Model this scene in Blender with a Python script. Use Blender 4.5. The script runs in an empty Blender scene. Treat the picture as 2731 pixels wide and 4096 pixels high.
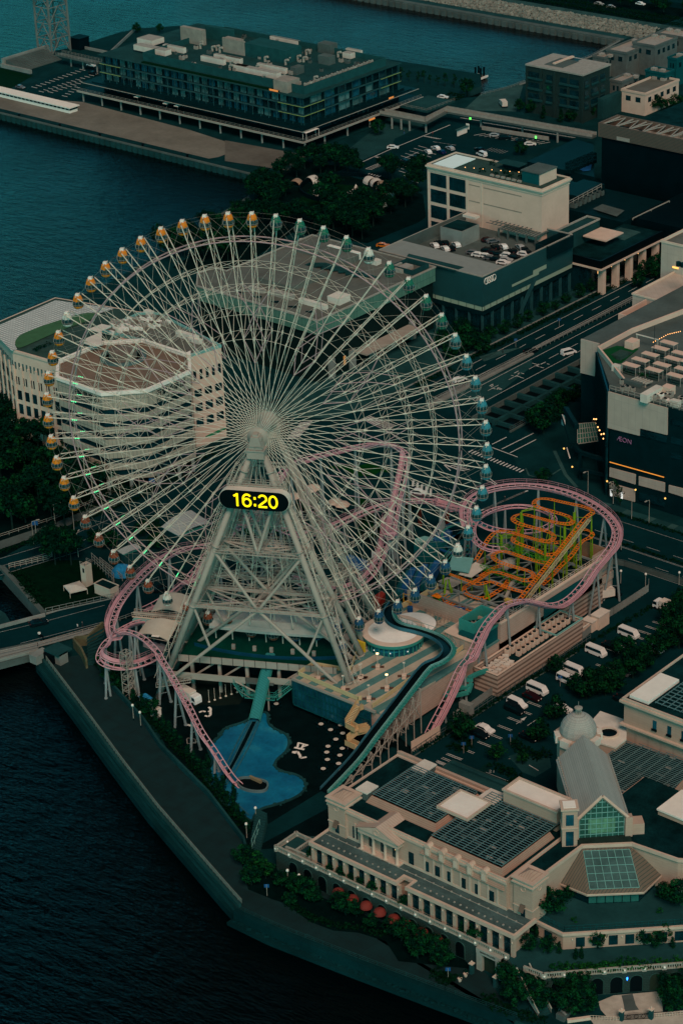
import bpy, math, random
from mathutils import Vector, Matrix, Euler
random.seed(7)
SC=bpy.context.scene
COL=SC.collection
CAM=Vector((326.5867691,-341.0494560,274.4772964))
FPX=9382.0477558
cd=bpy.data.cameras.new('camera'); cam=bpy.data.objects.new('camera',cd); COL.objects.link(cam)
cam.location=CAM; cam.rotation_euler=(1.1116359334,0.0353254096,0.7111657990)
cd.sensor_fit='VERTICAL'; cd.sensor_height=36.0; cd.lens=FPX/4096*36; cd.clip_start=1; cd.clip_end=6000
SC.camera=cam
CR=cam.rotation_euler.to_matrix()
FR=dict(a=(0,0),b=(900,0),c=(1731,0),d=(1731,600),e=(900,600),f=(0,750),g=(0,1400),h=(1731,1300),i=(0,2050),j=(900,1400),k=(800,2050),l=(1731,1900),m=(1400,2400),n=(600,2550),o=(1731,2650),p=(1000,3100),q=(1731,3346),r=(0,2750),s=(0,0),t=(2231,950),u=(1731,2800),v=(850,1650),A=(1900,2050),B=(1700,2300),C=(350,2300),D=(700,1850),E=(700,2225),G=(1200,2225))
FS=dict(s=1.7417,t=500/1568,v=350/1568,A=500/1568,B=500/1568,C=500/1568,D=500/1568,E=500/1568,G=500/1568)
def P(fr,x,y,z=0.0):
 o=FR[fr]; s=FS.get(fr,1000/1568)
 fx=o[0]+x*s; fy=o[1]+y*s
 d=CR@Vector(((fx-1365.5)/FPX,-(fy-2048)/FPX,-1.0))
 t=(z-CAM.z)/d.z
 return CAM+d*t
def PP(fr,pts,z=0.0): return [P(fr,a,b,z) for a,b in pts]
class MB:
 def __init__(s): s.v=[]; s.f=[]; s.m=[]; s.mi=0
 def quad(s,*ps):
  n=len(s.v); s.v+= [tuple(p) for p in ps]; s.f.append(tuple(range(n,n+len(ps)))); s.m.append(s.mi); return s
 def box(s,x0,x1,y0,y1,z0,z1,M=None):
  n=len(s.v)
  c=[(x0,y0,z0),(x1,y0,z0),(x1,y1,z0),(x0,y1,z0),(x0,y0,z1),(x1,y0,z1),(x1,y1,z1),(x0,y1,z1)]
  if M is not None: c=[tuple(M@Vector(p)) for p in c]
  s.v+=c
  for q in ((3,2,1,0),(4,5,6,7),(0,1,5,4),(1,2,6,5),(2,3,7,6),(3,0,4,7)):
   s.f.append(tuple(n+i for i in q)); s.m.append(s.mi)
  return s
 def prism(s,pts,z0,z1,top=True,bot=False):
  pts=[(p[0],p[1]) for p in pts]
  a=sum(pts[i][0]*pts[(i+1)%len(pts)][1]-pts[(i+1)%len(pts)][0]*pts[i][1] for i in range(len(pts)))
  if a<0: pts=pts[::-1]
  n=len(s.v);k=len(pts)
  s.v+=[(x,y,z0) for x,y in pts]+[(x,y,z1) for x,y in pts]
  for i in range(k):
   j=(i+1)%k; s.f.append((n+i,n+j,n+k+j,n+k+i)); s.m.append(s.mi)
  if top: s.f.append(tuple(range(n+k,n+2*k))); s.m.append(s.mi)
  if bot: s.f.append(tuple(range(n+k-1,n-1,-1))); s.m.append(s.mi)
  return s
 def tube(s,a,b,r,r2=None,n=6,caps=True):
  a=Vector(a);b=Vector(b);r2=r if r2 is None else r2
  d=b-a
  if d.length<1e-6: return s
  d.normalize(); u=d.orthogonal().normalized(); w=d.cross(u); k=len(s.v)
  for c,rr in ((a,r),(b,r2)):
   for i in range(n):
    t=2*math.pi*i/n; p=c+u*(rr*math.cos(t))+w*(rr*math.sin(t)); s.v.append(tuple(p))
  for i in range(n):
   j=(i+1)%n; s.f.append((k+i,k+j,k+n+j,k+n+i)); s.m.append(s.mi)
  if caps:
   s.f.append(tuple(k+i for i in range(n-1,-1,-1))); s.m.append(s.mi)
   s.f.append(tuple(k+n+i for i in range(n))); s.m.append(s.mi)
  return s
 def path(s,pts,r,n=6,closed=False,up=None):
  pts=[Vector(p) for p in pts]; m=len(pts); k=len(s.v)
  for i,p in enumerate(pts):
   if closed: t=pts[(i+1)%m]-pts[i-1]
   else: t=pts[min(i+1,m-1)]-pts[max(i-1,0)]
   t.normalize(); u=t.cross(Vector((0,0,1)))
   if u.length<.05: u=t.cross(Vector((1,0,0)))
   u.normalize(); w=u.cross(t)
   for j in range(n):
    q=2*math.pi*(j+.5)/n; s.v.append(tuple(p+u*(r*math.cos(q))+w*(r*math.sin(q))))
  for i in range(m if closed else m-1):
   i2=(i+1)%m
   for j in range(n):
    j2=(j+1)%n; s.f.append((k+i*n+j,k+i*n+j2,k+i2*n+j2,k+i2*n+j)); s.m.append(s.mi)
  return s
 def ribbon(s,pts,w,z0,z1,closed=False):
  """wall or kerb of width w along a ground polyline"""
  pts=[Vector((p[0],p[1],0)) for p in pts]; m=len(pts); L=[];R_=[]
  for i in range(m):
   if closed: a=pts[i]-pts[i-1]; b=pts[(i+1)%m]-pts[i]
   else: a=pts[i]-pts[max(i-1,0)] if i else pts[1]-pts[0]; b=pts[min(i+1,m-1)]-pts[i] if i<m-1 else a
   a=a.normalized(); b=b.normalized(); t=(a+b)
   if t.length<.01: t=a
   t.normalize(); nn=Vector((-t.y,t.x,0)); c=max(.4,nn.dot(Vector((-a.y,a.x,0)))); nn*=w/2/c
   L.append(pts[i]+nn); R_.append(pts[i]-nn)
  for i in range(m if closed else m-1):
   j=(i+1)%m
   s.prism([R_[i],R_[j],L[j],L[i]],z0,z1,True,False)
  return s
 def lathe(s,prof,c=(0,0,0),n=24,sx=1,sy=1,rot=0):
  k=len(s.v)
  for r,z in prof:
   for i in range(n):
    t=2*math.pi*i/n+rot; s.v.append((c[0]+sx*r*math.cos(t),c[1]+sy*r*math.sin(t),c[2]+z))
  for a in range(len(prof)-1):
   for i in range(n):
    j=(i+1)%n; s.f.append((k+a*n+i,k+a*n+j,k+(a+1)*n+j,k+(a+1)*n+i)); s.m.append(s.mi)
  s.f.append(tuple(k+(len(prof)-1)*n+i for i in range(n))); s.m.append(s.mi)
  return s
 def gable(s,x0,x1,y0,y1,z0,z1,axis='y',over=0):
  """roof prism, ridge along axis"""
  if axis=='y':
   xm=(x0+x1)/2; a=[(x0,y0,z0),(x1,y0,z0),(xm,y0,z1),(x0,y1,z0),(x1,y1,z0),(xm,y1,z1)]
  else:
   ym=(y0+y1)/2; a=[(x0,y1,z0),(x0,y0,z0),(x0,ym,z1),(x1,y1,z0),(x1,y0,z0),(x1,ym,z1)]
  n=len(s.v); s.v+=a
  for q in ((0,1,2),(5,4,3),(1,4,5,2),(3,0,2,5),(0,3,4,1)): s.f.append(tuple(n+i for i in q)); s.m.append(s.mi)
  return s
 def hip(s,x0,x1,y0,y1,z0,z1,i=None,top=True):
  """frustum: base rect to inset top"""
  i=min(x1-x0,y1-y0)/2-.01 if i is None else i
  n=len(s.v)
  s.v+=[(x0,y0,z0),(x1,y0,z0),(x1,y1,z0),(x0,y1,z0),(x0+i,y0+i,z1),(x1-i,y0+i,z1),(x1-i,y1-i,z1),(x0+i,y1-i,z1)]
  for q in ((0,1,5,4),(1,2,6,5),(2,3,7,6),(3,0,4,7),(4,5,6,7),(3,2,1,0)): s.f.append(tuple(n+k for k in q)); s.m.append(s.mi)
  return s
 def build(s,name,mat,parent=None,smooth=False,**props):
  me=bpy.data.meshes.new(name); me.from_pydata(s.v,[],s.f)
  ms=mat if isinstance(mat,(list,tuple)) else [mat]
  for q in ms: me.materials.append(q)
  if len(ms)>1: me.polygons.foreach_set('material_index',s.m)
  if smooth: me.polygons.foreach_set('use_smooth',[True]*len(me.polygons))
  me.update()
  o=bpy.data.objects.new(name,me); COL.objects.link(o)
  if parent is not None:
   o.parent=parent; o.matrix_parent_inverse=wm(parent).inverted()
  for k,v in props.items(): o[k]=v
  return o
def wm(o):
 m=Matrix.LocRotScale(o.location,o.rotation_euler,o.scale)
 return (wm(o.parent)@o.matrix_parent_inverse@m) if o.parent else m
def thing(name,label,cat,loc=(0,0,0),group=None):
 o=bpy.data.objects.new(name,None); COL.objects.link(o); o.location=loc; o.empty_display_size=.5
 o['label']=label; o['category']=cat
 if group: o['group']=group
 return o
def tag(o,label,cat,group=None):
 o['label']=label; o['category']=cat
 if group: o['group']=group
 return o
def kids(o): return [c for c in bpy.data.objects if c.parent==o]
KC={}
def copy_tree(o,loc,rz=0,scale=1,label=None,group=None):
 """copies a thing, its parts and their sub-parts"""
 if o.name not in KC:
  KC[o.name]=[(c,kids(c)) for c in kids(o)]
 r=o.copy(); COL.objects.link(r); r.location=loc; r.rotation_euler=(0,0,rz)
 r.scale=(scale,)*3 if not isinstance(scale,tuple) else scale
 if label: r['label']=label
 if group: r['group']=group
 for c,gs in KC[o.name]:
  d=c.copy(); COL.objects.link(d); d.parent=r
  for g_ in gs:
   h_=g_.copy(); COL.objects.link(h_); h_.parent=d
 return r
class Proto:
 """first use moves the original, later uses copy it"""
 def __init__(s,fn): s.fn=fn; s.o=None; s.used=False
 def put(s,loc,rz=0,scale=1,label=None,group=None):
  if s.o is None: s.o=s.fn()
  if not s.used:
   KC[s.o.name]=[(c,kids(c)) for c in kids(s.o)]
   s.used=True; o=s.o; o.location=loc; o.rotation_euler=(0,0,rz); o.scale=(scale,)*3 if not isinstance(scale,tuple) else scale
   if label:o['label']=label
   if group:o['group']=group
   return o
  return copy_tree(s.o,loc,rz,scale,label,group)
ORD=['first','second','third','fourth','fifth','sixth','seventh','eighth','ninth','tenth','eleventh','twelfth','thirteenth','fourteenth','fifteenth','sixteenth','seventeenth','eighteenth','nineteenth','twentieth','twenty-first','twenty-second','twenty-third','twenty-fourth','twenty-fifth','twenty-sixth','twenty-seventh','twenty-eighth','twenty-ninth','thirtieth']
def nodes(name):
 m=bpy.data.materials.new(name); m.use_nodes=True; nt=m.node_tree; b=nt.nodes['Principled BSDF']; return m,nt,b
def mth(nt,op,a,b=None,c=None):
 n=nt.nodes.new('ShaderNodeMath'); n.operation=op
 for i,x in enumerate((a,b,c)):
  if x is None: continue
  if isinstance(x,(int,float)): n.inputs[i].default_value=x
  else: nt.links.new(x,n.inputs[i])
 return n.outputs[0]
def coords(nt):
 tc=nt.nodes.new('ShaderNodeTexCoord'); return tc.outputs['Object']
def noise(nt,vec,scale,detail=3,rough=.6):
 n=nt.nodes.new('ShaderNodeTexNoise'); n.inputs['Scale'].default_value=scale; n.inputs['Detail'].default_value=detail; n.inputs['Roughness'].default_value=rough
 nt.links.new(vec,n.inputs['Vector']); return n.outputs['Fac']
def ramp(nt,fac,stops):
 r=nt.nodes.new('ShaderNodeValToRGB'); e=r.color_ramp.elements
 while len(e)<len(stops): e.new(.5)
 for i,(p,c) in enumerate(stops): e[i].position=p; e[i].color=(*c,1) if len(c)==3 else c
 nt.links.new(fac,r.inputs[0]); return r.outputs[0]
def mix(nt,fac,a,b,mode='MIX'):
 n=nt.nodes.new('ShaderNodeMix'); n.data_type='RGBA'; n.blend_type=mode
 for sock,x in ((n.inputs[0],fac),(n.inputs[6],a),(n.inputs[7],b)):
  if isinstance(x,(int,float)): sock.default_value=x
  elif isinstance(x,tuple): sock.default_value=(*x,1) if len(x)==3 else x
  else: nt.links.new(x,sock)
 return n.outputs[2]
def bump(nt,b,h,strength=.3,dist=.05):
 n=nt.nodes.new('ShaderNodeBump'); n.inputs['Strength'].default_value=strength; n.inputs['Distance'].default_value=dist
 nt.links.new(h,n.inputs['Height']); nt.links.new(n.outputs[0],b.inputs['Normal'])
def sc(c,k): return tuple(min(1,x*k) for x in c)
TT_=(.22,.85,1,1)
def dk(c): return (c[0]*.35,c[1]*.95,c[2]*1.05) if max(c)<.09 else c
MATS={}
def mat(name,c,rough=.75,var=.18,scale=.35,metal=0,spec=.1,fine=True):
 if name in MATS: return MATS[name]
 m,nt,b=nodes(name); v=coords(nt); c=dk(c)
 if max(c)<.09: b.inputs['Specular Tint'].default_value=TT_; spec=min(spec,.05)
 n1=noise(nt,v,scale,4); col=ramp(nt,n1,[(.3,sc(c,1-var)),(.7,sc(c,1+var))])
 if fine:
  n2=noise(nt,v,scale*9,3,.7); r2=ramp(nt,n2,[(.35,(1-var*.6,)*3),(.65,(1,1,1))]); col=mix(nt,1.0,col,r2,'MULTIPLY')
 nt.links.new(col,b.inputs['Base Color']); b.inputs['Roughness'].default_value=rough; b.inputs['Metallic'].default_value=metal; b.inputs['Specular IOR Level'].default_value=spec
 MATS[name]=m; return m
def emis(name,c,st):
 if name in MATS: return MATS[name]
 m,nt,b=nodes(name); b.inputs['Base Color'].default_value=(*sc(c,.5),1); b.inputs['Emission Color'].default_value=(*c,1); b.inputs['Emission Strength'].default_value=st
 MATS[name]=m; return m
def uv_wall(nt):
 """x+y along an axis-aligned wall, z up it"""
 v=coords(nt); s=nt.nodes.new('ShaderNodeSeparateXYZ'); nt.links.new(v,s.inputs[0])
 a=mth(nt,'ADD',s.outputs[0],s.outputs[1]); c=nt.nodes.new('ShaderNodeCombineXYZ'); nt.links.new(a,c.inputs[0]); nt.links.new(s.outputs[2],c.inputs[1]); return c.outputs[0],s,v
def blocks(name,c1,c2,mortar,w=2.0,h=1.0,gap=.03,rough=.8,flat=False,squash=False,off=.5,var=.15):
 if name in MATS: return MATS[name]
 m,nt,b=nodes(name); c1,c2,mortar=dk(c1),dk(c2),dk(mortar)
 if flat: vec=coords(nt); v=vec
 else: vec,_,v=uv_wall(nt)
 t=nt.nodes.new('ShaderNodeTexBrick'); nt.links.new(vec,t.inputs['Vector']); t.offset=off
 t.inputs['Color1'].default_value=(*c1,1);t.inputs['Color2'].default_value=(*c2,1);t.inputs['Mortar'].default_value=(*mortar,1)
 t.inputs['Scale'].default_value=1; t.inputs['Brick Width'].default_value=w; t.inputs['Row Height'].default_value=h; t.inputs['Mortar Size'].default_value=gap
 n=noise(nt,v,.3,4); r=ramp(nt,n,[(.3,(1-var,)*3),(.7,(1,1,1))]); col=mix(nt,1.0,t.outputs[0],r,'MULTIPLY')
 nt.links.new(col,b.inputs['Base Color']); b.inputs['Roughness'].default_value=rough; b.inputs['Specular IOR Level'].default_value=.25
 MATS[name]=m; return m
def stripes(name,c1,c2,period,duty=.5,axis=2,rough=.8,var=.12):
 """bands across an axis (0 x,1 y,2 z)"""
 if name in MATS: return MATS[name]
 m,nt,b=nodes(name); v=coords(nt); c1,c2=dk(c1),dk(c2); s=nt.nodes.new('ShaderNodeSeparateXYZ'); nt.links.new(v,s.inputs[0])
 fr=mth(nt,'FRACT',mth(nt,'DIVIDE',s.outputs[axis],period)); k=mth(nt,'GREATER_THAN',fr,duty)
 n=noise(nt,v,.5,3); r=ramp(nt,n,[(.3,(1-var,)*3),(.7,(1,1,1))])
 col=mix(nt,1.0,mix(nt,k,c1,c2),r,'MULTIPLY'); nt.links.new(col,b.inputs['Base Color']); b.inputs['Roughness'].default_value=rough; b.inputs['Specular IOR Level'].default_value=.25
 MATS[name]=m; return m
WARM=(.50,.43,.36)
M=dict(
 cream=mat('cream_render',(.62,.42,.335),.8,.07,.15),
 cream2=mat('pale_stone',(.60,.45,.36),.8,.08,.3),
 white=mat('white_paint',(.76,.69,.62),.6,.06,.4),
 offwhite=mat('pale_roof_sheet',(.60,.53,.46),.6,.12,.25),
 steel=mat('pale_steel',(.60,.52,.43),.5,.10,.6),
 leg=mat('grey_painted_steel',(.315,.28,.24),.5,.10,.3),
 mauve=mat('mauve_painted_steel',(.36,.24,.25),.5,.1,.5),
 pinkt=mat('pink_track_paint',(.58,.31,.345),.45,.10,.5),
 pinkd=mat('pink_track_spine',(.46,.225,.26),.5,.12,.5),
 orange=mat('orange_track_paint',(.62,.145,.012),.5,.12,.8),
 green=mat('lime_green_paint',(.15,.26,.01),.5,.15,.5),
 teal=mat('teal_paint',(.03,.22,.19),.5,.12,.4),
 tealp=mat('pale_teal_paint',(.16,.36,.33),.5,.12,.4),
 tealdk=mat('dark_teal_cladding',(.012,.075,.075),.55,.12,.2),
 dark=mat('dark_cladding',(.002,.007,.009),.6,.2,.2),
 dark2=mat('charcoal_metal',(.004,.016,.018),.5,.2,.3),
 grey=mat('grey_concrete',(.20,.215,.20),.85,.18,.15),
 greyd=mat('dark_concrete',(.034,.055,.052),.85,.25,.12),
 greym=mat('mid_concrete',(.075,.10,.095),.85,.22,.12),
 roofd=mat('dark_roof_felt',(.008,.024,.024),.85,.6,.22),
 roofg=mat('grey_roof',(.115,.12,.105),.8,.2,.12),
 unit=mat('roof_unit_metal',(.30,.27,.235),.6,.15,.8),
 asphalt=mat('asphalt',(.005,.024,.026),.85,.25,.08),
 asphalt2=mat('asphalt_worn',(.008,.028,.029),.85,.3,.08),
 pave=mat('paving',(.010,.030,.030),.85,.3,.15),
 pave2=mat('warm_paving',(.085,.085,.075),.85,.3,.15),
 paint=mat('road_paint',(.55,.55,.52),.7,.2,1.5),
 paintw=mat('worn_road_paint',(.30,.32,.31),.7,.35,1.5),
 lawn=mat('mown_grass',(.003,.018,.005),.95,.35,.6),
 hedge=mat('hedge_leaves',(.003,.018,.006),.95,.4,1.5),
 dirt=mat('dark_soil',(.002,.007,.006),.95,.4,.3),
 leafA=mat('leaf_dark',(.002,.016,.008),.8,.45,1.2,fine=False),
 leafB=mat('leaf_mid',(.009,.042,.011),.8,.45,1.2,fine=False),
 leafC=mat('leaf_light',(.02,.065,.010),.8,.45,1.2,fine=False),
 bark=mat('bark',(.03,.028,.022),.9,.3,3),
 timber=mat('timber_deck',(.085,.065,.05),.8,.2,.5),
 brown=mat('brown_metal',(.13,.085,.065),.6,.15,.5),
 terracotta=mat('terracotta',(.42,.24,.17),.8,.1,.4),
 blue=mat('blue_paint',(.01,.08,.22),.5,.2,.5),
 bluep=mat('pool_floor_blue',(.008,.13,.21),.35,.3,.12,spec=.5),
 yellow=mat('yellow_paint',(.55,.36,.03),.5,.1,.5),
 yellowp=mat('pale_yellow_rail',(.52,.40,.22),.6,.08,.5),
 red=mat('red_paint',(.26,.03,.02),.5,.12,.5),
 canvas=mat('red_canvas',(.17,.028,.022),.85,.12,1),
 black=mat('black_paint',(.004,.005,.006),.35,.1,.5,spec=.5),
 rubber=mat('rubber',(.01,.01,.011),.8,.1,1),
 sand=mat('sand_stone_paving',(.42,.38,.32),.85,.15,.5),
 rock=mat('rubble_stone',(.20,.20,.17),.9,.35,.5),
)
def glassm(name,c,rough=.12,spec=.6):
 if name in MATS: return MATS[name]
 m,nt,b=nodes(name); v=coords(nt); c=dk(c); b.inputs['Specular Tint'].default_value=TT_; n=noise(nt,v,.25,2); col=ramp(nt,n,[(.35,sc(c,.6)),(.65,sc(c,1.4))]); nt.links.new(col,b.inputs['Base Color'])
 b.inputs['Roughness'].default_value=rough; b.inputs['Specular IOR Level'].default_value=spec; MATS[name]=m; return m
M['glass']=glassm('dark_window_glass',(.006,.022,.026))
M['glassg']=glassm('green_glass',(.02,.10,.075))
M['glassb']=glassm('blue_glass',(.015,.06,.08))
M['glassp']=glassm('pale_glass',(.06,.13,.13),.1)
M['pearl']=glassm('gondola_glass',(.02,.035,.035),.15)
SUN_EL=math.radians(48); SUN_AZ=math.radians(-40)
sd=Vector((math.cos(SUN_EL)*math.cos(SUN_AZ),math.cos(SUN_EL)*math.sin(SUN_AZ),math.sin(SUN_EL)))
ld=bpy.data.lights.new('sun','SUN'); lo=bpy.data.objects.new('sun',ld); COL.objects.link(lo)
ld.energy=1.5; ld.angle=math.radians(22); ld.color=(1.0,.72,.575)
lo.rotation_euler=sd.to_track_quat('Z','Y').to_euler(); lo.location=(0,0,400)
W_=bpy.data.worlds.new('World'); SC.world=W_; W_.use_nodes=True; nt=W_.node_tree; bg=nt.nodes['Background']
sky=nt.nodes.new('ShaderNodeTexSky'); sky.sky_type='NISHITA'; sky.sun_disc=False; sky.sun_elevation=SUN_EL; sky.sun_rotation=math.pi/2-SUN_AZ; sky.air_density=1.0; sky.dust_density=3; sky.ozone_density=2
tint=mix(nt,1.0,sky.outputs[0],(.58,1.36,1.22),'MULTIPLY'); gt=nt.nodes.new('ShaderNodeTexCoord'); gs=nt.nodes.new('ShaderNodeSeparateXYZ'); nt.links.new(gt.outputs['Generated'],gs.inputs[0]); tint=mix(nt,1.0,tint,ramp(nt,mth(nt,'MULTIPLY',gs.outputs[2],1.0),[(0,(.36,.95,.95)),(.27,(.24,.80,.80)),(.44,(.09,.075,.075)),(1,(.05,.035,.035))]),'MULTIPLY'); nt.links.new(tint,bg.inputs[0]); bg.inputs[1].default_value=.14
vs=SC.view_settings; vs.view_transform='Standard'; vs.look='None'; vs.exposure=.62; vs.gamma=1
def struct(o): o['kind']='structure'; return o
m,nt,b=nodes('sea_water'); v=coords(nt)
mp=nt.nodes.new('ShaderNodeMapping'); mp.inputs['Rotation'].default_value=(0,0,-math.radians(50)); mp.inputs['Scale'].default_value=(.45,1.25,1); nt.links.new(v,mp.inputs[0])
h1=noise(nt,mp.outputs[0],.30,5,.62); h2=noise(nt,v,.035,2)
cc=ramp(nt,h2,[(.3,(.0001,.0006,.0009)),(.7,(.0001,.0012,.0016))]); nt.links.new(cc,b.inputs['Base Color'])
b.inputs['Roughness'].default_value=.06; b.inputs['IOR'].default_value=1.21; b.inputs['Specular Tint'].default_value=(.05,.95,1,1); b.inputs['Specular IOR Level'].default_value=.5
h3=noise(nt,mp.outputs[0],1.1,3,.6); h4=noise(nt,v,.012,3); bump(nt,b,mth(nt,'MULTIPLY',mth(nt,'ADD',h1,mth(nt,'MULTIPLY',h3,.3)),mth(nt,'ADD',.35,mth(nt,'MULTIPLY',h4,1.3))),1.0,.8); SEA=m
w=MB(); w.quad((-1600,-700,-2.6),(900,-700,-2.6),(900,1700,-2.6),(-1600,1700,-2.6)); struct(w.build('water',SEA))
def land(name,pts,z=0.0,mt=None,wall=M['greyd'],z0=-6):
 mb=MB(); mb.prism([(p[0],p[1]) for p in pts],z0,z,True)
 mb.m=[0]*(len(mb.f)-1)+[1]; return struct(mb.build(name,[wall,mt or M['pave']]))
canalS=[(-52,-27)]
shore=[(-52.5,-27.5),(-47.8,-33.2),(-49.5,-30.4),(-25.4,-41.8),(-1.8,-52.3),(16.9,-60.3),(35.2,-67.3),(50.7,-73.3),(55.5,-75.3),(66.1,-74.8),(84.3,-72.7),(103.5,-70.2),(119,-68),(420,-30),(420,1500),(-249,1500),(-249,500),(-244.6,472),(-244,422),(-248,398),(-257,386),(-257,290),(-254.8,274),(-246.6,278),(-243,262),(-240,249),(-235,222.8),(-228.6,208.8),(-218,158.8),(-217,146.7),(-222,110),(-235,70),(-260,20),(-320,-30),(-110,-12),(-91,-3),(-64.4,-13.2),(-58,-16)]
shore[1]=(-49.0,-30.2); shore.pop(2); shore=shore[:2]+[(x+.9,y+1.7) for x,y in shore[2:12]]+shore[12:]
land('ground',shore,0.0,M['pave'])
land('quay',[(-640,269.2),(-256.8,269.2),(-256.8,410),(-268,424),(-432,411),(-446,396),(-446,359),(-450,345),(-450,316),(-640,316)],0.0,M['pave'])
land('far_shore',[(-1500,499.8),(-248.8,499.8),(-248.8,1450),(-1500,1450)],0.0,M['dirt'])
land('canal_bank',[(-73,-19.7),(-64.5,-23.5),(-60,-32),(-300,-60),(-300,-30)],0,M['greyd']) if 0 else None
NSH=[0]
def sheet(name,pts,z,mt,parent=None):
 NSH[0]+=1; z+=NSH[0]*.0004
 mb=MB(); pts=[(p[0],p[1]) for p in pts]
 a=sum(pts[i][0]*pts[(i+1)%len(pts)][1]-pts[(i+1)%len(pts)][0]*pts[i][1] for i in range(len(pts)))
 if a<0: pts=pts[::-1]
 mb.quad(*[(x,y,z) for x,y in pts]); o=mb.build(name,mt,parent)
 return o
DW=Vector((.8853936,.4648420,0)); NW=Vector((.4648420,-.8853936,0)); ZW=Vector((0,0,1))
def wn(d,n,z): return DW*d+NW*n+ZW*z
HUB=62.5; A0=math.radians(-59.8097338)
def wp(R,a,n): return wn(R*math.sin(a),n,HUB+R*math.cos(a))
rings=[14.5,22.5,28,33.3,38.7,44]
def nf(R): return 1.55+(4.3-1.55)*max(0,(44-R)/42)
wheel=thing('ferris_wheel','giant pale steel spoked wheel with a digital clock, standing on splayed tube legs','ferris wheel',(0,0,0))
leds=emis('green_led',(.08,.9,.35),.9)
for k in range(60):
 a=A0+math.radians(6*k); a2=a+math.radians(6); mb=MB(); led=44<=k<=57
 star=(k%5==0)
 for sgn in (1,-1):
  mb.tube(wp(2.2,a,sgn*4.3),wp(44,a,sgn*1.55),.06,.10,n=5,caps=False)
  mb.tube(wp(44,a,sgn*1.55),wp(49.4,a,sgn*1.5),.12,n=5)
  for i,R in enumerate(rings[:-1]):
   if i>0: mb.tube(wp(R,a,sgn*nf(R)),wp(R,a2,sgn*nf(R)),.045,n=4,caps=False)
   R2=rings[i+1]
   if i>=2 and sgn==1: mb.tube(wp(R,a,nf(R)),wp(R2,a2,nf(R2)),.025,n=3,caps=False)
 for i,R in enumerate(rings):
  if i>0: mb.tube(wp(R,a,nf(R)),wp(R,a,-nf(R)),.048,n=4,caps=False)
  if i<len(rings)-1:
   R2=rings[i+1]; Rm_=(R+R2)/2
   s0=1 if i%2 else -1
   mb.tube(wp(R,a,s0*nf(R)),wp(R2,a,-s0*nf(R2)),.048,n=4,caps=False)
   if i>1: mb.tube(wp(R,a,-s0*nf(R)),wp(R2,a,s0*nf(R2)),.045,n=4,caps=False)
   if i>1:
    mb.tube(wp(R2,a,nf(R2)),wp(R2,a2,-nf(R2)),.045,n=4,caps=False)
    mb.tube(wp(R2,a,-nf(R2)),wp(R2,a2,nf(R2)),.045,n=4,caps=False)
 for q in range(3):
  r0=44+q*1.7; r1=r0+1.7; sg=1 if q%2 else -1
  mb.tube(wp(r0,a,sg*1.5),wp(r1,a,-sg*1.5),.048,n=4,caps=False)
 for R in (44,33.3,22.5):
  for sgn in (1,-1): mb.tube(wp(R-.45,a,sgn*nf(R)),wp(R+.45,a,sgn*nf(R)),.19,n=5)
 sp=mb.build('spoke',M['steel'],wheel)
 if star:
  st=MB()
  for sgn in (1,-1):
   for (ra,ka,rb,kb) in ((28,0,22.5,1),(28,0,22.5,-1),(22.5,1,17,0),(22.5,-1,17,0),(28,0,33.3,1),(28,0,33.3,-1)):
    st.tube(wp(ra,a+math.radians(6*ka),sgn*nf(ra)),wp(rb,a+math.radians(6*kb),sgn*nf(rb)),.10,n=5,caps=False)
  st.build('bracing_star',M['mauve'],wheel)
 if led:
  l=MB()
  for sgn in (1,-1):
   for q in range(3): l.box(-.09,.09,-.09,.09,-.09,.09,Matrix.Translation(wp(42.6+q*.42,a,sgn*1.9)))
  l.build('light_strip',leds,sp)
def ringpts(R,n_,N=120): return [wp(R,2*math.pi*i/N,n_) for i in range(N)]
for sgn in (1,-1):
 MB().path(ringpts(44.2,sgn*1.6,180),.17,6,True).build('rim',M['mauve'],wheel,True)
mb=MB()
for k in range(60):
 a=A0+math.radians(6*k); a2=a+math.radians(6)
 mb.tube(wp(49.6,a,1.45),wp(44.1,a2,1.55),.022,n=3,caps=False); mb.tube(wp(49.6,a,1.45),wp(44.1,a-math.radians(6),1.55),.022,n=3,caps=False)
 mb.tube(wp(49.6,a,-1.45),wp(44.1,a2,-1.55),.022,n=3,caps=False)
 mb.tube(wp(49.6,a,1.45),wp(49.6,a2,1.45),.018,n=3,caps=False); mb.tube(wp(49.6,a,-1.45),wp(49.6,a2,-1.45),.018,n=3,caps=False)
mb.build('stay_cable',M['unit'],wheel)
mb=MB()
MR=Matrix((DW.to_4d()*1,NW.to_4d(),ZW.to_4d(),Vector((0,0,0,1)))).transposed()
for i in range(3): MR[3][i]=0
MR=Matrix(((DW.x,NW.x,0,0),(DW.y,NW.y,0,0),(0,0,1,0),(0,0,0,1)))
def WM(z=0): return MR@Matrix.Translation((0,0,z))
HM=Matrix.Translation((0,0,HUB))@MR@Matrix.Rotation(math.radians(-90),4,'X')
def lathe_h(mb,prof,n=32):
 k0=len(mb.v); mb.lathe(prof,n=n)
 for i in range(k0,len(mb.v)): mb.v[i]=tuple(HM@Vector(mb.v[i]))
lathe_h(mb,[(.1,-4.6),(2.3,-4.6),(2.3,-4.0),(1.3,-3.9),(1.3,3.9),(2.3,4.0),(2.3,4.6),(.1,4.6)])
mb.build('hub',M['leg'],wheel,True)
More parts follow.
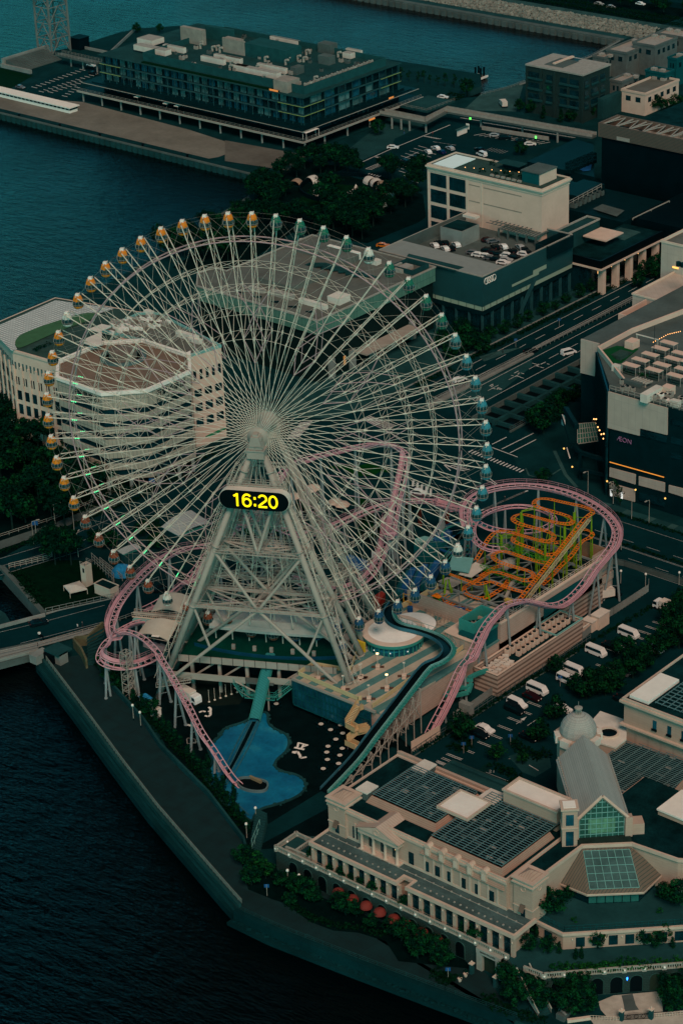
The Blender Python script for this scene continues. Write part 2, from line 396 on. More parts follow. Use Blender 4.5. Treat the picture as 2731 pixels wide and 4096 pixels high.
for sgn in (1,-1):
 mb=MB()
 lathe_h(mb,[(.05,sgn*4.6),(1.25,sgn*4.6),(1.25,sgn*6.1),(.95,sgn*6.6),(.05,sgn*6.65)],24)
 y0,y1=(4.4,7.0) if sgn>0 else (-7.0,-4.4)
 n=len(mb.v)
 for (d,n_,z) in ((-1.6,y0,60.6),(1.6,y0,60.6),(1.6,y1,60.6),(-1.6,y1,60.6),(-.9,y0,63.5),(.9,y0,63.5),(.9,y1,63.5),(-.9,y1,63.5)): mb.v.append(tuple(wn(d,n_,z)))
 for q in ((3,2,1,0),(4,5,6,7),(0,1,5,4),(1,2,6,5),(2,3,7,6),(3,0,4,7)): mb.f.append(tuple(n+i for i in q)); mb.m.append(0)
 mb.box(-2.1,2.1,y0-.3,y1+.3,60.2,60.5,MR)
 mb.box(-1.95,1.95,y0-.1,y1+.1,58.4,60.2,MR)
 mb.box(-.5,.5,y0+.5,y1-.5,63.5,64.0,MR)
 for xx in (-2,0,2):
  mb.tube(wn(xx,y1+.25,60.5),wn(xx,y1+.25,61.5),.05,n=4)
 mb.tube(wn(-2,y1+.25,61.5),wn(2,y1+.25,61.5),.05,n=4)
 mb.build('bearing_block',M['leg'],wheel)
 for s2 in (-1,1):
  for far in (0,1):
   top=wn(s2*1.6,sgn*5.7,58.6); foot=wn(s2*24.0,sgn*(16.0 if not far else 1.2),0)
   mb=MB(); t0=.0
   mb.tube(top,foot,.64,.76,n=16)
   for t in (.06,.36,.605,.86):
    p=top.lerp(foot,t); dv=(foot-top).normalized(); mb.tube(p-dv*.18,p+dv*.18,.92,n=16)
   L=mb.build('leg',M['leg'],wheel,False); 
   for pl in L.data.polygons: pl.use_smooth=len(pl.vertices)==4
   if not far or s2<0:
    lb=MB(); dv=(foot-top).normalized(); out=DW*s2*1.25+ZW*.55
    pts=[top.lerp(foot,t) for t in (.05,.92)]
    side=NW*.25
    for q in (-1,1): lb.tube(pts[0]+out+side*q,pts[1]+out+side*q,.045,n=4)
    for q in (-1,1): lb.tube(pts[0]+out*1.75+side*q*1.6,pts[1]+out*1.75+side*q*1.6,.03,n=4)
    N=60
    for i in range(N):
     p=pts[0].lerp(pts[1],i/N)+out; lb.tube(p-side,p+side,.03,n=3)
     if i%2==0:
      c=p; cc=[c-side,c-side*1.9+out*.45,c+out*.85,c+side*1.9+out*.45,c+side]
      for u_,w_ in zip(cc,cc[1:]): lb.tube(u_,w_,.03,n=3)
    lb.build('caged_ladder',M['steel'],wheel)
def legpt(s2,sgn,far,z):
 top=wn(s2*1.6,sgn*5.7,58.6); foot=wn(s2*24.0,sgn*(16.0 if not far else 1.2),0); t=(58.6-z)/58.6; return top.lerp(foot,t)
def walkway(mb,a,b,w=1.3):
 a=Vector(a);b=Vector(b);d=(b-a).normalized();s=d.cross(Vector((0,0,1))).normalized()*w/2
 up=Vector((0,0,1))
 for q in (-1,1):
  mb.tube(a+s*q,b+s*q,.13,n=4); mb.tube(a+s*q+up*1.15,b+s*q+up*1.15,.05,n=4); mb.tube(a+s*q+up*.6,b+s*q+up*.6,.04,n=4)
  N=max(2,int((b-a).length/1.6))
  for i in range(N+1): p=a.lerp(b,i/N)+s*q; mb.tube(p,p+up*1.15,.045,n=4)
 N=int((b-a).length/.5)
 for i in range(N): p=a.lerp(b,(i+.5)/N); mb.tube(p-s,p+s,.05,n=3)
for z in (36.3,23.3):
 for sgn in (1,-1):
  mb=MB(); L1=legpt(-1,sgn,0,z);R1=legpt(1,sgn,0,z);L2=legpt(-1,sgn,1,z);R2=legpt(1,sgn,1,z)
  walkway(mb,L1,R1); walkway(mb,L1,L2,2.0); walkway(mb,R1,R2,2.0); walkway(mb,L2,R2); walkway(mb,(L1+R1)/2,(L2+R2)/2,2.0)
  for p,q in ((L1,R2),(R1,L2)): mb.tube(p,q,.22,n=6)
  mb.tube((L1+R1)/2,L2,.22,n=6);mb.tube((L1+R1)/2,R2,.22,n=6)
  mb.build('service_walkway',M['leg'],wheel)
mb=MB()
zl=[58.6,36.3,23.3,4.0]
for sgn in (1,-1):
 for far in (0,1):
  for i in (0,1,2):
   za,zb=zl[i],zl[i+1]
   if i==0: za=51.0
   La,Ra,Lb,Rb=legpt(-1,sgn,far,za),legpt(1,sgn,far,za),legpt(-1,sgn,far,zb),legpt(1,sgn,far,zb)
   ml=(Lb+Rb)/2
   if i<2: mb.tube(La,ml,.36,n=8);mb.tube(Ra,ml,.36,n=8)
   else:
    mt_=(La+Ra)/2; mb.tube(mt_,Lb,.40,n=8);mb.tube(mt_,Rb,.40,n=8)
    mb.tube(La,mt_.lerp(Lb,.5),.30,n=8);mb.tube(Ra,mt_.lerp(Rb,.5),.30,n=8)
    mb.tube(La,Ra,.40,n=8)
   if i==0: mb.tube(La,Ra,.3,n=8)
 for s2 in (-1,1):
  for i in (0,1,2):
   za,zb=zl[i],zl[i+1]
   if i==0: za=52
   a_,b_=legpt(s2,sgn,0,za),legpt(s2,sgn,1,za); c_,d_=legpt(s2,sgn,0,zb),legpt(s2,sgn,1,zb)
   mb.tube(a_,d_,.2,n=6); mb.tube(b_,c_,.2,n=6); mb.tube(c_,d_,.25,n=6)
   N=5
   for j in range(N):
    p=a_.lerp(c_,j/N);q=b_.lerp(d_,j/N);p2=a_.lerp(c_,(j+1)/N);q2=b_.lerp(d_,(j+1)/N)
    mb.tube(p,q,.08,n=4); mb.tube(p,q2 if j%2 else p2.lerp(q2,.5),.07,n=4)
mb.build('cross_bracing',M['leg'],wheel)
mb=MB()
for z0_ in range(8,46,4):
 h=3.2*(1-(z0_-8)/60)+1.2
 c=[wn(a_*h,b_*h,z0_) for a_,b_ in ((-1,-1),(1,-1),(1,1),(-1,1))]
 h2=3.2*(1-(z0_+4-8)/60)+1.2
 c2=[wn(a_*h2,b_*h2,z0_+4) for a_,b_ in ((-1,-1),(1,-1),(1,1),(-1,1))]
 for i in range(4):
  j=(i+1)%4; mb.tube(c[i],c2[i],.09,n=4,caps=False); mb.tube(c[i],c[j],.07,n=4,caps=False); mb.tube(c[i],c2[j],.05,n=3,caps=False)
mb.build('lattice_mast',M['steel'],wheel) if 0 else None
sg_=MB(); pts=[]
hw,hh,nf_=8.0,2.3,10.2
for i in range(13):
 t=-math.pi/2+math.pi*i/12; pts.append((hw-hh+hh*math.cos(t),hh*math.sin(t)))
for i in range(13):
 t=math.pi/2+math.pi*i/12; pts.append((-(hw-hh)+hh*math.cos(t),hh*math.sin(t)))
CZ=49.85
def stadium(k,n0,n1):
 mb=MB(); N=len(pts); a=[tuple(wn(x*k if k!=1 else x,n0,CZ+y*k)) for x,y in pts]; b_=[tuple(wn(x*k if k!=1 else x,n1,CZ+y*k)) for x,y in pts]
 mb.v=a+b_
 for i in range(N): j=(i+1)%N; mb.f.append((i,j,N+j,N+i)); mb.m.append(0)
 mb.f.append(tuple(range(N,2*N))); mb.m.append(0); mb.f.append(tuple(range(N-1,-1,-1))); mb.m.append(0); return mb
clock=stadium(1,8.2,10.2).build('clock_sign',M['offwhite'],wheel)
clock['label']='black pill-shaped sign with the time 16:20 in yellow'
stadium(.985,8.4,10.26).build('sign_face',M['black'],clock)
for z in (-1,1): pass
cm=MB()
for s2 in (-1,1):
 for sgn in (0,1): cm.tube(wn(s2*4.6,8.6,CZ+1.5-3*sgn),legpt(s2,1,0,CZ+1.5-3*sgn),.18,n=5)
walkway(cm,wn(-6.5,7.7,52.4),wn(6.5,7.7,52.4),1.0)
cm.build('sign_bracket',M['leg'],clock)
def el(cx,cy,rx,ry,a0,a1,n=22): return [(cx+rx*math.cos(math.radians(a0+(a1-a0)*i/n)),cy+ry*math.sin(math.radians(a0+(a1-a0)*i/n))) for i in range(n+1)]
def digit(strokes,parent=clock):
 mb=MB(); w_=.235
 for st in strokes:
  q=[Vector((x,y,0)) for x,y in st]; L=[];R_=[]
  for i,p in enumerate(q):
   t=(q[min(i+1,len(q)-1)]-q[max(i-1,0)]).normalized(); n_=Vector((-t.y,t.x,0))*w_; L.append(p+n_);R_.append(p-n_)
  for i in range(len(q)-1): mb.quad(*[wn(v.x,10.31,CZ+v.y) for v in (R_[i],R_[i+1],L[i+1],L[i])])
 return mb.build('digit',emis('yellow_lamp_digits',(1,.70,0),1.0),parent)
H2=1.48
digit([[(-3.75,-H2-.1),(-3.75,H2+.1)],[(-3.75,H2-.15),(-4.55,H2-.62)]])
digit([el(-1.57,-.52,.86,.92,0,360),[(-2.43,-.52),(-2.41,.15)]+el(-1.5,.25,.93,1.18,175,38,14)])
digit([[(.0,.55),(.5,.55)],[(.0,.7),(.5,.7)],[(.0,-.95),(.5,-.95)],[(.0,-1.1),(.5,-1.1)]])
digit([el(2.02,.62,.84,.82,165,-35,14)+[(1.6,-.75),(1.12,-H2+.25)],[(1.0,-H2+.12),(3.0,-H2+.12)]])
digit([el(4.38,0,.86,H2-.1,0,360,28)])
def gond(cname,c):
 cm_=mat('gondola_'+cname,c,.45,.08,1)
 def fn():
  t=thing('gondola','x','gondola')
  mb=MB(); mb.lathe([(.55,-1.05),(.95,-1.15),(1.22,-1.6),(1.25,-2.2),(1.05,-2.85)],n=10); mb.build('cabin',M['pearl'],t)
  mb=MB()
  for i in range(10):
   a=2*math.pi*i/10; pr=[(.97,-1.15),(1.24,-1.6),(1.27,-2.2),(1.07,-2.85)]
   for (r0,z0),(r1,z1) in zip(pr,pr[1:]): mb.tube((r0*math.cos(a),r0*math.sin(a),z0),(r1*math.cos(a),r1*math.sin(a),z1),.035,n=3,caps=False)
  mb.path([(1.27*math.cos(2*math.pi*i/20),1.27*math.sin(2*math.pi*i/20),-2.2) for i in range(20)],.04,4,True); mb.build('window_frame',M['unit'],t)
  mb=MB(); mb.lathe([(1.12,-1.4),(1.08,-1.0),(.8,-.34),(.42,-.27)],n=8,rot=.39); mb.build('roof',cm_,t)
  mb=MB(); mb.lathe([(.4,-3.25),(.85,-3.1),(1.08,-2.8),(1.17,-2.45)],n=10); mb.build('base',cm_,t)
  mb=MB(); mb.box(-.42,.42,-.4,.4,-.30,.22,MR); mb.build('cooling_unit',M['white'],t)
  mb=MB(); mb.tube(NW*-1.6+ZW*-.15,NW*1.6+ZW*-.15,.09,n=6); mb.build('axle',M['steel'],t)
  return t
 return Proto(fn)
GC={'orange':(.66,.19,.010),'white':(.55,.53,.47),'green':(.01,.12,.075),'turquoise':(.04,.17,.18),'blue':(.03,.19,.24),'navy':(.012,.06,.12),'dark red':(.20,.045,.02)}
GP={k:gond(k.replace(' ','_'),v) for k,v in GC.items()}
def gcol(k):
 if k%15==0: return 'white'
 if 1<=k<=10 or k>=51: return 'orange'
 if k<=19: return 'green'
 if k==20: return 'turquoise'
 if k<=29: return 'blue'
 if k<=44: return 'navy' if k<40 else 'dark red'
 return 'dark red'
where={0:'the white gondola at the upper left of the wheel',15:'the white gondola at the upper right of the wheel',30:'the white gondola at the lower right of the wheel',45:'the white gondola at the lower left of the wheel'}
nm={15*i:0 for i in range(4)}
for k in range(60):
 c=gcol(k); q=k//15*15
 lab=(f'{c} gondola, {ORD[k-q-1]} clockwise from {where[q]}' if k!=q else where[q].replace('the white','all white')+', above a roof' ) if k!=q else {0:'white gondola at the upper left of the wheel, over the curved roof garden',15:'white gondola at the upper right of the wheel, over the big mall roof',30:'white gondola at the lower right of the wheel, beside the orange track',45:'white gondola at the lower left of the wheel, over the arched station roof'}[k]
 lab=lab.replace('of the wheel','of wheel')
 GP[c].put(wp(50,A0+math.radians(6*k),0),0,label=lab,group='gondolas of the big wheel')
for k_,v_ in dict(X=(1450,1900),Y=(1350,2250),Z=(1100,1680)).items(): FR[k_]=v_
FS.update(X=500/1568,Z=500/1568,Y=400/1568)
def B(name,mt,par,x0,x1,y0,y1,z0,z1):
 return MB().box(min(x0,x1),max(x0,x1),min(y0,y1),max(y0,y1),z0,z1).build(name,mt,par)
def rectpx(fr,l,r,z):
 a=P(fr,*l,z);b=P(fr,*r,z); return min(a.x,b.x),max(a.x,b.x),min(a.y,b.y),max(a.y,b.y)
def boxpx(name,mt,par,fr,l,r,z0,z1):
 x0,x1,y0,y1=rectpx(fr,l,r,z1); return B(name,mt,par,x0,x1,y0,y1,z0,z1)
def parapet(mb,x0,x1,y0,y1,z,h=.9,t=.35):
 mb.box(x0,x1,y0,y0+t,z,z+h);mb.box(x0,x1,y1-t,y1,z,z+h);mb.box(x0,x0+t,y0+t,y1-t,z,z+h);mb.box(x1-t,x1,y0+t,y1-t,z,z+h); return mb
def windows(par,face,c,a0,a1,n,z0,z1,wf=.7,mt=None,name='window',dp=.05,frame=None):
 """row of n windows on a wall; face '+x' or '-y', c the wall plane"""
 mt=mt or M['glass']; st=(a1-a0)/n
 for i in range(n):
  m_=a0+(i+.5)*st; h=st*wf/2
  if face=='+x': o=B(name,mt,par,c-.2,c+dp,m_-h,m_+h,z0,z1)
  else: o=B(name,mt,par,m_-h,m_+h,c-dp,c+.2,z0,z1)
  if frame:
   mb=MB()
   for (p,q,r_,s_) in ((m_-h-.1,m_-h,z0-.1,z1+.1),(m_+h,m_+h+.1,z0-.1,z1+.1),(m_-h,m_+h,z0-.12,z0),(m_-h,m_+h,z1,z1+.1)):
    if face=='+x': mb.box(c-.1,c+dp+.06,p,q,r_,s_)
    else: mb.box(p,q,c-dp-.06,c+.1,r_,s_)
   mb.build('frame',frame,o)
def acunit(par,x,y,z,sx=1.6,sy=1.2,h=1.4,mt=None):
 o=MB().box(x-sx/2,x+sx/2,y-sy/2,y+sy/2,z,z+h).build('cooling_unit',mt or M['unit'],par)
 mb=MB(); n=max(1,round(max(sx,sy)/1.3))
 for i in range(n):
  t=(i+.5)/n-.5
  cx,cy=(x+t*sx,y) if sx>=sy else (x,y+t*sy)
  mb.lathe([(.42,0),(.42,.14),(.34,.14),(.34,.02)],(cx,cy,z+h),10)
 mb.build('fan',M['dark2'],o); return o
def rail(mb,pts,z,h=1.1,sp=2.0,r=.04,mid=2):
 pts=[Vector((p[0],p[1],z)) for p in pts]
 for a,b_ in zip(pts,pts[1:]):
  for q in range(mid): mb.tube(a+ZW*(h*(q+1)/mid),b_+ZW*(h*(q+1)/mid),r,n=4,caps=False)
  N=max(1,int((b_-a).length/sp))
  for i in range(N+1): p=a.lerp(b_,i/N); mb.tube(p,p+ZW*h,r,n=4,caps=False)
 return mb
def marks(name,par,fr,s,e,n,vec,wd=.15,z=.05,mt=None,loop=False):
 """n painted strips between two ground points"""
 z+=.04; a=P(fr,*s);b_=P(fr,*e); v=Vector((vec[0],vec[1],0)); pz=v.normalized().cross(ZW)*wd/2; mb=MB()
 for i in range(n):
  p=a.lerp(b_,i/(n-1) if n>1 else 0)
  def strip(p):
   mb.quad(*[(q.x,q.y,z) for q in (p-pz,p+pz,p+v+pz,p+v-pz)][::-1])
  if loop: o2=pz.normalized()*.25; strip(p+o2); strip(p-o2)
  else: strip(p)
 return mb.build(name,mt or M['paint'],par)
def flatn(o):
 return o
def linepx(mb,fr,pts,wd,z=.05):
 z+=.04+len(mb.v)*.00003; q=[P(fr,a,b_) for a,b_ in pts]
 for a,b_ in zip(q,q[1:]):
  d=(b_-a).normalized().cross(ZW)*wd/2; mb.quad(*[(v.x,v.y,z) for v in (a-d,a+d,b_+d,b_-d)])
def ground(name,fr,pts,mt,z=.02,par=None):
 o=sheet(name,PP(fr,pts),z,mt,par)
 if par is None: struct(o)
 return o
def leafcrown(seed,R,H,n,size,mats,shape='round',gap=.25):
 rnd=random.Random(seed); mb=MB(); cl=[]
 for i in range(n):
  for _ in range(30):
   u=Vector((rnd.uniform(-1,1),rnd.uniform(-1,1),rnd.uniform(-1,1)))
   if u.length<=1: break
  if shape=='cone': k=1-(u.z+1)/2; rr=R*(.15+.85*k); p=Vector((u.x*rr,u.y*rr,(u.z+1)/2*H))
  elif shape=='flat': p=Vector((u.x*R,u.y*R,H*.55+u.z*H*.42*(1-.3*abs(u.x))))
  else:
   u=u.normalized()*(u.length**.45); p=Vector((u.x*R,u.y*R,H/2+u.z*H/2))
  if rnd.random()<gap and p.z>H*.3: p=p*.75+Vector((0,0,H*.1))
  cr=size*rnd.uniform(.7,1.35); mi=rnd.choices(range(len(mats)),weights=[3,2,1][:len(mats)])[0]
  mb.mi=mi
  for j in range(26):
   d=Vector((rnd.gauss(0,1),rnd.gauss(0,1),rnd.gauss(0,.8))).normalized(); c=p+d*cr*rnd.uniform(.45,1)
   a=d.orthogonal().normalized(); a=Matrix.Rotation(rnd.uniform(0,6.3),3,d)@a; nrm=(d+Vector((0,0,.5))).normalized(); b_=nrm.cross(a).normalized(); s_=size*rnd.uniform(.22,.42)
   mb.quad(c-a*s_,c-b_*s_*.6,c+a*s_,c+b_*s_*.6)
 return mb
def treeproto(kind,seed):
 def fn():
  t=thing('tree','x','tree')
  rnd=random.Random(seed)
  if kind=='round': R,H,z0,th=2.6,4.2,1.6,2.0; cm=leafcrown(seed,R,H,46,.85,[0]*3); ms=[M['leafA'],M['leafB'],M['leafB']]
  elif kind=='light': R,H,z0,th=2.2,4.0,1.6,2.0; cm=leafcrown(seed,R,H,34,.75,[0]*3,gap=.5); ms=[M['leafB'],M['leafC'],M['leafA']]
  elif kind=='pine': R,H,z0,th=3.6,5.0,3.0,4.5; cm=leafcrown(seed,R,H,60,1.0,[0]*3,'flat',.5); ms=[M['leafA'],M['leafA'],M['leafB']]
  elif kind=='sparse': R,H,z0,th=1.7,5.0,1.8,2.4; cm=leafcrown(seed,R,H,16,.6,[0]*3,gap=.6); ms=[M['leafA'],M['leafB'],M['leafB']]
  else: R,H,z0,th=1.1,4.6,.4,.8; cm=leafcrown(seed,R,H,34,.55,[0]*3,'cone',0); ms=[M['leafA'],M['leafB'],M['leafA']]
  for i,v_ in enumerate(cm.v): cm.v[i]=(v_[0],v_[1],v_[2]+z0)
  cm.build('crown',ms,t)
  tb=MB(); tb.tube((0,0,-.1),(0,0,th),.20,.14,n=7); top=z0+H*.75
  tb.tube((0,0,th),(.1,.05,top),.14,.04,n=6)
  for i in range(6):
   a=i*1.05+seed; zz=th+(top-th)*i/7; tb.tube((0,0,zz),(math.cos(a)*R*.65,math.sin(a)*R*.65,zz+H*.28),.08,.02,n=5)
  tb.build('trunk',M['bark'],t)
  return t
 return Proto(fn)
TP={k:[treeproto(k,s+1) for s in range(3)] for k in ('round','light','pine','sparse','cone')}
TR=random.Random(11)
def tree(x,y,s,kind,label,z=0,group='trees'):
 return TP[kind][TR.randrange(3)].put((x,y,z),TR.uniform(0,6.3),(s*TR.uniform(.92,1.08),s*TR.uniform(.92,1.08),s*TR.uniform(.9,1.12)),label=label,group=group)
def treerow(fr,pts,s,kind,lab,z=0,group=None):
 """lab: text with {} for the ordinal along the row"""
 for i,p in enumerate(pts):
  q=P(fr,p[0],p[1],z); tree(q.x,q.y,s*(p[2] if len(p)>2 else 1),kind,lab.format(ORD[i]),z,group or 'trees')
def treeline(a,b_,n,s,kind,lab,z=0,group=None,jit=.5):
 for i in range(n):
  q=a.lerp(b_,i/max(1,n-1)); tree(q.x+TR.uniform(-jit,jit),q.y+TR.uniform(-jit,jit),s*TR.uniform(.8,1.2),kind,lab.format(ORD[i]),z,group or 'trees')
def hedge(name,pts,w_,h,label,z=0,mt=None,par=None):
 """leafy strip along a ground polyline"""
 rnd=random.Random(len(pts)*7+int(pts[0][0])); mb=MB()
 pts=[Vector((p[0],p[1],z)) for p in pts]
 for a,b_ in zip(pts,pts[1:]):
  L=(b_-a).length; d=(b_-a)/max(L,.01); s_=d.cross(ZW)
  for i in range(int(L*w_*5)+4):
   c=a+d*rnd.uniform(0,L)+s_*rnd.uniform(-w_/2,w_/2)+ZW*(h*rnd.uniform(.15,1))
   for j in range(3):
    n_=Vector((rnd.gauss(0,1),rnd.gauss(0,1),rnd.gauss(0,1)+.6)).normalized(); u=n_.orthogonal().normalized(); u=Matrix.Rotation(rnd.uniform(0,6.3),3,n_)@u; v_=n_.cross(u); q=c+Vector((rnd.uniform(-.3,.3),rnd.uniform(-.3,.3),0)); k=rnd.uniform(.16,.32)
    mb.quad(q-u*k,q-v_*k*.7,q+u*k,q+v_*k*.7)
 o=mb.build(name,mt or M['hedge'],par)
 if par is None:
  tag(o,label,'hedge')
 return o
def carfn(kind,c):
 cn='car_paint_%02x%02x%02x'%tuple(int(x*255) for x in c); pm=mat(cn,c,.25,.04,1,spec=.6)
 def fn():
  t=thing({'car':'parked_car','van':'van','bus':'minibus','truck':'box_truck','taxi':'taxi'}[kind],'x',{'car':'car','van':'van','bus':'minibus','truck':'truck','taxi':'taxi'}[kind])
  if kind in('car','taxi'): L,Wd,prof,gl=4.5,1.75,[(-2.25,.35),(2.25,.35),(2.25,.75),(1.9,.88),(1.0,.95),(.3,1.42),(-1.3,1.45),(-1.95,1.0),(-2.25,.95)],[(.98,.96),(.35,1.40),(-1.3,1.42),(-1.85,.98)]
  elif kind=='van': L,Wd,prof,gl=4.9,1.8,[(-2.45,.35),(2.45,.35),(2.45,.85),(2.1,1.05),(1.5,1.15),(.8,1.9),(-2.2,1.95),(-2.42,1.1)],[(1.45,1.17),(.85,1.84),(-2.15,1.86),(-2.3,1.2)]
  elif kind=='bus': L,Wd,prof,gl=5.2,1.9,[(-2.6,.35),(2.6,.35),(2.6,1.0),(2.35,1.25),(1.85,2.05),(1.6,2.15),(-2.5,2.15),(-2.6,1.2)],[(2.3,1.27),(1.85,1.98),(-2.4,1.98),(-2.5,1.25)]
  else: L,Wd,prof,gl=6.2,2.1,[(1.4,.5),(3.1,.5),(3.1,1.2),(2.9,2.1),(2.7,2.3),(1.4,2.3)],[(3.05,1.3),(2.87,2.1),(1.9,2.1),(1.9,1.3)]
  def ext(pr,w0,w1s):
   mb=MB(); n=len(pr); zmax=max(z for _,z in pr)
   for s_ in (-1,1):
    for x,z in pr:
     ww=w0/2-(max(0,z-.95)*.12 if kind!='truck' else 0)+w1s; mb.v.append((x,s_*ww,z))
   mb.f.append(tuple(range(n)));mb.f.append(tuple(range(2*n-1,n-1,-1)));mb.m+=[0,0]
   for i in range(n): j=(i+1)%n; mb.f.append((j,i,n+i,n+j)); mb.m.append(0)
   return mb
  ext(prof,Wd,0).build('body',pm,t)
  g_=ext(gl,Wd,.012); g_.v=[(x*1.006,y,z-.03) for x,y,z in g_.v]; g_.build('window',M['glass'],t)
  if kind!='truck':
   zt=max(z for _,z in prof); xs=[x for x,z in prof if z>zt-.12]; MB().box(min(xs)+.05,max(xs)-.1,-Wd/2+.2,Wd/2-.2,zt-.05,zt+.015).build('roof',pm,t)
  else:
   MB().box(-3.1,1.2,-1.1,1.1,.85,2.75).build('cargo_box',M['offwhite'],t); MB().box(-3.0,1.6,-.8,.8,.45,.8).build('chassis',M['dark2'],t)
  for sx in (-1,1):
   for sy in (-1,1):
    cx=sx*(L/2-.85)*(1 if kind!='truck' else 1.0); r_=.33 if kind!='truck' else .42
    mb=MB(); mb.tube((cx,sy*(Wd/2-.18),r_),(cx,sy*(Wd/2+.02),r_),r_,n=14); mb.build('wheel',M['rubber'],t)
  xf=max(x for x,_ in prof); 
  for sy in (-1,1):
   MB().box(xf-.12,xf+.02,sy*(Wd/2-.42)-.16,sy*(Wd/2-.42)+.16,.62,.78).build('headlight',M['white'],t)
   xb=-L/2; MB().box(xb-.02,xb+.1,sy*(Wd/2-.22)-.1,sy*(Wd/2-.22)+.1,.8,1.0).build('tail_light',M['red'],t)
  if kind=='taxi': MB().box(-.4,-.1,-.3,.3,1.44,1.6).build('roof_sign',M['white'],t)
  return t
 return Proto(fn)
CP={}
CCOL={'white':(.70,.70,.68),'black':(.008,.009,.011),'grey':(.10,.11,.12),'silver':(.32,.33,.33),'dark blue':(.01,.02,.06),'dark red':(.05,.006,.008),'orange':(.55,.16,.01)}
def car(kind,col,fr,px,ang,label,z=0,group=None):
 k=(kind,col)
 if k not in CP: CP[k]=carfn(kind,CCOL[col])
 q=P(fr,px[0],px[1],z+.5)
 return CP[k].put((q.x,q.y,z+.03),math.radians(ang),label=label,group=group or 'vehicles')
def lampfn(h,globe):
 def fn():
  t=thing('street_lamp','x','street lamp')
  MB().tube((0,0,0),(0,0,h),.09,.06,n=7).build('pole',M['leg'],t)
  if globe: MB().lathe([(.05,h-.05),(.28,h+.12),(.32,h+.35),(.22,h+.58),(.03,h+.66)],n=12).build('globe',M['white'],t,True)
  else: MB().tube((0,0,h),(1.6,0,h+.3),.06,n=5).box(1.2,2.1,-.15,.15,h+.2,h+.38).build('lamp_head',M['leg'],t)
  MB().lathe([(.22,0),(.2,.3),(.1,.5)],n=8).build('base',M['dark2'],t)
  return t
 return Proto(fn)
LP={'globe':lampfn(3.6,True),'tall':lampfn(7.0,False)}
def lamp(kind,fr,px,label,z=0,rz=0,group='street lamps'):
 q=P(fr,px[0],px[1],z); return LP[kind].put((q.x,q.y,z),rz,label=label,group=group)
def personfn(top,leg):
 def fn():
  bm_v=[(0,0,.92),(0,0,1.15),(0,0,1.42),(0,0,1.52),(0,0,1.66),(.1,0,.85),(.13,.08,.47),(.12,.02,.05),(.12,.14,.02),(-.1,0,.85),(-.12,-.06,.47),(-.12,-.2,.07),(-.12,-.1,.02),(.19,0,1.40),(.25,-.05,1.14),(.24,.06,.92),(-.19,0,1.40),(-.25,.06,1.14),(-.24,.16,.93)]
  ed=[(0,1),(1,2),(2,3),(3,4),(0,5),(5,6),(6,7),(7,8),(0,9),(9,10),(10,11),(11,12),(2,13),(13,14),(14,15),(2,16),(16,17),(17,18)]
  rad=[.15,.14,.16,.06,.11,.10,.065,.045,.035,.10,.065,.045,.035,.065,.045,.035,.065,.045,.035]
  me=bpy.data.meshes.new('person'); me.from_pydata(bm_v,ed,[]); o=bpy.data.objects.new('person',me); COL.objects.link(o)
  sk=o.modifiers.new('skin','SKIN'); 
  for i,r_ in enumerate(rad): me.skin_vertices[0].data[i].radius=(r_,r_*.8 if i<3 else r_)
  me.skin_vertices[0].data[0].use_root=True
  o.modifiers.new('sub','SUBSURF').levels=1
  m_,nt_,b_=nodes('clothes_%s'%top); v_=coords(nt_); s_=nt_.nodes.new('ShaderNodeSeparateXYZ'); nt_.links.new(v_,s_.inputs[0])
  tc={'white':(.5,.5,.48),'dark':(.02,.025,.03),'red':(.3,.03,.03),'blue':(.03,.1,.25)}
  c=ramp(nt_,mth(nt_,'DIVIDE',s_.outputs[2],1.8),[(0,tc[leg]),(.52,tc[top]),(.835,(.35,.2,.14)),(.93,(.02,.015,.012))]); nt_.nodes[-1]
  for n_ in nt_.nodes:
   if n_.type=='VALTORGB': n_.color_ramp.interpolation='CONSTANT'
  nt_.links.new(c,b_.inputs['Base Color']); me.materials.append(m_)
  o['label']='x'; o['category']='person'
  return o
 return Proto(fn)
PPx={}
def person(top,leg,fr,px,label,z=0,rz=0):
 k=(top,leg)
 if k not in PPx: PPx[k]=personfn(top,leg)
 q=P(fr,px[0],px[1],z); return PPx[k].put((q.x,q.y,z),rz,label=label,group='people walking')
# ================================================================== PIER AND HOTEL
ground('quay_apron','a',[(-300,560),(0,600),(520,640),(1190,815),(1530,925),(1370,985),(1310,995),(0,680),(-300,600)],mat('pale_concrete_apron',(.155,.148,.125),.85,.22,.07),.03)
ground('quay_apron','b',[(0,880),(520,975),(390,1070),(0,1010)],mat('grey_concrete_apron',(.11,.105,.09),.85,.25,.07),.03)
cope=MB(); cope.box(-640,-257,269.0,269.9,-.2,.35); struct(cope.build('quay_kerb',M['greym']))
wq=MB()
for i in range(64):
 x=-450+i*3.05; wq.box(x,x+1.9,268.6,269.15,-3,-.35)
struct(wq.build('quay_fender_wall',M['greyd']))
bol=Proto(lambda:(lambda t:(MB().lathe([(.35,0),(.3,.5),(.5,.6),(.5,.8),(.1,.85)],n=10).build('post',M['black'],t),t)[1])(thing('bollard','x','bollard')))
for i,(x,y) in enumerate([(185,712),(435,775),(688,835),(957,900),(1228,970)]):
 q=P('a',x,y,0); bol.put((q.x,270.3,.35),0,1.3,'black mooring bollard on the quay edge, %s from the left'%ORD[i],'mooring bollards')
t=thing('glazed_pavilion','long low white roofed pavilion with ribbon windows on the pier','pavilion',(-372,287,0))
B('wall',M['white'],t,-430,-372,285.2,289.6,0,1.2); B('window',M['glass'],t,-430,-371.9,285.15,289.65,1.2,2.2); B('roof',M['white'],t,-431,-371.3,284.6,290.2,2.2,2.6); B('fascia',M['offwhite'],t,-431,-371.6,284.9,289.9,2.0,2.2)
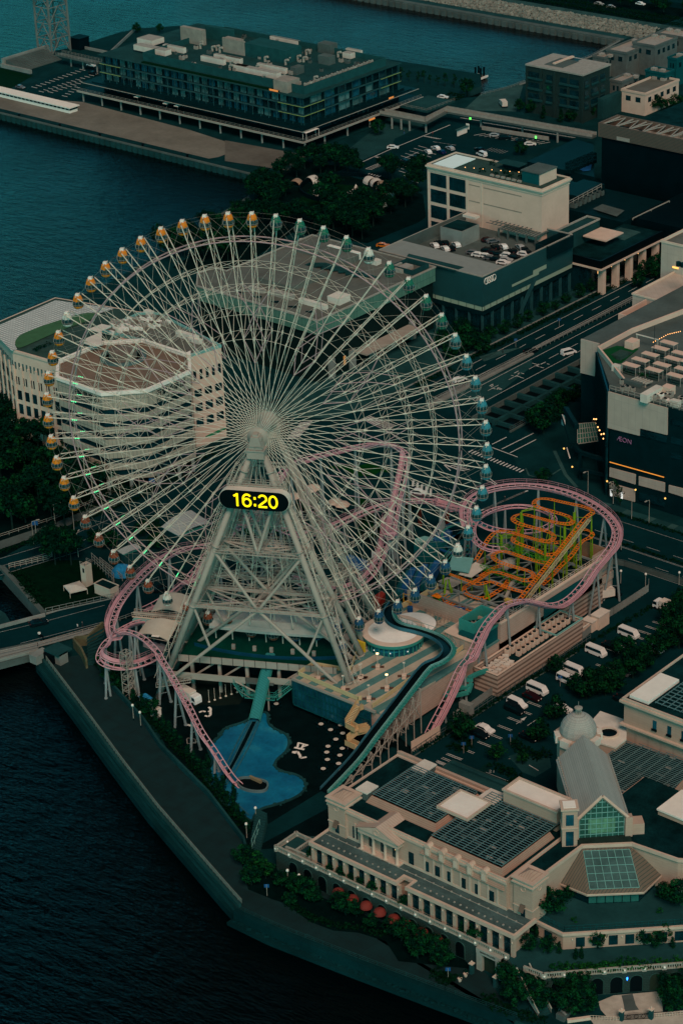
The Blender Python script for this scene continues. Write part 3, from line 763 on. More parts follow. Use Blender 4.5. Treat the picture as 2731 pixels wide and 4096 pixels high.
for i in range(24): B('mullion',M['white'],t,-372.2-i*2.4,-372-i*2.4,285.0,285.14,1.2,2.2)
ground('lawn','a',[(0,425),(210,475),(60,560),(-300,540),(-300,400)],M['lawn'])
ground('car_park','a',[(175,560),(330,470),(560,420),(640,440),(620,640),(330,640)],M['asphalt'],.025)
lot=ground('car_park','a',[(560,425),(640,440),(600,470)],M['asphalt'],.03)
marks('bay_marking',lot,'a',(200,545),(500,435),12,(3.6,0),.35); marks('bay_marking',lot,'a',(245,572),(560,470),12,(3.2,0),.35); marks('bay_marking',lot,'a',(300,575),(500,510),8,(3.6,0),.35); marks('bay_marking',lot,'a',(390,600),(470,545),5,(3.4,0),.35)
t=thing('sea_stairs','stepped concrete seating with white edges by the crane','steps',(-446,330,0))
mb=MB()
for i in range(9): mb.box(-447+i*1.3,-446+i*1.3+.3,318,340,0,3.2-i*.35)
mb.build('steps',M['greym'],t); B('side_wall',M['grey'],t,-449,-430,316.4,317.6,0,1.6); B('side_wall',M['grey'],t,-449.5,-448.3,317.6,345,0,3.6)
sb=MB(); 
for i in range(5): sb.box(-442,-408,346+i*.0,352,2.2,2.6)
t=thing('footbridge','pale railed footbridge from the crane terrace to the hotel deck','footbridge',(-420,350,0))
a_=P('a',370,335,4.6);b_=P('a',620,392,4.6)
mb=MB(); mb.ribbon([a_,b_],4.0,4.0,4.6); mb.build('deck',M['greym'],t)
mb=MB(); d_=(b_-a_).normalized().cross(ZW)*2; rail(mb,[a_+d_,b_+d_],4.6); rail(mb,[a_-d_,b_-d_],4.6); mb.build('railing',M['unit'],t)
for k in (.3,.6,.95): p=a_.lerp(b_,k); mb=MB().tube((p.x,p.y,0),(p.x,p.y,4),.4,n=8); mb.build('column',M['grey'],t)
mb=MB(); mb.ribbon([P('a',500,300),P('a',690,340),P('a',860,180)],.5,0,1.2); tag(mb.build('garden_wall',M['grey']),'low pale wall round the terrace behind the hotel','wall')
sheet_=ground('terrace','a',[(480,290),(760,200),(850,185),(850,215),(690,330),(600,300)],M['asphalt2'],.02)
t=thing('harbour_crane','tall lattice crane tower with a pale machine house, cut by the frame','crane',(-448,350,0))
x0,x1,y0,y1=-452.5,-443.5,342,353; zs=[0,7,14,21,27]
mb=MB()
for x in (x0,x1):
 for y in (y0,y1): mb.box(x-.35,x+.35,y-.35,y+.35,0,27)
mb.build('corner_post',mat('crane_grey',(.14,.15,.14)),t)
mb=MB()
for za,zb in zip(zs,zs[1:]):
 for (p,q) in (((x0,y0),(x1,y0)),((x1,y0),(x1,y1)),((x1,y1),(x0,y1)),((x0,y1),(x0,y0))):
  m_=((p[0]+q[0])/2,(p[1]+q[1])/2)
  mb.tube((*p,za),(*m_,zb),.22,n=5);mb.tube((*q,za),(*m_,zb),.22,n=5);mb.tube((*p,zb),(*q,zb),.22,n=5)
  mb.tube((*p,(za+zb)/2),(*q,(za+zb)/2),.12,n=4)
mb.build('lattice_bracing',mat('crane_grey',(.14,.15,.14)),t)
B('platform',mat('crane_grey',(.14,.15,.14)),t,x0-1.5,x1+1.5,y0-1.5,y1+1.5,27,27.8)
mb=MB(); mb.lathe([(4.5,27.8),(4.5,29),(3,29.3)],((x0+x1)/2,(y0+y1)/2,0),20); mb.build('slewing_ring',M['dark2'],t)
B('machine_house',M['cream2'],t,-449,-440,346,353,29.3,34); B('jib',M['leg'],t,-449,-447,300,346,30,32)
tag(MB().box(-445.5,-439.5,355,361,0,5).box(-445.8,-439.2,354.7,361.3,5,5.3).build('utility_kiosk',M['dark']),'black box kiosk beside the crane foot','kiosk')
H_=thing('hotel','long dark hotel with gridded balcony windows over a columned deck on the pier','hotel',(-310,330,0))
B('deck',M['dark2'],H_,-382,-257.2,299.6,372,4.0,4.6)
df=MB(); df.box(-382.2,-257.0,299.2,299.6,4.0,4.75); df.box(-257.2,-256.8,299.6,372,4.0,4.75); df.build('deck_edge',M['leg'],H_)
mb=MB(); rail(mb,[(-382,299.9),(-257.5,299.9),(-257.5,371.5)],4.6,1.1,2.5,.035); mb.build('railing',M['unit'],H_)
for i in range(12): x=-380+i*11.15; MB().tube((x,300.6,0),(x,300.6,4),.38,n=10).build('column',M['grey'],H_)
for i in range(5): y=313+i*13.5; MB().tube((-258.2,y,0),(-258.2,y,4),.38,n=10).build('column',M['grey'],H_)
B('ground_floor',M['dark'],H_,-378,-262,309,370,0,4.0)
B('shop_front',M['glass'],H_,-374,-263,307,364,4.6,7.9)
mb=MB()
for i in range(38): x=-373+i*2.95; mb.box(x,x+.16,306.8,307,4.6,7.9)
for i in range(19): y=308+i*2.95; mb.box(-263,-262.8,y,y+.16,4.6,7.9)
mb.build('shop_mullion',M['dark2'],H_)
mb=MB(); mb.box(-380.5,-258.4,300.6,371,7.95,8.1); mb.box(-377,-260.2,303.2,369,8.1,8.35); mb.box(-372.5,-262.2,306,366.5,8.35,9.0); mb.build('canopy',M['dark2'],H_)
mb=MB(); mb.box(-380.6,-258.3,300.45,300.6,7.9,8.12);mb.box(-258.4,-258.25,300.6,371,7.9,8.12); mb.build('canopy_edge',M['leg'],H_)
B('core',M['dark2'],H_,-373,-263.2,307.2,363.5,8.3,19.2)
zf=[8.6,12.2,15.8,19.3]
for k,(za,zb) in enumerate(zip(zf,zf[1:])):
 mb=MB(); mb.box(-374.2,-262,305.7,364.3,zb-.14,zb); mb.build('floor_slab',mat('facade_grey',(.05,.075,.075),.6),H_)
wc=[M['glassp'],M['glassb'],M['glass']]; rr=random.Random(3)
for k in range(3):
 for i in range(26):
  x=-372.6+i*4.22; mt_=wc[rr.choice([0,0,1,1,2])]
  if k==0 or i<18 or 1:
   o=B('window',mt_,H_,x+.35+rr.uniform(0,.9),x+3.7,307.0,307.3,zf[k]+.25,zf[k]+3.2)
 for i in range(6):
  y=311+i*8.2; B('window',wc[rr.choice([0,0,1,2])],H_,-263.3,-263.0,y,y+rr.uniform(4,7),zf[k]+.25,zf[k]+3.2)
mb=MB()
for i in range(27): x=-373.2+i*4.22; mb.box(x-.09,x+.09,305.75,306.0,8.5,19.2)
for i in range(15): y=306+i*4.1; mb.box(-262.2,-262.05,y-.09,y+.09,8.5,19.2)
mb.build('facade_post',mat('facade_grey',(.05,.075,.075),.6),H_)
mb=MB()
for i in range(90): x=-373+i*1.22; mb.box(x-.03,x+.03,306.93,307.0,8.6,19.1)
for i in range(44): y=307.5+i*1.28; mb.box(-263.1,-263.02,y-.03,y+.03,8.6,19.1)
mb.build('window_mullion',M['dark2'],H_)
gl=emis('soft_cove_light',(.45,.6,.15),.04)
mb=MB()
for z in zf[1:]: mb.box(-275,-261.9,305.55,305.7,z-.05,z+.08);mb.box(-262,-261.85,305.7,318,z-.05,z+.08);mb.box(-262,-261.85,352,364.3,z-.05,z+.08); mb.box(-374.2,-362,305.55,305.7,z-.05,z+.08)
mb.build('cove_light',gl,H_)
B('roof',M['greyd'],H_,-374.6,-261.6,305.3,364.7,19.3,19.6)
B('planting_strip',M['hedge'],H_,-350,-275,306.3,307.6,19.6,20.1)
mb=MB(); X0,X1,Y0,Y1=-352,-264.2,309.4,358
for (a,b_,c,d) in ((X0,X1,Y0,Y0+.3),(X0,X1,Y1-.3,Y1),(X0,X0+.3,Y0+.3,Y1-.3),(X1-.3,X1,Y0+.3,Y1-.3)): mb.box(a,b_,c,d,19.6,22.9)
mb.build('roof_screen',mat('grey_green_cladding',(.035,.070,.066)),H_)
B('upper_roof',M['greyd'],H_,X0+.4,X1-.4,Y0+.4,Y1-.4,19.6,20.6)
sgn_=MB().box(-279,-274.5,305.35,305.45,19.9,20.6).build('lit_sign',emis('orange_sign_light',(1,.33,.08),.3),H_)
MB().box(-256.9,-256.7,338,341.5,3.2,3.9).build('lit_sign',MATS['orange_sign_light'],H_); MB().box(-258.2,-258.1,352,355,8.3,9.0).build('lit_sign',MATS['orange_sign_light'],H_)
boxpx('penthouse',mat('penthouse_grey',(.27,.235,.20)),H_,'b',(302,498),(468,488),19.6,24)
boxpx('penthouse',mat('penthouse_grey',(.27,.235,.20)),H_,'a',(1130,165),(1290,185),19.6,27)
boxpx('penthouse',mat('penthouse_grey',(.27,.235,.20)),H_,'a',(1402,232),(1530,262),19.6,26.5)
boxpx('penthouse',mat('penthouse_grey',(.27,.235,.20)),H_,'b',(0,232),(118,245),19.6,26.3)
boxpx('penthouse',MATS['grey_green_cladding'],H_,'b',(120,268),(480,285),19.6,26)
boxpx('penthouse',MATS['grey_green_cladding'],H_,'a',(1285,160),(1470,185),19.6,26)
boxpx('penthouse',M['greym'],H_,'b',(408,420),(495,410),19.6,23.5)
boxpx('penthouse',M['greym'],H_,'b',(582,345),(690,345),19.6,24)
boxpx('penthouse',M['greym'],H_,'b',(580,268),(705,268),19.6,24.5)
for fr,l,r_ in (('a',(838,282),(1075,310)),('a',(1022,280),(1168,300)),('a',(1260,350),(1400,380)),('a',(1462,408),(1568,415)),('b',(50,410),(352,455)),('b',(200,398),(388,430)),('b',(0,352),(95,372)),('a',(860,240),(1030,235)),('a',(1340,340),(1505,372)),('b',(290,225),(455,262)),('b',(735,330),(815,330)),('b',(755,305),(860,318))):
 x0,x1,y0,y1=rectpx(fr,l,r_,22.6)
 if y1-y0<1.4: y1=y0+1.6
 o=B('cooling_unit',M['offwhite'],H_,x0,x1,y0,y1,20.6,22.7)
 MB().box(x0+.2,x1-.2,y0+.2,y1-.2,22.7,22.85).build('fan_grille',M['unit'],o)
for i in range(80):
 x=rr.uniform(-346,-266);y=rr.uniform(311,356); s_=rr.uniform(.7,1.5)
 if rr.random()<.6: acunit(H_,x,y,20.6,s_*1.3,s_,s_,M['unit'] if i%2 else M['greym'])
 else:
  MB().tube((x,y,20.6),(x,y,22.5),.5,n=8).tube((x,y,22.4),(x+1.6,y,22.9),.5,n=8).build('duct',M['leg'],H_)
for i in range(13): y=313+i*3.2; acunit(H_,-266.5,y,22.0,1.2,1.8,1.1)
par=Proto(lambda:(lambda t:(MB().lathe([(1.7,2.1),(.9,2.5),(.05,2.75)],n=4,rot=.78).build('canopy',M['offwhite'],t),MB().tube((0,0,0),(0,0,2.7),.05,n=5).build('pole',M['unit'],t),t)[2])(thing('parasol','x','parasol')))
for i,p in enumerate([(820,640),(1000,682),(1075,696)]): q=P('a',p[0],p[1]+14,4.6); par.put((q.x,max(q.y,302),4.6),0,1,'square white parasol on the hotel deck, %s from the left'%ORD[i],'parasols on the hotel deck')
for i,p in enumerate([(835,705),(868,695),(895,687)]): q=P('b',p[0],p[1]+14,4.6); par.put((q.x,q.y,4.6),0,1,'pale parasol at the side of the hotel deck, %s towards the sea'%ORD[i],'parasols on the hotel deck')
t=thing('glass_pergola','white framed awning at the near corner of the hotel deck','awning',(-262,303,4.6))
x0,x1,y0,y1=rectpx('b',(485,830),(590,805),7.6); B('roof',M['white'],t,x0,x1,y0,y1,7.5,7.6)
for x in (x0+.1,x1-.1):
 for y in (y0+.1,y1-.1): MB().tube((x,y,4.6),(x,y,7.5),.07,n=5).build('post',M['white'],t)
t=thing('pedestrian_deck','railed grey footbridge running right from the hotel deck to the mall','footbridge',(-240,360,0))
pts=[P('b',985,705,4.6),P('b',1255,758,4.6),P('b',1385,690,4.6),P('c',1010,850,4.8)]
MB().ribbon(pts,3.4,3.9,4.6).build('deck',M['greym'],t)
mb=MB()
for s_ in (-1,1):
 off=[]
 for i,p in enumerate(pts):
  a_=pts[max(0,i-1)];b_=pts[min(len(pts)-1,i+1)]; off.append(p+(b_-a_).normalized().cross(ZW)*1.6*s_)
 for a_,b_ in zip(off,off[1:]):
  n_=int((b_-a_).length/2); mb.quad((a_.x,a_.y,4.6),(b_.x,b_.y,4.6),(b_.x,b_.y,5.7),(a_.x,a_.y,5.7))
 rail(mb,off,4.6,1.2,2.5,.06,1)
mb.build('railing',M['unit'],t)
for p in [(1045,745),(1103,750),(1155,758),(1258,770)]: q=P('b',p[0],p[1],4); MB().tube((q.x,q.y,0),(q.x,q.y,4),.42,n=9).build('column',M['grey'],t)
for p in [(300,735),(560,780),(780,830)]: q=P('c',p[0],p[1],4); MB().tube((q.x,q.y,0),(q.x,q.y,4),.42,n=9).build('column',M['grey'],t)
B('upper_terrace',M['greyd'],t,-256.8,-243,357,375,4.0,4.6)
mb=MB(); rail(mb,[(-256,357.2),(-243.2,357.2),(-243.2,375)],4.6,1.1,2.5,.04); mb.build('railing',M['unit'],t)
emb=MB()
rnd=random.Random(5)
for i in range(190):
 for j in range(7):
  x=-440+i*1.05+rnd.uniform(-.4,.4); y=508+j*1.5+rnd.uniform(-.3,.3); s_=rnd.uniform(.5,1.0); emb.box(-s_,s_,-s_*.8,s_*.8,-s_*.5,s_*.5,Matrix.LocRotScale(Vector((x,y,.3+j*.38)),Euler((rnd.uniform(-.5,.5),rnd.uniform(-.5,.5),rnd.uniform(0,3))),None))
o=emb.build('rubble_revetment',M['rock']); tag(o,'sloping band of pale rubble stones along the far shore','rubble bank'); o['kind']='stuff'
mb=MB(); mb.box(-520,-248.8,499.0,501.8,-2.6,.5)
for i in range(70): x=-520+i*3.9; mb.box(x,x+2.3,498.2,499.0,-2.9,-.1)
struct(mb.build('far_quay_wall',M['greym']))
struct(MB().box(-520,-248.8,501.8,507,0,.25).build('far_quay_walk',M['greyd']))
struct(MB().box(-520,-200,519,524,0,2.6).build('far_shore_bank',M['pave2']))
hedge('shore_hedge',[(-420,527),(-230,527)],2.2,1.8,'long clipped hedge along the top of the far embankment',2.2)
hedge('shore_hedge',[(-420,534),(-230,534)],2.6,1.8,'second clipped hedge behind the far embankment',2.2)
struct(MB().box(-520,-160,560,600,0,2.4).build('far_road',M['asphalt']))
treeline(Vector((-330,548,0)),Vector((-190,546,0)),16,1.3,'round','{} tree from the left on the far shore at the top edge',2.2,'trees on the far shore',3)
treeline(Vector((-300,575,0)),Vector((-180,575,0)),13,1.4,'round','{} tree from the left in the back row on the far shore',2.2,'trees on the far shore',4)
car('car','silver','c',(1040,25),0,'pale car among trees at the top edge of the photo',2.2); car('car','silver','c',(1115,45),0,'second pale car among trees near the top edge',2.2); car('car','white','c',(1300,25),0,'white car in the car park at the top right',2.2)
t=thing('floating_jetty','small white-edged floating pontoon with dark piles in the harbour','pontoon',(-268,410,-2))
a_=P('c',130,540,-1.6);b_=P('c',315,468,-1.6); MB().ribbon([a_,b_],4.5,-2.4,-1.6).build('deck',M['greym'],t); MB().ribbon([a_+Vector((2.4,0,0)),b_+Vector((2.4,0,0))],.4,-2.2,-1.4).build('fender',M['white'],t)
for k in (.82,.93):
 for s_ in (-1.4,1.4): p=a_.lerp(b_,k); MB().tube((p.x+s_,p.y,-4),(p.x+s_,p.y,2.4),.4,n=8).build('pile',M['black'],t)
for k in (.4,.55,.7,.85): p=a_.lerp(b_,k); MB().box(p.x-.9,p.x+.5,p.y-.7,p.y+.7,-1.6,-.5).build('equipment_box',M['unit'],t)
mb=MB(); rail(mb,[(-244.4,420),(-244.9,472),(-249.2,499)],0,1.1,2.5,.05); mb.ribbon([(-244.5,420),(-245,472),(-249.3,499)],.8,-.2,.4); tag(mb.build('quay_railing',M['grey']),'pale railing on the sea wall behind the dark brick building','railing')
ground('promenade','c',[(300,590),(570,510),(520,700),(190,690)],M['pave2'],.02)
mb=MB(); rail(mb,[P('c',300,600),P('c',470,560),P('c',570,520)],0,1.2,2,.05); tag(mb.build('quay_railing',M['grey']),'railing along the shore left of the dark brick building','railing')
t=thing('brick_building','square dark brick block of four storeys with pale flat roof','building',(-205,400,0))
B('wall',blocks('dark_brick',(.020,.026,.022),(.028,.034,.028),(.012,.016,.014),.8,.3,.03),t,-219.4,-192.1,391,409,0,19)
B('roof',M['unit'],t,-219.8,-191.7,390.6,409.4,19.0,19.6)
mb=MB(); mb.box(-213,-204,394,405,19.6,19.75); mb.build('roof_panel',M['greym'],t)
MB().box(-210.4,-209.2,396,409,19.6,20.2).build('roof_duct',M['cream'],t); MB().box(-208.9,-205,398,408,19.6,19.7).build('roof_well',M['black'],t)
for k in range(3):
 z=5.8+k*4.3
 for (a0,a1) in ((-218.6,-211.6),(-209.6,-206.8),(-203,-194)):
  o=B('window',M['glass'],t,a0,a1,390.85,391.1,z,z+2.4); B('balcony',M['greyd'],o,a0-.1,a1+.1,390.4,390.85,z-.5,z+.3)
 for (a0,a1) in ((392,394.6),(396.4,401),(402.6,405.6)):
  o=B('window',M['glass'],t,-192.2,-191.95,a0,a1,z,z+2.4); B('balcony',M['greyd'],o,-191.95,-191.6,a0-.1,a1+.1,z-.5,z+.3)
for k in range(5): B('pilaster',MATS['dark_brick'],t,-219.6+k*6.7,-218.5+k*6.7,390.6,391,0,19)
boxpx('arcade_wing',M['cream2'],t,'c',(940,632),(1028,612),0,7.5)
boxpx('arcade_wing',M['greyd'],t,'c',(1030,618),(1185,575),0,8)
for i in range(3): o=B('arch_window',M['dark'],t,-192.1+1.2+0,-190.5,0,1,2,3) if 0 else None
vill=[((1085,310),(1390,262),11,6,'pale'),((1108,500),(1290,470),10,5,'pale'),((1000,350),(1130,340),9,5,'pale'),((1250,265),(1530,235),13,7,'pale'),((1180,560),(1540,500),9,8,'white'),((1330,440),(1510,440),11.5,5,'teal'),((1470,360),(1600,340),11.5,5,'teal'),((1400,205),(1570,235),12,5,'pale')]
for i,(l,r_,z,dd,cn) in enumerate(vill):
 t=thing('wedding_villa',f'{"white" if cn=="white" else "grey"} flat-roofed villa by the harbour at the top right, {ORD[i]} of eight','building',(P('c',*l,z).x,P('c',*l,z).y,0),'flat-roofed villas')
 x0,x1,y0,y1=rectpx('c',l,r_,z)
 if y1-y0<4: y1=y0+10
 if x1-x0<4: x1=x0+8
 mw={'pale':mat('villa_grey_wall',(.095,.115,.11)),'white':M['cream2'],'teal':M['tealdk']}[cn]
 B('wall',mw,t,x0,x1,y0,y1,0,z-.6); mb=MB(); parapet(mb,x0-.2,x1+.2,y0-.2,y1+.2,z-.6,.9,.5); mb.build('parapet',mw,t); B('roof',M['roofg'] if cn!='pale' else M['unit'],t,x0+.3,x1-.3,y0+.3,y1-.3,z-.6,z-.4)
 windows(t,'+x',x1,y0+1,y1-1,max(2,int((y1-y0)/4)),z-4,z-2,.5); windows(t,'-y',y0,x0+1,x1-1,max(2,int((x1-x0)/5)),z-4,z-2,.5)
 for k in range(2): B('dormer',M['unit'],t,x0+1+k*4,x0+3+k*4,y1-4,y1-2,z-.4,z+.6)
# ================================================================== CAR PARK, PARK, MALLS
ground('paving','b',[(700,965),(870,1090),(1240,840),(1230,700),(1000,760),(780,930)],M['greyd'],.02)
cpk=ground('car_park','c',[(-300,1040),(-240,870),(0,760),(130,700),(330,740),(860,840),(690,960),(300,1000),(100,1100)],M['asphalt'],.03)
acc=ground('access_road','b',[(700,1080),(1300,800),(1480,690),(1568,700),(1370,830),(1000,1010),(860,1130)],M['asphalt'],.04)
mb=MB(); linepx(mb,'b',[(850,1022),(1020,945),(1410,785)],.35,.07); linepx(mb,'b',[(1090,1010),(1210,955)],.2,.07); linepx(mb,'b',[(880,1060),(1000,1010)],.2,.07)
linepx(mb,'c',[(0,830),(105,785)],.2,.07); mb.build('lane_line',M['paint'],acc)
marks('crosswalk',acc,'b',(930,985),(1005,1000),7,(2.2,1.2),.35,.07); marks('crosswalk',acc,'b',(1232,855),(1320,872),7,(1.8,1.2),.3,.07); marks('crosswalk',acc,'b',(885,1060),(990,1015),9,(2.6,.6),.3,.07); marks('crosswalk',acc,'b',(880,1100),(950,1115),5,(0,2.5),.5,.07)
for s,e,n in (((1075,995),(1210,915),6),((1110,1040),(1290,935),7),((1060,1045),(1150,1130),4)): marks('bay_marking',cpk,'b',s,e,n,(5.2,-.6),.24,.06)
marks('bay_marking',cpk,'c',(255,850),(660,905),13,(2.2,4.6),.28,.06); marks('bay_marking',cpk,'c',(0,890),(100,905),5,(3,.4),.22,.06)
marks('hatched_marking',cpk,'c',(310,770),(850,860),30,(2.6,.6),.35,.06); marks('bay_marking',cpk,'c',(330,945),(430,965),7,(0,4),.2,.06,M['paintw']); marks('hatched_marking',cpk,'c',(170,740),(260,755),6,(2.2,.6),.35,.06)
fm=MB()
for i in range(26):
 p=P('c',305+i*16,815+i*2.6,0); fm.box(p.x,p.x+1.5,p.y,p.y+.12,.1,1.7)
tag(fm.build('panel_fence',M['unit']),'pale panel fence between car park rows and the hatched walkway','fence')
for i,(k,c,fr,px,a,l) in enumerate([('car','white','b',(1272,953),150,'white car parked in front of the second row of the far car park'),('car','white','b',(1320,930),160,'white car beside another white car in the far car park'),('car','silver','b',(1410,932),160,'silver car third along the middle row of the far car park'),('car','dark blue','b',(1355,955),160,'dark car just behind the row of white cars in the far car park'),('car','black','b',(1195,990),165,'black car alone on the left of the far car park'),('van','black','b',(1125,1020),160,'black people carrier nearest the trees in the far car park'),('car','white','b',(1052,925),30,'white car driving on the access road by the hotel'),('car','white','b',(1365,610),20,'white car on the curved road behind the hotel deck'),('van','white','c',(305,970),165,'white van parked behind the bright sky-lit roof panel'),('car','silver','c',(388,850),40,'silver car at the left end of the fence row'),('van','black','c',(450,866),40,'black van second in the fence row of the car park'),('car','black','c',(550,885),40,'black car third in the fence row of the car park'),('car','white','c',(608,905),40,'white car at the right end of the fence row'),('car','black','c',(290,940),165,'black car in front of the barrier in the middle of the far car park')]):
 car(k,c,fr,px,a,l,0,'cars in the far car park')
car('truck','white','c',(440,660),140,'white and yellow lorry on the waterfront paving left of the brick building')
car('car','grey','a',(130,548),0,'dark grey car beside the lawn at the far left'); car('car','white','a',(575,410),0,'white car half under the footbridge near the hotel'); car('car','black','a',(588,462),0,'black car at the top of the marked car park left of the hotel')
kb=thing('ticket_booth','small white roofed booth with barriers in the far car park','booth',(P('c',180,820).x,P('c',180,820).y,0))
x0,x1,y0,y1=rectpx('c',(138,815),(225,790),2.6); B('roof',M['pave2'],kb,x0,x1,y0,y1,2.5,2.7); B('cabin',M['white'],kb,x0+.8,x1-.8,y0+.6,y1-.6,0,2.5); B('sign_panel',M['white'],kb,x1-1.5,x1,y1,y1+.2,1.2,3.4)
tl=emis('green_signal',(.1,1,.1),2)
for i,p in enumerate([(235,765),(645,885)]):
 q=P('c',p[0],p[1]+14,0); t=thing('signal_lamp','car park signal showing a green light, '+('beside the booth' if i==0 else 'at the right end of the fence row'),'signal',tuple(q)); MB().tube(q,q+ZW*2.6,.1,n=6).build('pole',M['dark2'],t); MB().box(q.x-.3,q.x+.3,q.y-.3,q.y-.0,2.0,2.9).build('light',tl,t)
treeline(P('b',1110,500),P('b',1480,560),9,.8,'sparse','{} slender tree from the left along the waterfront railing right of the hotel',0,'waterfront trees',.6)
tree(*P('c',215,600)[:2],1.15,'round','big dark round tree beside the floating pontoon'); tree(*P('b',960,850)[:2],1.1,'round','leafy tree under the right edge of the hotel deck'); tree(*P('a',865,205)[:2],.8,'round','tree on the sea wall corner behind the hotel'); tree(*P('a',1005,205)[:2],.7,'round','low tree on the sea wall right of the corner tree')
hedge('waterfront_hedge',[P('c',80,650),P('c',190,610),P('c',90,590)],2.0,1.2,'planting bed hedge beside the curved road near the pontoon')
hedge('kerb_hedge',[P('c',480,820),P('c',690,862)],1.6,1.0,'low hedge along the hatched walkway of the far car park')
for i,p in enumerate([(550,975),(610,710),(690,745),(800,770),(540,700),(730,640),(860,765)]): q=P('c',*p); tree(q.x,q.y,[.9,.9,1.1,1.1,.8,.8,.8][i],'cone' if i in(2,3) else 'round',['bush-like tree by the corner of the car park above the roof garden','tree against the left part of the brick building','tall pointed tree against the middle of the brick building','tall pointed tree against the right part of the brick building','small tree at the left corner of the brick building','slim tree between the two pointed trees','tree between brick building and footbridge'][i])
treeline(P('c',985,740),P('c',1060,700),3,1.0,'round','{} dark tree in front of the arcade wing of the brick building'); treeline(P('c',1340,700),P('c',1520,690),5,1.0,'round','{} tree from the left below the white villa')
tree(*P('c',1380,640)[:2],1.2,'cone','dark conifer in front of the white villa')
ground('park_soil','e',[(160,340),(430,60),(900,130),(1240,280),(1260,420),(1000,600),(420,520),(0,800),(-330,740),(-60,560),(0,500),(120,400)],M['dirt'],.02)
ground('shore_path','e',[(-60,420),(150,285),(170,330),(120,400),(20,430)],M['greym'],.03)
ground('park_lawn','e',[(440,330),(520,260),(700,215),(900,230),(970,290),(900,350),(740,380),(560,370)],M['lawn'],.03)
rw=P('e',730,285,0); cx_,cy_=rw.x,rw.y
q1=P('e',1020,250);q2=P('e',440,240); Rr=(q1-q2).length/2; cc=(q1+q2)/2
mb=MB(); pts=[(cc.x+Rr*.88*math.cos(t),cc.y+Rr*.88*math.sin(t)) for t in [2*math.pi*i/48 for i in range(48)]]; mb.ribbon(pts,.6,0,1.6,True); tag(mb.build('ring_wall',M['dark']),'dark low ring wall round the tent garden','wall')
def tentfn(c):
 def fn():
  t=thing('shell_tent','x','tent'); mb=MB(); N=8
  for i in range(N):
   a0=math.pi*i/N;a1=math.pi*(i+1)/N
   for j in range(5):
    x0=-1.8+j*.72;x1=x0+.72
    r0=2.4*math.sqrt(max(0,1-(x0/4.5)**2));r1=2.4*math.sqrt(max(0,1-(x1/4.5)**2))
    mb.quad((x0,r0*math.cos(a0),r0*math.sin(a0)),(x1,r1*math.cos(a0),r1*math.sin(a0)),(x1,r1*math.cos(a1),r1*math.sin(a1)),(x0,r0*math.cos(a1),r0*math.sin(a1)))
  mb.build('canopy',mat('tent_'+c,dict(white=(.55,.52,.47),tan=(.30,.21,.15))[c],.8),t,True)
  mb=MB(); mb.path([(-1.8,2.2*math.cos(math.pi*i/10),2.2*math.sin(math.pi*i/10)) for i in range(11)],.06,5); mb.build('hoop',M['unit'],t); MB().box(-1.6,1.6,-2.2,2.2,0,.12).build('floor',M['dark2'],t); return t
 return Proto(fn)
TT={c:tentfn(c) for c in('white','tan')}
for i,(x,y,c) in enumerate([(910,205,'white'),(950,218,'white'),(985,235,'tan'),(1005,250,'tan'),(1018,268,'white'),(1015,285,'white'),(1005,302,'white'),(990,322,'tan'),(968,350,'white'),(545,200,'white'),(445,222,'tan'),(598,278,'white'),(500,595,'white')]):
 q=P('e',x,y); dv=Vector((q.x-cc.x,q.y-cc.y)); TT[c].put((q.x,q.y,0),math.atan2(dv.y,dv.x)+math.pi/2,1.0,f'{c} arched shell tent, '+(f'{ORD[i]} clockwise in the arc on the right of the ring' if i<9 else ['on the far left side of the ring, white top','at the left end of the ring','inside the ring near the left trees','outside the ring just behind the rim of the wheel'][i-9]),'shell tents of the garden')
star=Proto(lambda:(lambda t:(MB().lathe([(3.6,.9),(2.4,1.4),(1.1,2.3),(.25,3.9),(.05,4.2)],n=7).build('canopy',M['offwhite'],t),MB().tube((0,0,0),(0,0,4.3),.07,n=6).build('pole',M['unit'],t),t)[2])(thing('peaked_tent','x','tent')))
for i,(x,y) in enumerate([(822,280),(865,325)]): q=P('e',x,y); star.put((q.x,q.y,0),.3*i,.95,'peaked star tent in the middle of the ring, '+('upper one' if i==0 else 'lower one'),'peaked tents')
tr=random.Random(21)
pk=[(405,130),(450,180),(500,120),(560,95),(600,150),(640,90),(690,130),(740,110),(700,80),(800,110),(840,160),(770,150),(200,260),(240,220),(260,300),(310,250),(330,330),(380,290),(230,360),(300,380),(190,330),(350,200),(150,420),(330,440),(640,290),(690,270),(620,380),(660,420),(700,380),(750,430),(800,400),(850,390),(880,430),(820,460),(760,500),(900,380),(940,420),(960,370),(1020,360),(1040,400),(1070,330),(1090,290),(1050,210),(1020,180),(1190,220),(1220,180),(1200,270),(1130,360),(1170,320),(720,470),(680,500),(860,500),(930,480),(800,540),(860,560),(60,500),(100,560),(140,600),(-40,560),(-110,520),(-160,600),(-220,560),(-60,640),(-300,640),(-340,700),(-250,680),(40,620),(150,500),(90,440),(20,700),(-130,700),(-400,640),(300,480),(240,440),(380,470),(460,470),(560,480),(620,540)]
for i,(x,y) in enumerate(pk):
 q=P('e',x,y,0); hx='left' if x<350 else ('middle' if x<800 else 'right')
 tree(q.x,q.y,1.05*tr.uniform(.8,1.2),'pine',f'dark pine in the shore park, number {i+1} from the top, {hx} side',0,'pines of the shore park')
car('taxi','orange','e',(990,600),28,'orange taxi on the street beside the dark park trees')
ground('street','e',[(900,620),(1100,560),(1340,440),(1300,420),(1050,520),(880,590)],M['asphalt'],.035)
mb=MB()
for i in range(26):
 q=P('e',880+i*3.2,170+i*2.9) if 0 else None
t=thing('cream_office','tall cream building with dark gridded windows, roof garden and bright white rooftop','building',(-120,245,0))
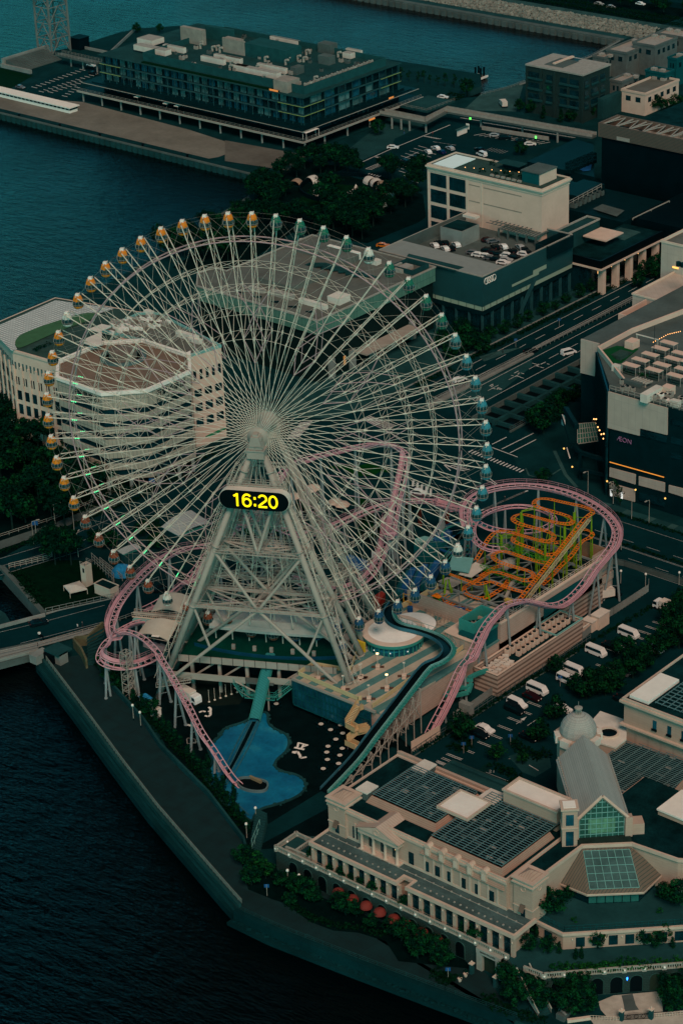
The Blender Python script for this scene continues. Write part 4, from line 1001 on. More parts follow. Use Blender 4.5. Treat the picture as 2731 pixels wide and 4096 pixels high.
x0,x1,y0,y1=-145.4,-98.9,237.5,252.3; zt=32.2
B('wall',M['cream'],t,x0,x1,y0,y1,0,zt)
mb=MB(); mb.box(x0-.7,x1+.7,y0-.7,y1+.7,zt,zt+.5); mb.box(x0-.35,x1+.35,y0-.35,y1+.35,zt-.6,zt); mb.box(x0-.2,x1+.2,y0-.2,y1+.2,zt-1.3,zt-1.0); mb.build('cornice',M['cream2'],t)
mb=MB(); parapet(mb,x0-.3,x1+.3,y0-.3,y1+.3,zt+.5,.5,.5); mb.build('parapet',M['cream2'],t)
B('roof',M['timber'],t,x0+.25,x1-.25,y0+.25,y1-.25,zt+.5,zt+.62)
B('glass_roof',mat('bright_roof_membrane',(.72,.85,.84),.5,.02,.3),t,x0+1.2,x0+9.5,y0+1.2,y1-1.4,zt+.62,zt+.8)
for k in range(5):
 for (a,b_) in ((x0+.9,x0+7.6),(x0+8.9,x0+15.6)):
  o=B('window',M['glass'],t,a,b_,y0-.06,y0+.2,zt-6.3-k*5.6,zt-1.9-k*5.6); mb=MB()
  for i in range(1,6): mb.box(a+(b_-a)*i/6-.05,a+(b_-a)*i/6+.05,y0-.12,y0-.06,zt-6.3-k*5.6,zt-1.9-k*5.6)
  mb.build('mullion',M['dark2'],o)
for k,(a,b_) in enumerate(((x0+17,x0+21.5),(x0+23,x0+38.5))):
 for z in (zt-2.8,zt-8.3): B('recess_line',M['terracotta'] if 0 else mat('tan_band',(.30,.24,.19)),t,a,b_,y0-.03,y0+.05,z-.4,z)
for i,(a,z) in enumerate(((x0+22.3,zt-1.5),(x0+16.2,zt-1.5),(x0+8.2,zt-1.5),(x0-.0,zt-1.5))): B('pilaster',M['cream2'],t,a-.3,a+.3,y0-.12,y0,10,zt-1.3)
B('stair_head',M['tealdk'],t,x1-10.5,x1-3.6,y0+3.5,y1-2.5,zt+.62,zt+4.3); B('stair_wall',M['cream'],t,x1-3.6,x1-3.2,y0+3.5,y1-2.5,zt+.62,zt+4.2) 
mb=MB(); mb.box(x1-10.8,x1-3.0,y0+3.2,y1-2.2,zt+4.3,zt+4.6); mb.build('stair_roof',M['greym'],t)
B('pergola_roof',M['greyd'],t,x0+22,x0+31,y0+8.5,y0+13,zt+3,zt+3.2); B('bar_counter',M['dark2'],t,x0+22,x0+31,y0+12,y0+13,zt+.6,zt+3)
lb_=emis('warm_bulb',(1,.45,.15),2)
for i in range(8):
 xx=x0+14+i*2.9; yy=y0+ (2+((i*37)%9))
 MB().box(-.1,.1,-.1,.1,0,.18,Matrix.Translation((xx,yy,zt+1.6))).build('string_light',lb_,t)
for i,(xx,yy) in enumerate([(17,11),(19,3),(26,6),(29,4.5),(32,7),(35,5),(24,3)]):
 hedge('planter_shrub',[(x0+xx,y0+yy),(x0+xx+2.5,y0+yy+.4)],1.6,1.6,'x',zt+.6,M['leafA'],t)
for i in range(6): B('bench',M['unit'],t,x0+24+i*2.2,x0+25.4+i*2.2,y0+2.2,y0+2.9,zt+.62,zt+1.2)
t=thing('showroom','large grey-green metal clad showroom with rooftop car deck and four ring emblem','building',(-110,215,0))
x0,x1,y0,y1=-130.4,-88.9,193.4,240.6; zt=19.0
B('ground_storey',M['glass'],t,x0+.8,x1-.8,y0+.8,y1-.8,0,6.6)
clad=blocks('metal_cladding',(.030,.062,.062),(.034,.068,.068),(.022,.048,.048),1.0,.5,.015,.45,off=.0)
mb=MB(); mb.box(x0,x1,y0,y1,9.3,15.19); mb.box(x0,x1,y0,y0+.3,15.19,zt-.01); mb.box(x0,x1,y1-.3,y1,15.19,zt-.01); mb.box(x0,x0+.3,y0+.3,y1-.3,15.19,zt-.01); mb.box(x1-.3,x1,y0+.3,y1-.3,15.19,zt-.01); mb.build('upper_wall',clad,t)
B('light_band',emis('lit_frosted_band',(.45,.6,.45),.02),t,x0+.1,x1-.1,y0+.1,y1-.1,7.9,9.3)
B('lower_wall',M['dark2'],t,x0,x1,y0,y1,6.4,7.9)
mb=MB()
for i in range(14): xx=x0+1+i*3.1; mb.box(xx,xx+.12,y0+.02,y0+.1,7.9,9.3)
for i in range(9): yy=y0+1+i*3.1; mb.box(x1-.1,x1-.02,yy,yy+.12,7.9,9.3)
mb.build('band_mullion',M['dark2'],t)
for i in range(9): xx=x0+i*5.1; B('column',MATS['facade_grey'],t,xx,xx+.5,y0,y0+.8,0,6.4)
for i in range(1,10): yy=y0+i*5.1; B('column',MATS['facade_grey'],t,x1-.8,x1,yy,min(yy+.5,y1),0,6.4)
mb=MB()
for i in range(26): xx=x0+i*1.6; mb.box(xx,xx+.08,y0+.72,y0+.79,0,6.4)
for i in range(29): yy=y0+i*1.6; mb.box(x1-.79,x1-.72,yy,yy+.08,0,6.4)
for z in (2.1,4.3): mb.box(x0+.7,x1-.7,y0+.72,y0+.79,z,z+.08); mb.box(x1-.79,x1-.72,y0+.7,y1-.7,z,z+.08)
mb.build('shopfront_mullion',M['dark2'],t)
mb=MB(); mb.box(x1-.02,x1+.06,y0+15,y0+29,11.2,12.0); mb.box(x1-.02,x1+.06,y0+26,y0+33,12.0,13.3); mb.build('strip_window',MATS['lit_frosted_band'],t)
mb=MB(); mb.quad((x1+.05,y0+22,6.4),(x1+.05,y0+25,6.4),(x1+.05,y0+29,11.0),(x1+.05,y0+26.5,11.0)); mb.quad((x1+.05,y0+18,1),(x1+.05,y0+20,1),(x1+.05,y0+25,6.4),(x1+.05,y0+22,6.4)); mb.build('slanted_panel',MATS['facade_grey'],t)
mb=MB(); parapet(mb,x0,x1,y0,y1,zt-.01,.35,.35); mb.build('parapet',M['leg'],t)
roofm=stripes('ribbed_pale_roof',(.23,.25,.235),(.20,.22,.205),.6,.8,0)
B('front_roof',roofm,t,x0+.4,x1-.4,y0+.4,y0+11.5,zt-.4,zt+.12)
B('solar_panel',M['greyd'],t,x0+4,x0+20,y0+5.0,y0+7.6,zt+.12,zt+.2) if 0 else sheet('roof_patch',PP('e',[(1150,650),(1500,735),(1440,760),(1130,680)],zt+.13),zt+.15,M['greyd'],t)
B('car_deck',M['greym'],t,x0+.4,x1-.4,y0+11.6,y1-.4,15.2,15.4)
B('deck_wall',M['greyd'],t,x0+.36,x1-.36,y0+11.5,y0+11.62,15.4,zt-.4)
mb=MB(); mb.box(x0+.35,x0+.6,y0+11.6,y1-.4,15.4,zt+.3);mb.build('screen_wall',M['greym'],t)
bx0,bx1,by0,by1=rectpx('d',(45,480),(290,465),20.6); B('lift_room',M['grey'],t,bx0,bx1,by0,by1,15.4,20.6); mb=MB(); mb.box(bx0+.4,bx1-.4,by0+.4,by1-.4,20.6,20.7); mb.build('lift_room_roof',M['roofd'],t)
mb=MB()
px0,px1,py0,py1=rectpx('d',(408,490),(740,500),18.6); mb.box(px0,px1,py0,py1,18.3,18.6)
for i in range(5): xx=px0+(px1-px0)*i/4; mb.box(xx-.3,xx+.3,py0,py0+.5,15.4,18.3)
mb.build('deck_canopy',M['greym'],t)
mb=MB()
for i in range(12): yy=px0+(px1-px0)*(i+.5)/12; mb.box(yy-.06,yy+.06,py0,py1,18.6,18.68)
mb.build('canopy_rib',M['leg'],t)
bx0,bx1,by0,by1=rectpx('d',(640,585),(880,535),19.4); mb=MB(); parapet(mb,bx0,bx1,by0,by1,15.4,3.9,.3); mb.build('plant_enclosure',M['dark2'],t)
bx0,bx1,by0,by1=rectpx('d',(185,402),(292,408),20.5); B('vent_house',M['offwhite'],t,bx0,bx1,by0,by1,19.6,20.4)
mb=MB()
for i in range(9): mb.tube((x0+14+i*1.7,y1-7,19.3),(x0+14+i*1.7,y1-1,19.3),.12,n=4)
for i in range(4): mb.tube((x0+12,y1-7+i*2,19.3),(x0+30,y1-7+i*2,19.3),.12,n=4)
mb.build('roof_frame',M['greym'],t)
mb=MB()
for i in range(4):
 c=Vector((x1+.12,y0+1.9+i*1.25,17.3)); mb.path([c+Vector((0,.98*math.cos(2*math.pi*j/28),.98*math.sin(2*math.pi*j/28))) for j in range(28)],.13,5,True)
mb.build('ring_emblem',M['white'],t)
crs=[((145,595),'white',150),((75,620),'white',150),((35,585),'black',150),((75,585),'black',150),((110,618),'black',150),((10,600),'white',150),((345,565),'dark red',60),((375,572),'grey',60),((250,645),'grey',20),((285,660),'white',20),((330,667),'white',20),((345,630),'black',20),((385,645),'dark red',20),((415,655),'black',20),((440,607),'white',150),((390,610),'black',150),((465,662),'white',20),((500,635),'black',150),((545,610),'silver',150),((570,625),'black',150),((590,645),'black',150),((570,655),'white',20),((455,690),'silver',20),((400,685),'black',20),((510,672),'black',20),((440,708),'white',20),((360,680),'grey',20)]
for i,(p,c,a) in enumerate(crs): car('car',c,'d',p,a,f'{c} car on the showroom roof deck, {ORD[i]} counting from the left wall' ,15.4,'cars on the showroom roof')
t=thing('shopping_mall','long dark mall with a pale green glass fascia and cluttered grey roof','building',(-130,160,0))
Z=20
out=[P('s',*p,Z) for p in ((455,660),(735,772),(990,617),(740,548),(548,632),(520,625))]
out=[(-154,134.8),(-104.9,134.8),(-104.9,189),(-154,189)]
t_l=P('s',455,660,Z)
out=[(t_l.x,135.2),(-104.9,135.2),(-104.9,189),(-154.3,189),(-154.3,150),(-160,150),(-160,143)]
cen=(-130,162)
MB().prism(out,0,15.6).build('wall',mat('dark_brown_wall',(.014,.014,.012),.8,.15),t)
MB().prism([(x+(.6 if x>cen[0] else -.6),y+(.6 if y>cen[1] else -.6)) for x,y in out],15.6,Z).build('fascia',blocks('green_glass_fascia',(.085,.19,.145),(.10,.215,.165),(.03,.08,.065),1.5,4.4,.05,.3,off=0),t)
MB().prism([(x+(.5 if x>cen[0] else -.5),y+(.5 if y>cen[1] else -.5)) for x,y in out],Z,Z+.15).build('roof',M['roofg'],t)
mb=MB(); mb.ribbon([(x+(.6 if x>cen[0] else -.6),y+(.6 if y>cen[1] else -.6)) for x,y in out],.4,Z,Z+.5,True); mb.build('parapet',M['leg'],t)
for (l,r_,h,mt_,nm) in (((445,600),(840,655),2.2,M['roofg'],'raised_roof'),((210,800),(640,760),2.0,M['roofg'],'raised_roof'),((640,915),(785,905),2.2,M['offwhite'],'skylight'),((460,930),(630,975),1.6,M['offwhite'],'skylight'),((280,880),(440,905),1.6,M['unit'],'skylight'),((150,850),(240,880),1.4,M['unit'],'skylight'),((915,690),(980,685),1.6,M['offwhite'],'cooling_unit'),((1050,720),(1110,705),1.6,M['unit'],'roof_hatch'),((1060,740),(1180,720),1.4,M['unit'],'plant_room'),((640,598),(840,645),2.4,M['white'],'parapet_sign'),((920,815),(960,815),1.4,M['unit'],'cooling_unit')):
 a0,a1,b0,b1=rectpx('e',l,r_,Z+h)
 if b1-b0<1: b1=b0+1.4
 B(nm,mt_,t,a0,a1,b0,b1,Z+.1,Z+h)
a0,a1,b0,b1=rectpx('e',(1030,742),(1270,738),Z+.8); mb=MB(); parapet(mb,-114,-105.4,180,188,Z+.1,1.6,.4); mb.build('roof_enclosure',M['greyd'],t)
mb=MB()
for i in range(7): mb.path([(-138+i*3,166+i*.9,Z+.2),(-137+i*3,168,Z+.8),(-133+i*3,171,Z+.8),(-130+i*3,172,Z+.2)],.45,6)
mb.build('roof_duct',M['greyd'],t)
for i in range(5): MB().tube((-140+i*7,138.2,Z+.15),(-137+i*7,138.2,Z+.9),.3,n=6).build('roof_pipe',M['dark2'],t)
for i in range(5): B('entrance_pier',M['grey'],t,-105,-104.2,139+i*9.5,141.5+i*9.5,0,6)
B('entrance_glow',emis('warm_shop_light',(1,.42,.12),.12),t,-104.95,-104.8,146,147,2,5)
B('entrance_canopy',M['leg'],t,-104.3,-99,150,176,5.2,5.6)
ground('mall_plaza','j',[(340,420),(380,260),(640,180),(960,80),(1060,200),(1000,340),(850,430)],M['pave2'],.02)
t=thing('dark_mall','huge near-black mall block at the upper right with a brown louvred roof frame','building',(-90,310,0))
B('wall',M['dark'],t,-131,-40,316.5,420,0,24.5); B('roof',M['roofd'],t,-130.6,-40,316.9,420,24.5,24.7)
pth=[P('c',1040,755,30),P('c',1568,712,30),P('c',1700,700,30)]
fp=[P('c',1063,845,27),P('c',1225,830,27)]
mb=MB(); a_=P('c',1040,745,30);b_=P('c',1568,712,30); c_=P('c',1568,790,27.0);d_=P('c',1065,845,27.0)
mb.box(-131.5,-60,315.8,316.4,24.6,29.5); mb.build('louvre_wall',stripes('brown_louvres',(.13,.085,.065),(.085,.055,.045),.5,.6,2),t)
B('frame_back',M['brown'],t,-131.5,-60,327,327.5,26,29.6); B('frame_end',M['brown'],t,-132.1,-131.5,315.8,327.5,24.6,29.6)
mb=MB()
for i in range(13):
 xx=-131+i*5.6; mb.tube((xx,316.4,29.2),(xx+2.8,327,29.2),.18,n=4); mb.tube((xx+5.6,316.4,29.2),(xx+2.8,327,29.2),.18,n=4); mb.box(xx,xx+.5,316.4,327,28.9,29.3)
mb.build('roof_truss',M['unit'],t)
for (l,r_,h) in (((1150,855),(1280,850),26),((1300,828),(1600,870),26.2),((1500,840),(1560,850),27),((1230,820),(1290,815),26)):
 a0,a1,b0,b1=rectpx('c',l,r_,h); b1=max(b1,b0+1.5); B('roof_unit',M['unit'],t,a0,a1,b0,b1,24.7,h)
sheet('skylight',PP('c',[(1470,895),(1500,885),(1520,905),(1490,915)],24.8),24.85,M['blue'],t)
t=thing('event_hall','black two-level mall wing with terrace behind the cream building','building',(-110,290,0))
B('lower_block',M['dark'],t,-93,-40,279.8,312,0,13); B('lower_block',M['dark2'],t,-150,-93.2,275,300,0,12.5); MB().prism(PP('c',[(590,1012),(890,872),(1005,905),(1010,1110),(830,1068)],9),0,9).build('lower_block',M['dark2'],t)
B('roof_plant',M['dark2'],t,-127,-118,284,300,12.5,14.2)
mb=MB()
rail(mb,[P('d',850,350,14),P('d',1055,240,14)],14,1.6,3,.1); rail(mb,[P('d',1250,438,13),P('d',1480,328,13)],13,.5,8,.2,1); mb.build('parapet_rail',M['leg'],t)
sheet('terrace',PP('d',[(1000,370),(1060,340),(1200,380),(1150,418)],13.05),13.1,M['greym'],t)
for i in range(7): q=P('d',880+i*28,335-i*13,14); acunit(t,q.x,q.y,12.6,2.4,1.4,1.6,M['greym'])
for i in range(24): q=P('c',850+(i%8)*22,1040-(i%8)*9+(i//8)*22,9); acunit(t,q.x,q.y,9,2.0,1.4,1.3,M['dark2'])
sheet('blue_tarp',PP('c',[(900,1050),(1000,1010),(985,1070),(940,1075)],9.1),9.15,M['blue'],t)
t=thing('colonnade_mall','dark roofed mall wing with tall pale stone columns and warm lights','building',(-88,255,0))
B('upper_block',M['greyd'],t,-98.5,-93.5,242,262,0,17); mb=MB(); parapet(mb,-98.5,-93.3,241,262,17,.6,.3); mb.build('upper_parapet',M['leg'],t)
B('inner_wall',M['glass'],t,-93.3,-83.5,241.6,272,0,9.4); B('roof',M['roofd'],t,-93.2,-78.6,241.5,276,11.4,11.7); mb=MB(); mb.box(-93.2,-78.2,240.9,241.5,9.4,12.2); mb.box(-78.6,-78.0,241.5,276,9.4,12.2); mb.build('fascia',M['black'],t)
mb=MB(); mb.box(-93.3,-77.9,240.6,240.9,9.0,9.6); mb.box(-78.0,-77.7,240.9,276,9.0,9.6); mb.build('soffit_edge',M['cream2'],t)
for i in range(5): B('column',M['cream2'],t,-80.6,-78.6,243.0+i*7.6,244.6+i*7.6,0,9.0); 
for i in range(4): MB().box(-83.5,-83.3,247+i*7.6,247.4+i*7.6,5,5.9).build('wall_lamp',lb_,t)
B('terrace_step',M['cream2'],t,-93,-84,252,262,14.2,14.6); B('terrace_floor',M['pave2'],t,-92,-84,262.5,272,11.7,11.8)
# ================================================================== MAIN ROAD, TRENCH, CROSSING
rd=ground('main_road','j',[(0,0)]*0 or [(100,420)]*0 or [],M['asphalt']) if 0 else None
rd=sheet('main_road',[(-81.8,128),(-69.6,142),(-67.8,190),(-66,430),(-80,430),(-77,214),(-78,175)],.03,M['asphalt']); struct(rd)
rd2=sheet('ramp_road',[(-66.4,140),(-52.0,140),(-51.6,430),(-65.6,430)],.035,M['asphalt']); struct(rd2)
jn=sheet('junction_road',[(-100,20),(-88,8),(-80,40),(-70,80),(-52,92),(-36,96),(-12,92),(10,86),(28,84),(70,84),(70,122),(34,119),(0,119),(-16,117.5),(-27,127),(-38.5,150),(-52,141),(-66,139),(-80,130),(-86,118),(-93,104),(-98,70)],.025,M['asphalt']); struct(jn)
mb=MB()
for x,y0,y1,dash in ((-77.3,132,420,0),(-73.6,140,420,1),(-70.2,146,420,0),(-65.2,150,420,0),(-57.2,150,420,0),(-61.2,150,420,1)):
 y=y0
 while y<y1:
  l=5 if dash else 30
  mb.quad((x-.08,y,.06),(x+.08,y,.06),(x+.08,min(y+l,y1),.06),(x-.08,min(y+l,y1),.06)); y+=10 if dash else 30
mb.build('lane_line',M['paint'],rd)
mb=MB()
rr=random.Random(9)
for gy in (152,162,173,183):
 for k in range(7): x=-63.5+rr.uniform(0,4.2);y=gy+rr.uniform(0,3.4); mb.box(x,x+.25,y,y+rr.uniform(.8,2.2),.05,.07) if k%2 else mb.box(x,x+rr.uniform(.8,1.8),y,y+.22,.05,.07)
mb.build('road_lettering',M['paint'],rd2)
def zebra(par,fr,a,b_,n,other,wd=.45):
 """stripes between line a-b, each running to the parallel line offset by `other` pixels' ground vector"""
 A_=P(fr,*a);v=P(fr,*other)-A_; return marks('crosswalk',par,fr,a,b_,n,(v.x,v.y),wd,.06)
zebra(jn,'h',(222,800),(540,925),17,(250,785)); zebra(jn,'h',(300,1165),(555,1055),16,(340,1150),.5)
zebra(jn,'j',(390,555),(470,460),12,(470,545),.5); zebra(jn,'j',(860,440),(1010,495),12,(920,418),.5); zebra(jn,'Z',(1290,70),(1440,115),10,(1350,20),.5)
zebra(jn,'X',(270,400),(330,440),5,(330,340),.5); zebra(jn,'j',(1180,820),(1290,870),5,(1175,870),.6)
mb=MB()
for fr,pts in (('h',[(370,770),(530,830)]),('h',[(430,780),(630,680)]),('h',[(480,805),(645,720)]),('h',[(370,750),(460,705)]),('h',[(350,960),(400,1000)]),('h',[(70,880),(180,915)]),('h',[(70,880),(110,915)]),('h',[(300,965),(360,985),(400,1010)]),('j',[(420,670),(600,650)]),('j',[(1340,700),(1470,760),(1480,720)]),('h',[(110,1060),(180,1040),(210,1060)])): linepx(mb,fr,pts,.3,.06)
mb.build('lane_line',M['paint'],jn)
marks('hatched_marking',jn,'h',(110,885),(180,915),5,(1.2,2),.4,.06); marks('lane_dash',jn,'j',(600,600),(1000,720),8,(1.4,.3),.15,.06,M['paintw']); marks('lane_dash',jn,'j',(1250,820),(1400,870),6,(1.6,-.4),.15,.06,M['paintw'])
t=thing('underpass_trench','sunken concrete trench with a row of cross beams beside the ramp','underpass',(-45,165,0))
mb=MB(); mb.box(-51.6,-51.1,140,300,0,1.6); 
for i in range(60): mb.box(-51.1,-50.95,141+i*2.6,141.3+i*2.6,0,1.2)
mb.build('retaining_wall',M['greym'],t)
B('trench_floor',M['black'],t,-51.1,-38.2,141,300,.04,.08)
for i in range(22): MB().box(-51.1,-44.8,142+i*6.2,143.1+i*6.2,.08,1.5).box(-44.8,-38.2,142.2+i*6.2,142.9+i*6.2,.08,1.2).build('cross_beam',M['greyd'],t)
MB().box(-45.3,-44.3,141,300,.08,1.35).build('spine_beam',M['greyd'],t)
mb=MB(); mb.box(-38.3,-37.9,140,300,0,.6); rail(mb,[(-38.1,140),(-38.1,300)],.6,1.2,2.5,.05); mb.build('edge_railing',M['greym'],t)
mb=MB(); rail(mb,[(-68.4,140),(-67.2,190),(-66,300)],.5,1.4,2.2,.08,2); mb.box(-68.6,-66.8,140,190,0,.5); mb.build('median',M['grey']); tag(bpy.data.objects['median'],'pale railed median between the two carriageways','railing')
ground('median_bank','h',[(60,465),(620,215),(620,260),(350,480),(60,520)],M['greyd'],.045)
mb=MB(); mb.box(-69.5,-68.9,142,300,0,.18); mb.box(-82.4,-81.9,128,420,0,.18); struct(mb.build('kerb',M['grey']))
struct(sheet('pavement',[(-90,118),(-82.5,128),(-82.5,430),(-88.6,430),(-88.6,193),(-104,186),(-104,125)],.02,M['greyd']))
ground('pavement_path','h',[(290,200),(420,160),(560,140),(480,170),(320,230)],M['pave2'],.05)
for i,(y0_,y1_) in enumerate(((150,166),(176,196),(200,236),(238,262),(264,300))): hedge('kerb_hedge',[(-80.2,y0_),(-79.2,y1_)],2.0,1.0,f'low hedge along the far kerb of the main road, {ORD[i]} from the junction')
treeline(Vector((-84.6,172,0)),Vector((-82.5,262,0)),15,.72,'round','{} street tree from the junction in front of the showroom side',0,'street trees by the showroom')
treeline(Vector((-76,262,0)),Vector((-74,330,0)),12,1.0,'round','{} street tree in front of the stone columns row',0,'street trees by the columns',1.6)
treeline(Vector((-72,255,0)),Vector((-68,330,0)),9,1.0,'round','{} tree of the outer row beyond the showroom',0,'street trees by the columns',1.5)
ground('forecourt','t',[(520,560),(640,480),(900,440),(1000,300),(1250,200),(1400,120),(1480,130),(1300,330),(1000,430),(700,660)],M['greym'],.03)
for i,(x,y,s_) in enumerate([(130,210,1.1),(230,160,1.2),(310,180,1.1),(60,150,1.0),(185,100,1.2)]): q=P('h',x,y); tree(q.x,q.y,s_,'round',f'round dark tree in the planting below the showroom corner, {ORD[i]} of five')
for i,(x,y,s_) in enumerate([(690,680,1.6),(760,600,1.3),(640,640,1.1),(800,520,1.0),(880,480,.9),(690,990,.8)]): q=P('h',x,y); tree(q.x,q.y,s_,'round',['largest dark round tree by the trench end','dark tree right of the largest tree by the trench','smaller tree left of the largest tree by the trench','tree along the trench railing below the cream box','farthest tree along the trench railing','small tree on the corner paving near the pink loop'][i])
ground('corner_plaza','h',[(550,870),(590,800),(700,740),(830,720),(900,880),(920,1010),(600,980)],M['pave'],.04)
mb=MB(); linepx(mb,'h',[(580,900),(600,945),(700,970),(800,905)],.5,.07); linepx(mb,'h',[(760,790),(830,940),(900,1020)],1.0,.065); mb.build('paving_band',M['pave2'],bpy.data.objects['corner_plaza'] if 'corner_plaza' in bpy.data.objects else None)
car('van','white','h',(848,175),70,'white van climbing the ramp road beside the trench'); car('car','black','h',(612,165),70,'black car on the main road right of the median railing'); car('car','white','h',(165,345),75,'white car beside the wheel rim on the main road'); car('car','white','j',(1215,895),20,'white car stopped at the junction behind the wheel'); car('car','black','j',(1180,885),20,'black car next to the white one at the junction')
person('dark','dark','h',(437,178),'person in dark clothes walking on the pavement by the hedge'); person('dark','blue','b',(1122,840),'person walking on the paving beside the hotel deck'); person('white','dark','b',(1297,695),'person in white on the curved road by the hotel'); person('red','dark','b',(1300,850),'person in red beside the crosswalk of the far car park'); person('dark','dark','h',(450,1108),'person crossing on the lower zebra crossing'); person('dark','dark','h',(305,1118),'person at the left end of the lower zebra crossing'); person('white','dark','i',(490,735),'person in white on the bridge pavement'); person('dark','dark','i',(520,722),'person in dark clothes on the bridge pavement')
signp=Proto(lambda:(lambda t:(MB().tube((0,0,0),(0,0,4),.08,n=6).build('pole',M['unit'],t),MB().box(-.7,.7,-.05,.05,3,4.1).build('panel',M['blue'],t),t)[2])(thing('road_sign','x','road sign')))
for i,(fr,x,y,l) in enumerate((('h',518,140,'blue road sign on the pavement left of the median'),('d',790,1110,'blue sign among the street trees by the showroom'),('g',960,900,'large blue direction sign beside the road under the bath house'),('i',230,150,'blue direction sign beside the road at the far left'),('o',243,530,'blue parking sign in the bed by the first car park tree'),('o',192,570,'second blue parking sign in the bed by the first car park tree'),('o',485,520,'blue banner sign left of the hedge in the car park'),('o',796,150,'blue sign board before the fourth van'),('q',95,900,'blue sign in the planting left of the stone gateway'),('p',108,760,'blue sign beside the waterfront path'))): q=P(fr,x,y); signp.put(tuple(q),.7,1.1 if i in(2,3) else .7,l,'road signs')
struct(sheet('side_road',[(-12,92),(28,91),(60,90),(200,100),(200,125),(34,119.5),(0,119.5)],.035,M['asphalt']))
mb=MB()
for y in (96.5,104.5): 
 for i in range(22): mb.quad((8+i*8,y,.07),(12+i*8,y,.07),(12+i*8,y+.15,.07),(8+i*8,y+.15,.07))
for y in (92.6,100.6,101.0,112.5): mb.quad((0,y,.07),(180,y,.07),(180,y+.13,.07),(0,y+.13,.07))
mb.build('lane_line',M['paintw'],bpy.data.objects['side_road'])
for k,(y,l) in enumerate(((115.5,'kerbside hedge strip before the store'),(102,'hedge strip on the median of the side road'))): hedge('median_hedge',[(2,y),(120,y)],1.2,.7,l)
struct(MB().box(-2,120,116.6,119.4,0,.12).build('pavement',M['greyd'])); mb=MB()
for i in range(16): mb.box(2+i*7,4+i*7,116.8,119.2,.12,.16)
mb.build('paving_band',M['pave2'],bpy.data.objects['pavement.001'] if 'pavement.001' in bpy.data.objects else None)
for i,(x,y) in enumerate([(1243,285),(1352,310),(970,125),(1128,190),(1178,480)]): lamp('tall','l',(x,y),f'slim street lamp on the side road below the store, {ORD[i]} of five',0,rz=-1.57,group='side road lamps')
# ================================================================== BIG STORE (RIGHT)
S_=thing('department_store','big dark and cream department store with roof terrace and pink neon lettering','building',(20,170,0))
zt=30
out=[(6.5,123.6),(120,123.6),(120,260),(-20.1,260),(-20.1,148.4),(-14.2,148.4),(-14.2,143.6),(-11.6,143.6)]
MB().prism([(6.7,124.0),(119,124.0),(119,259),(-19.9,259),(-19.9,148.6),(-14,148.6),(-11.4,143.8)],0,zt).build('wall',M['dark2'],S_)
MB().prism([(6.9,124.2),(119,124.2),(119,259),(-19.7,259),(-19.7,148.8),(-14,148.8),(-11.4,144.0)],zt,zt+.1).build('roof',M['greym'],S_)
def pf(mb,fr,pts,Y,th=.25):
 """panel on a wall facing -y: pixels give x and z on the plane y=Y"""
 o=[]
 for (a,b_) in pts:
  d=(P(fr,a,b_,0)-CAM); tt=(Y-CAM.y)/d.y; o.append(CAM+d*tt)
 n=len(mb.v); k=len(o); mb.v+=[(q.x,Y,q.z) for q in o]+[(q.x,Y+th,q.z) for q in o]
 mb.f.append(tuple(n+i for i in range(k))[::-1] if 0 else tuple(n+i for i in range(k))); mb.m.append(0)
 for i in range(k): j=(i+1)%k; mb.f.append((n+i,n+j,n+k+j,n+k+i)); mb.m.append(0)
 mb.f.append(tuple(n+k+i for i in range(k))[::-1]); mb.m.append(0); return o
creamp=blocks('cream_metal_panels',(.44,.355,.30),(.46,.37,.31),(.30,.27,.24),2.2,7,.03,.7,off=0)
mb=MB(); pf(mb,'h',[(1097,418),(1467,522),(1465,690),(1295,648),(1293,695),(1090,645)],123.6,.4); mb.build('cream_panel',creamp,S_)
mb=MB(); pf(mb,'h',[(1105,895),(1267,938),(1265,1000),(1104,950)],123.7,.3); mb.build('cream_panel',creamp,S_)
mb=MB(); pf(mb,'h',[(1288,950),(1450,990),(1449,1048),(1288,1005)],123.7,.3); mb.build('cream_panel',creamp,S_)
mb=MB(); pf(mb,'h',[(1476,1005),(1620,1040),(1620,1095),(1475,1050)],123.7,.3); mb.build('cream_panel',creamp,S_)
mb=MB(); pf(mb,'h',[(1104,990),(1262,1035),(1262,1110),(1104,1065)],123.7,.3); mb.build('cream_panel',creamp,S_)
mb=MB(); pf(mb,'h',[(925,88),(1040,118),(1012,322),(922,300)],147.8,.4); mb.build('cream_panel',creamp,S_)
mb=MB(); pf(mb,'h',[(1295,655),(1465,700),(1463,740),(1295,695)],123.75,.2); mb.build('window',M['glass'],S_)
for i,(a,b_) in enumerate((((1490,590),(1568,640)),((1490,700),(1568,760)),((1490,800),(1568,850)))):
 mb=MB(); pf(mb,'h',[(a[0],a[1]),(b_[0]+60,a[1]+36),(b_[0]+60,b_[1]+16),(a[0],b_[1]-18)],123.8,.15); mb.build('window',M['glass'],S_)
mb=MB(); o=pf(mb,'h',[(1105,857),(1446,953),(1446,958),(1105,862)],123.5,.1); mb.build('light_strip',emis('amber_strip_light',(1,.34,.05),.45),S_)
mb=MB(); pf(mb,'h',[(1290,1050),(1450,1090),(1450,1140),(1290,1100)],123.7,.2); mb.build('shop_window',M['glass'],S_)
for x,y in ((1268,1034),(1090,980),(1454,1088),(872,890),(820,775)):
 mb=MB(); d=P('h',x,y,0)-CAM; Yq=123.2 if x>1000 else 128; p=CAM+d*((Yq-CAM.y)/d.y); mb.lathe([(.05,-.25),(.22,-.12),(.25,.08),(.14,.22)],(p.x,Yq,p.z),8); mb.build('wall_lamp',emis('amber_lamp',(1,.5,.12),1.0),S_)
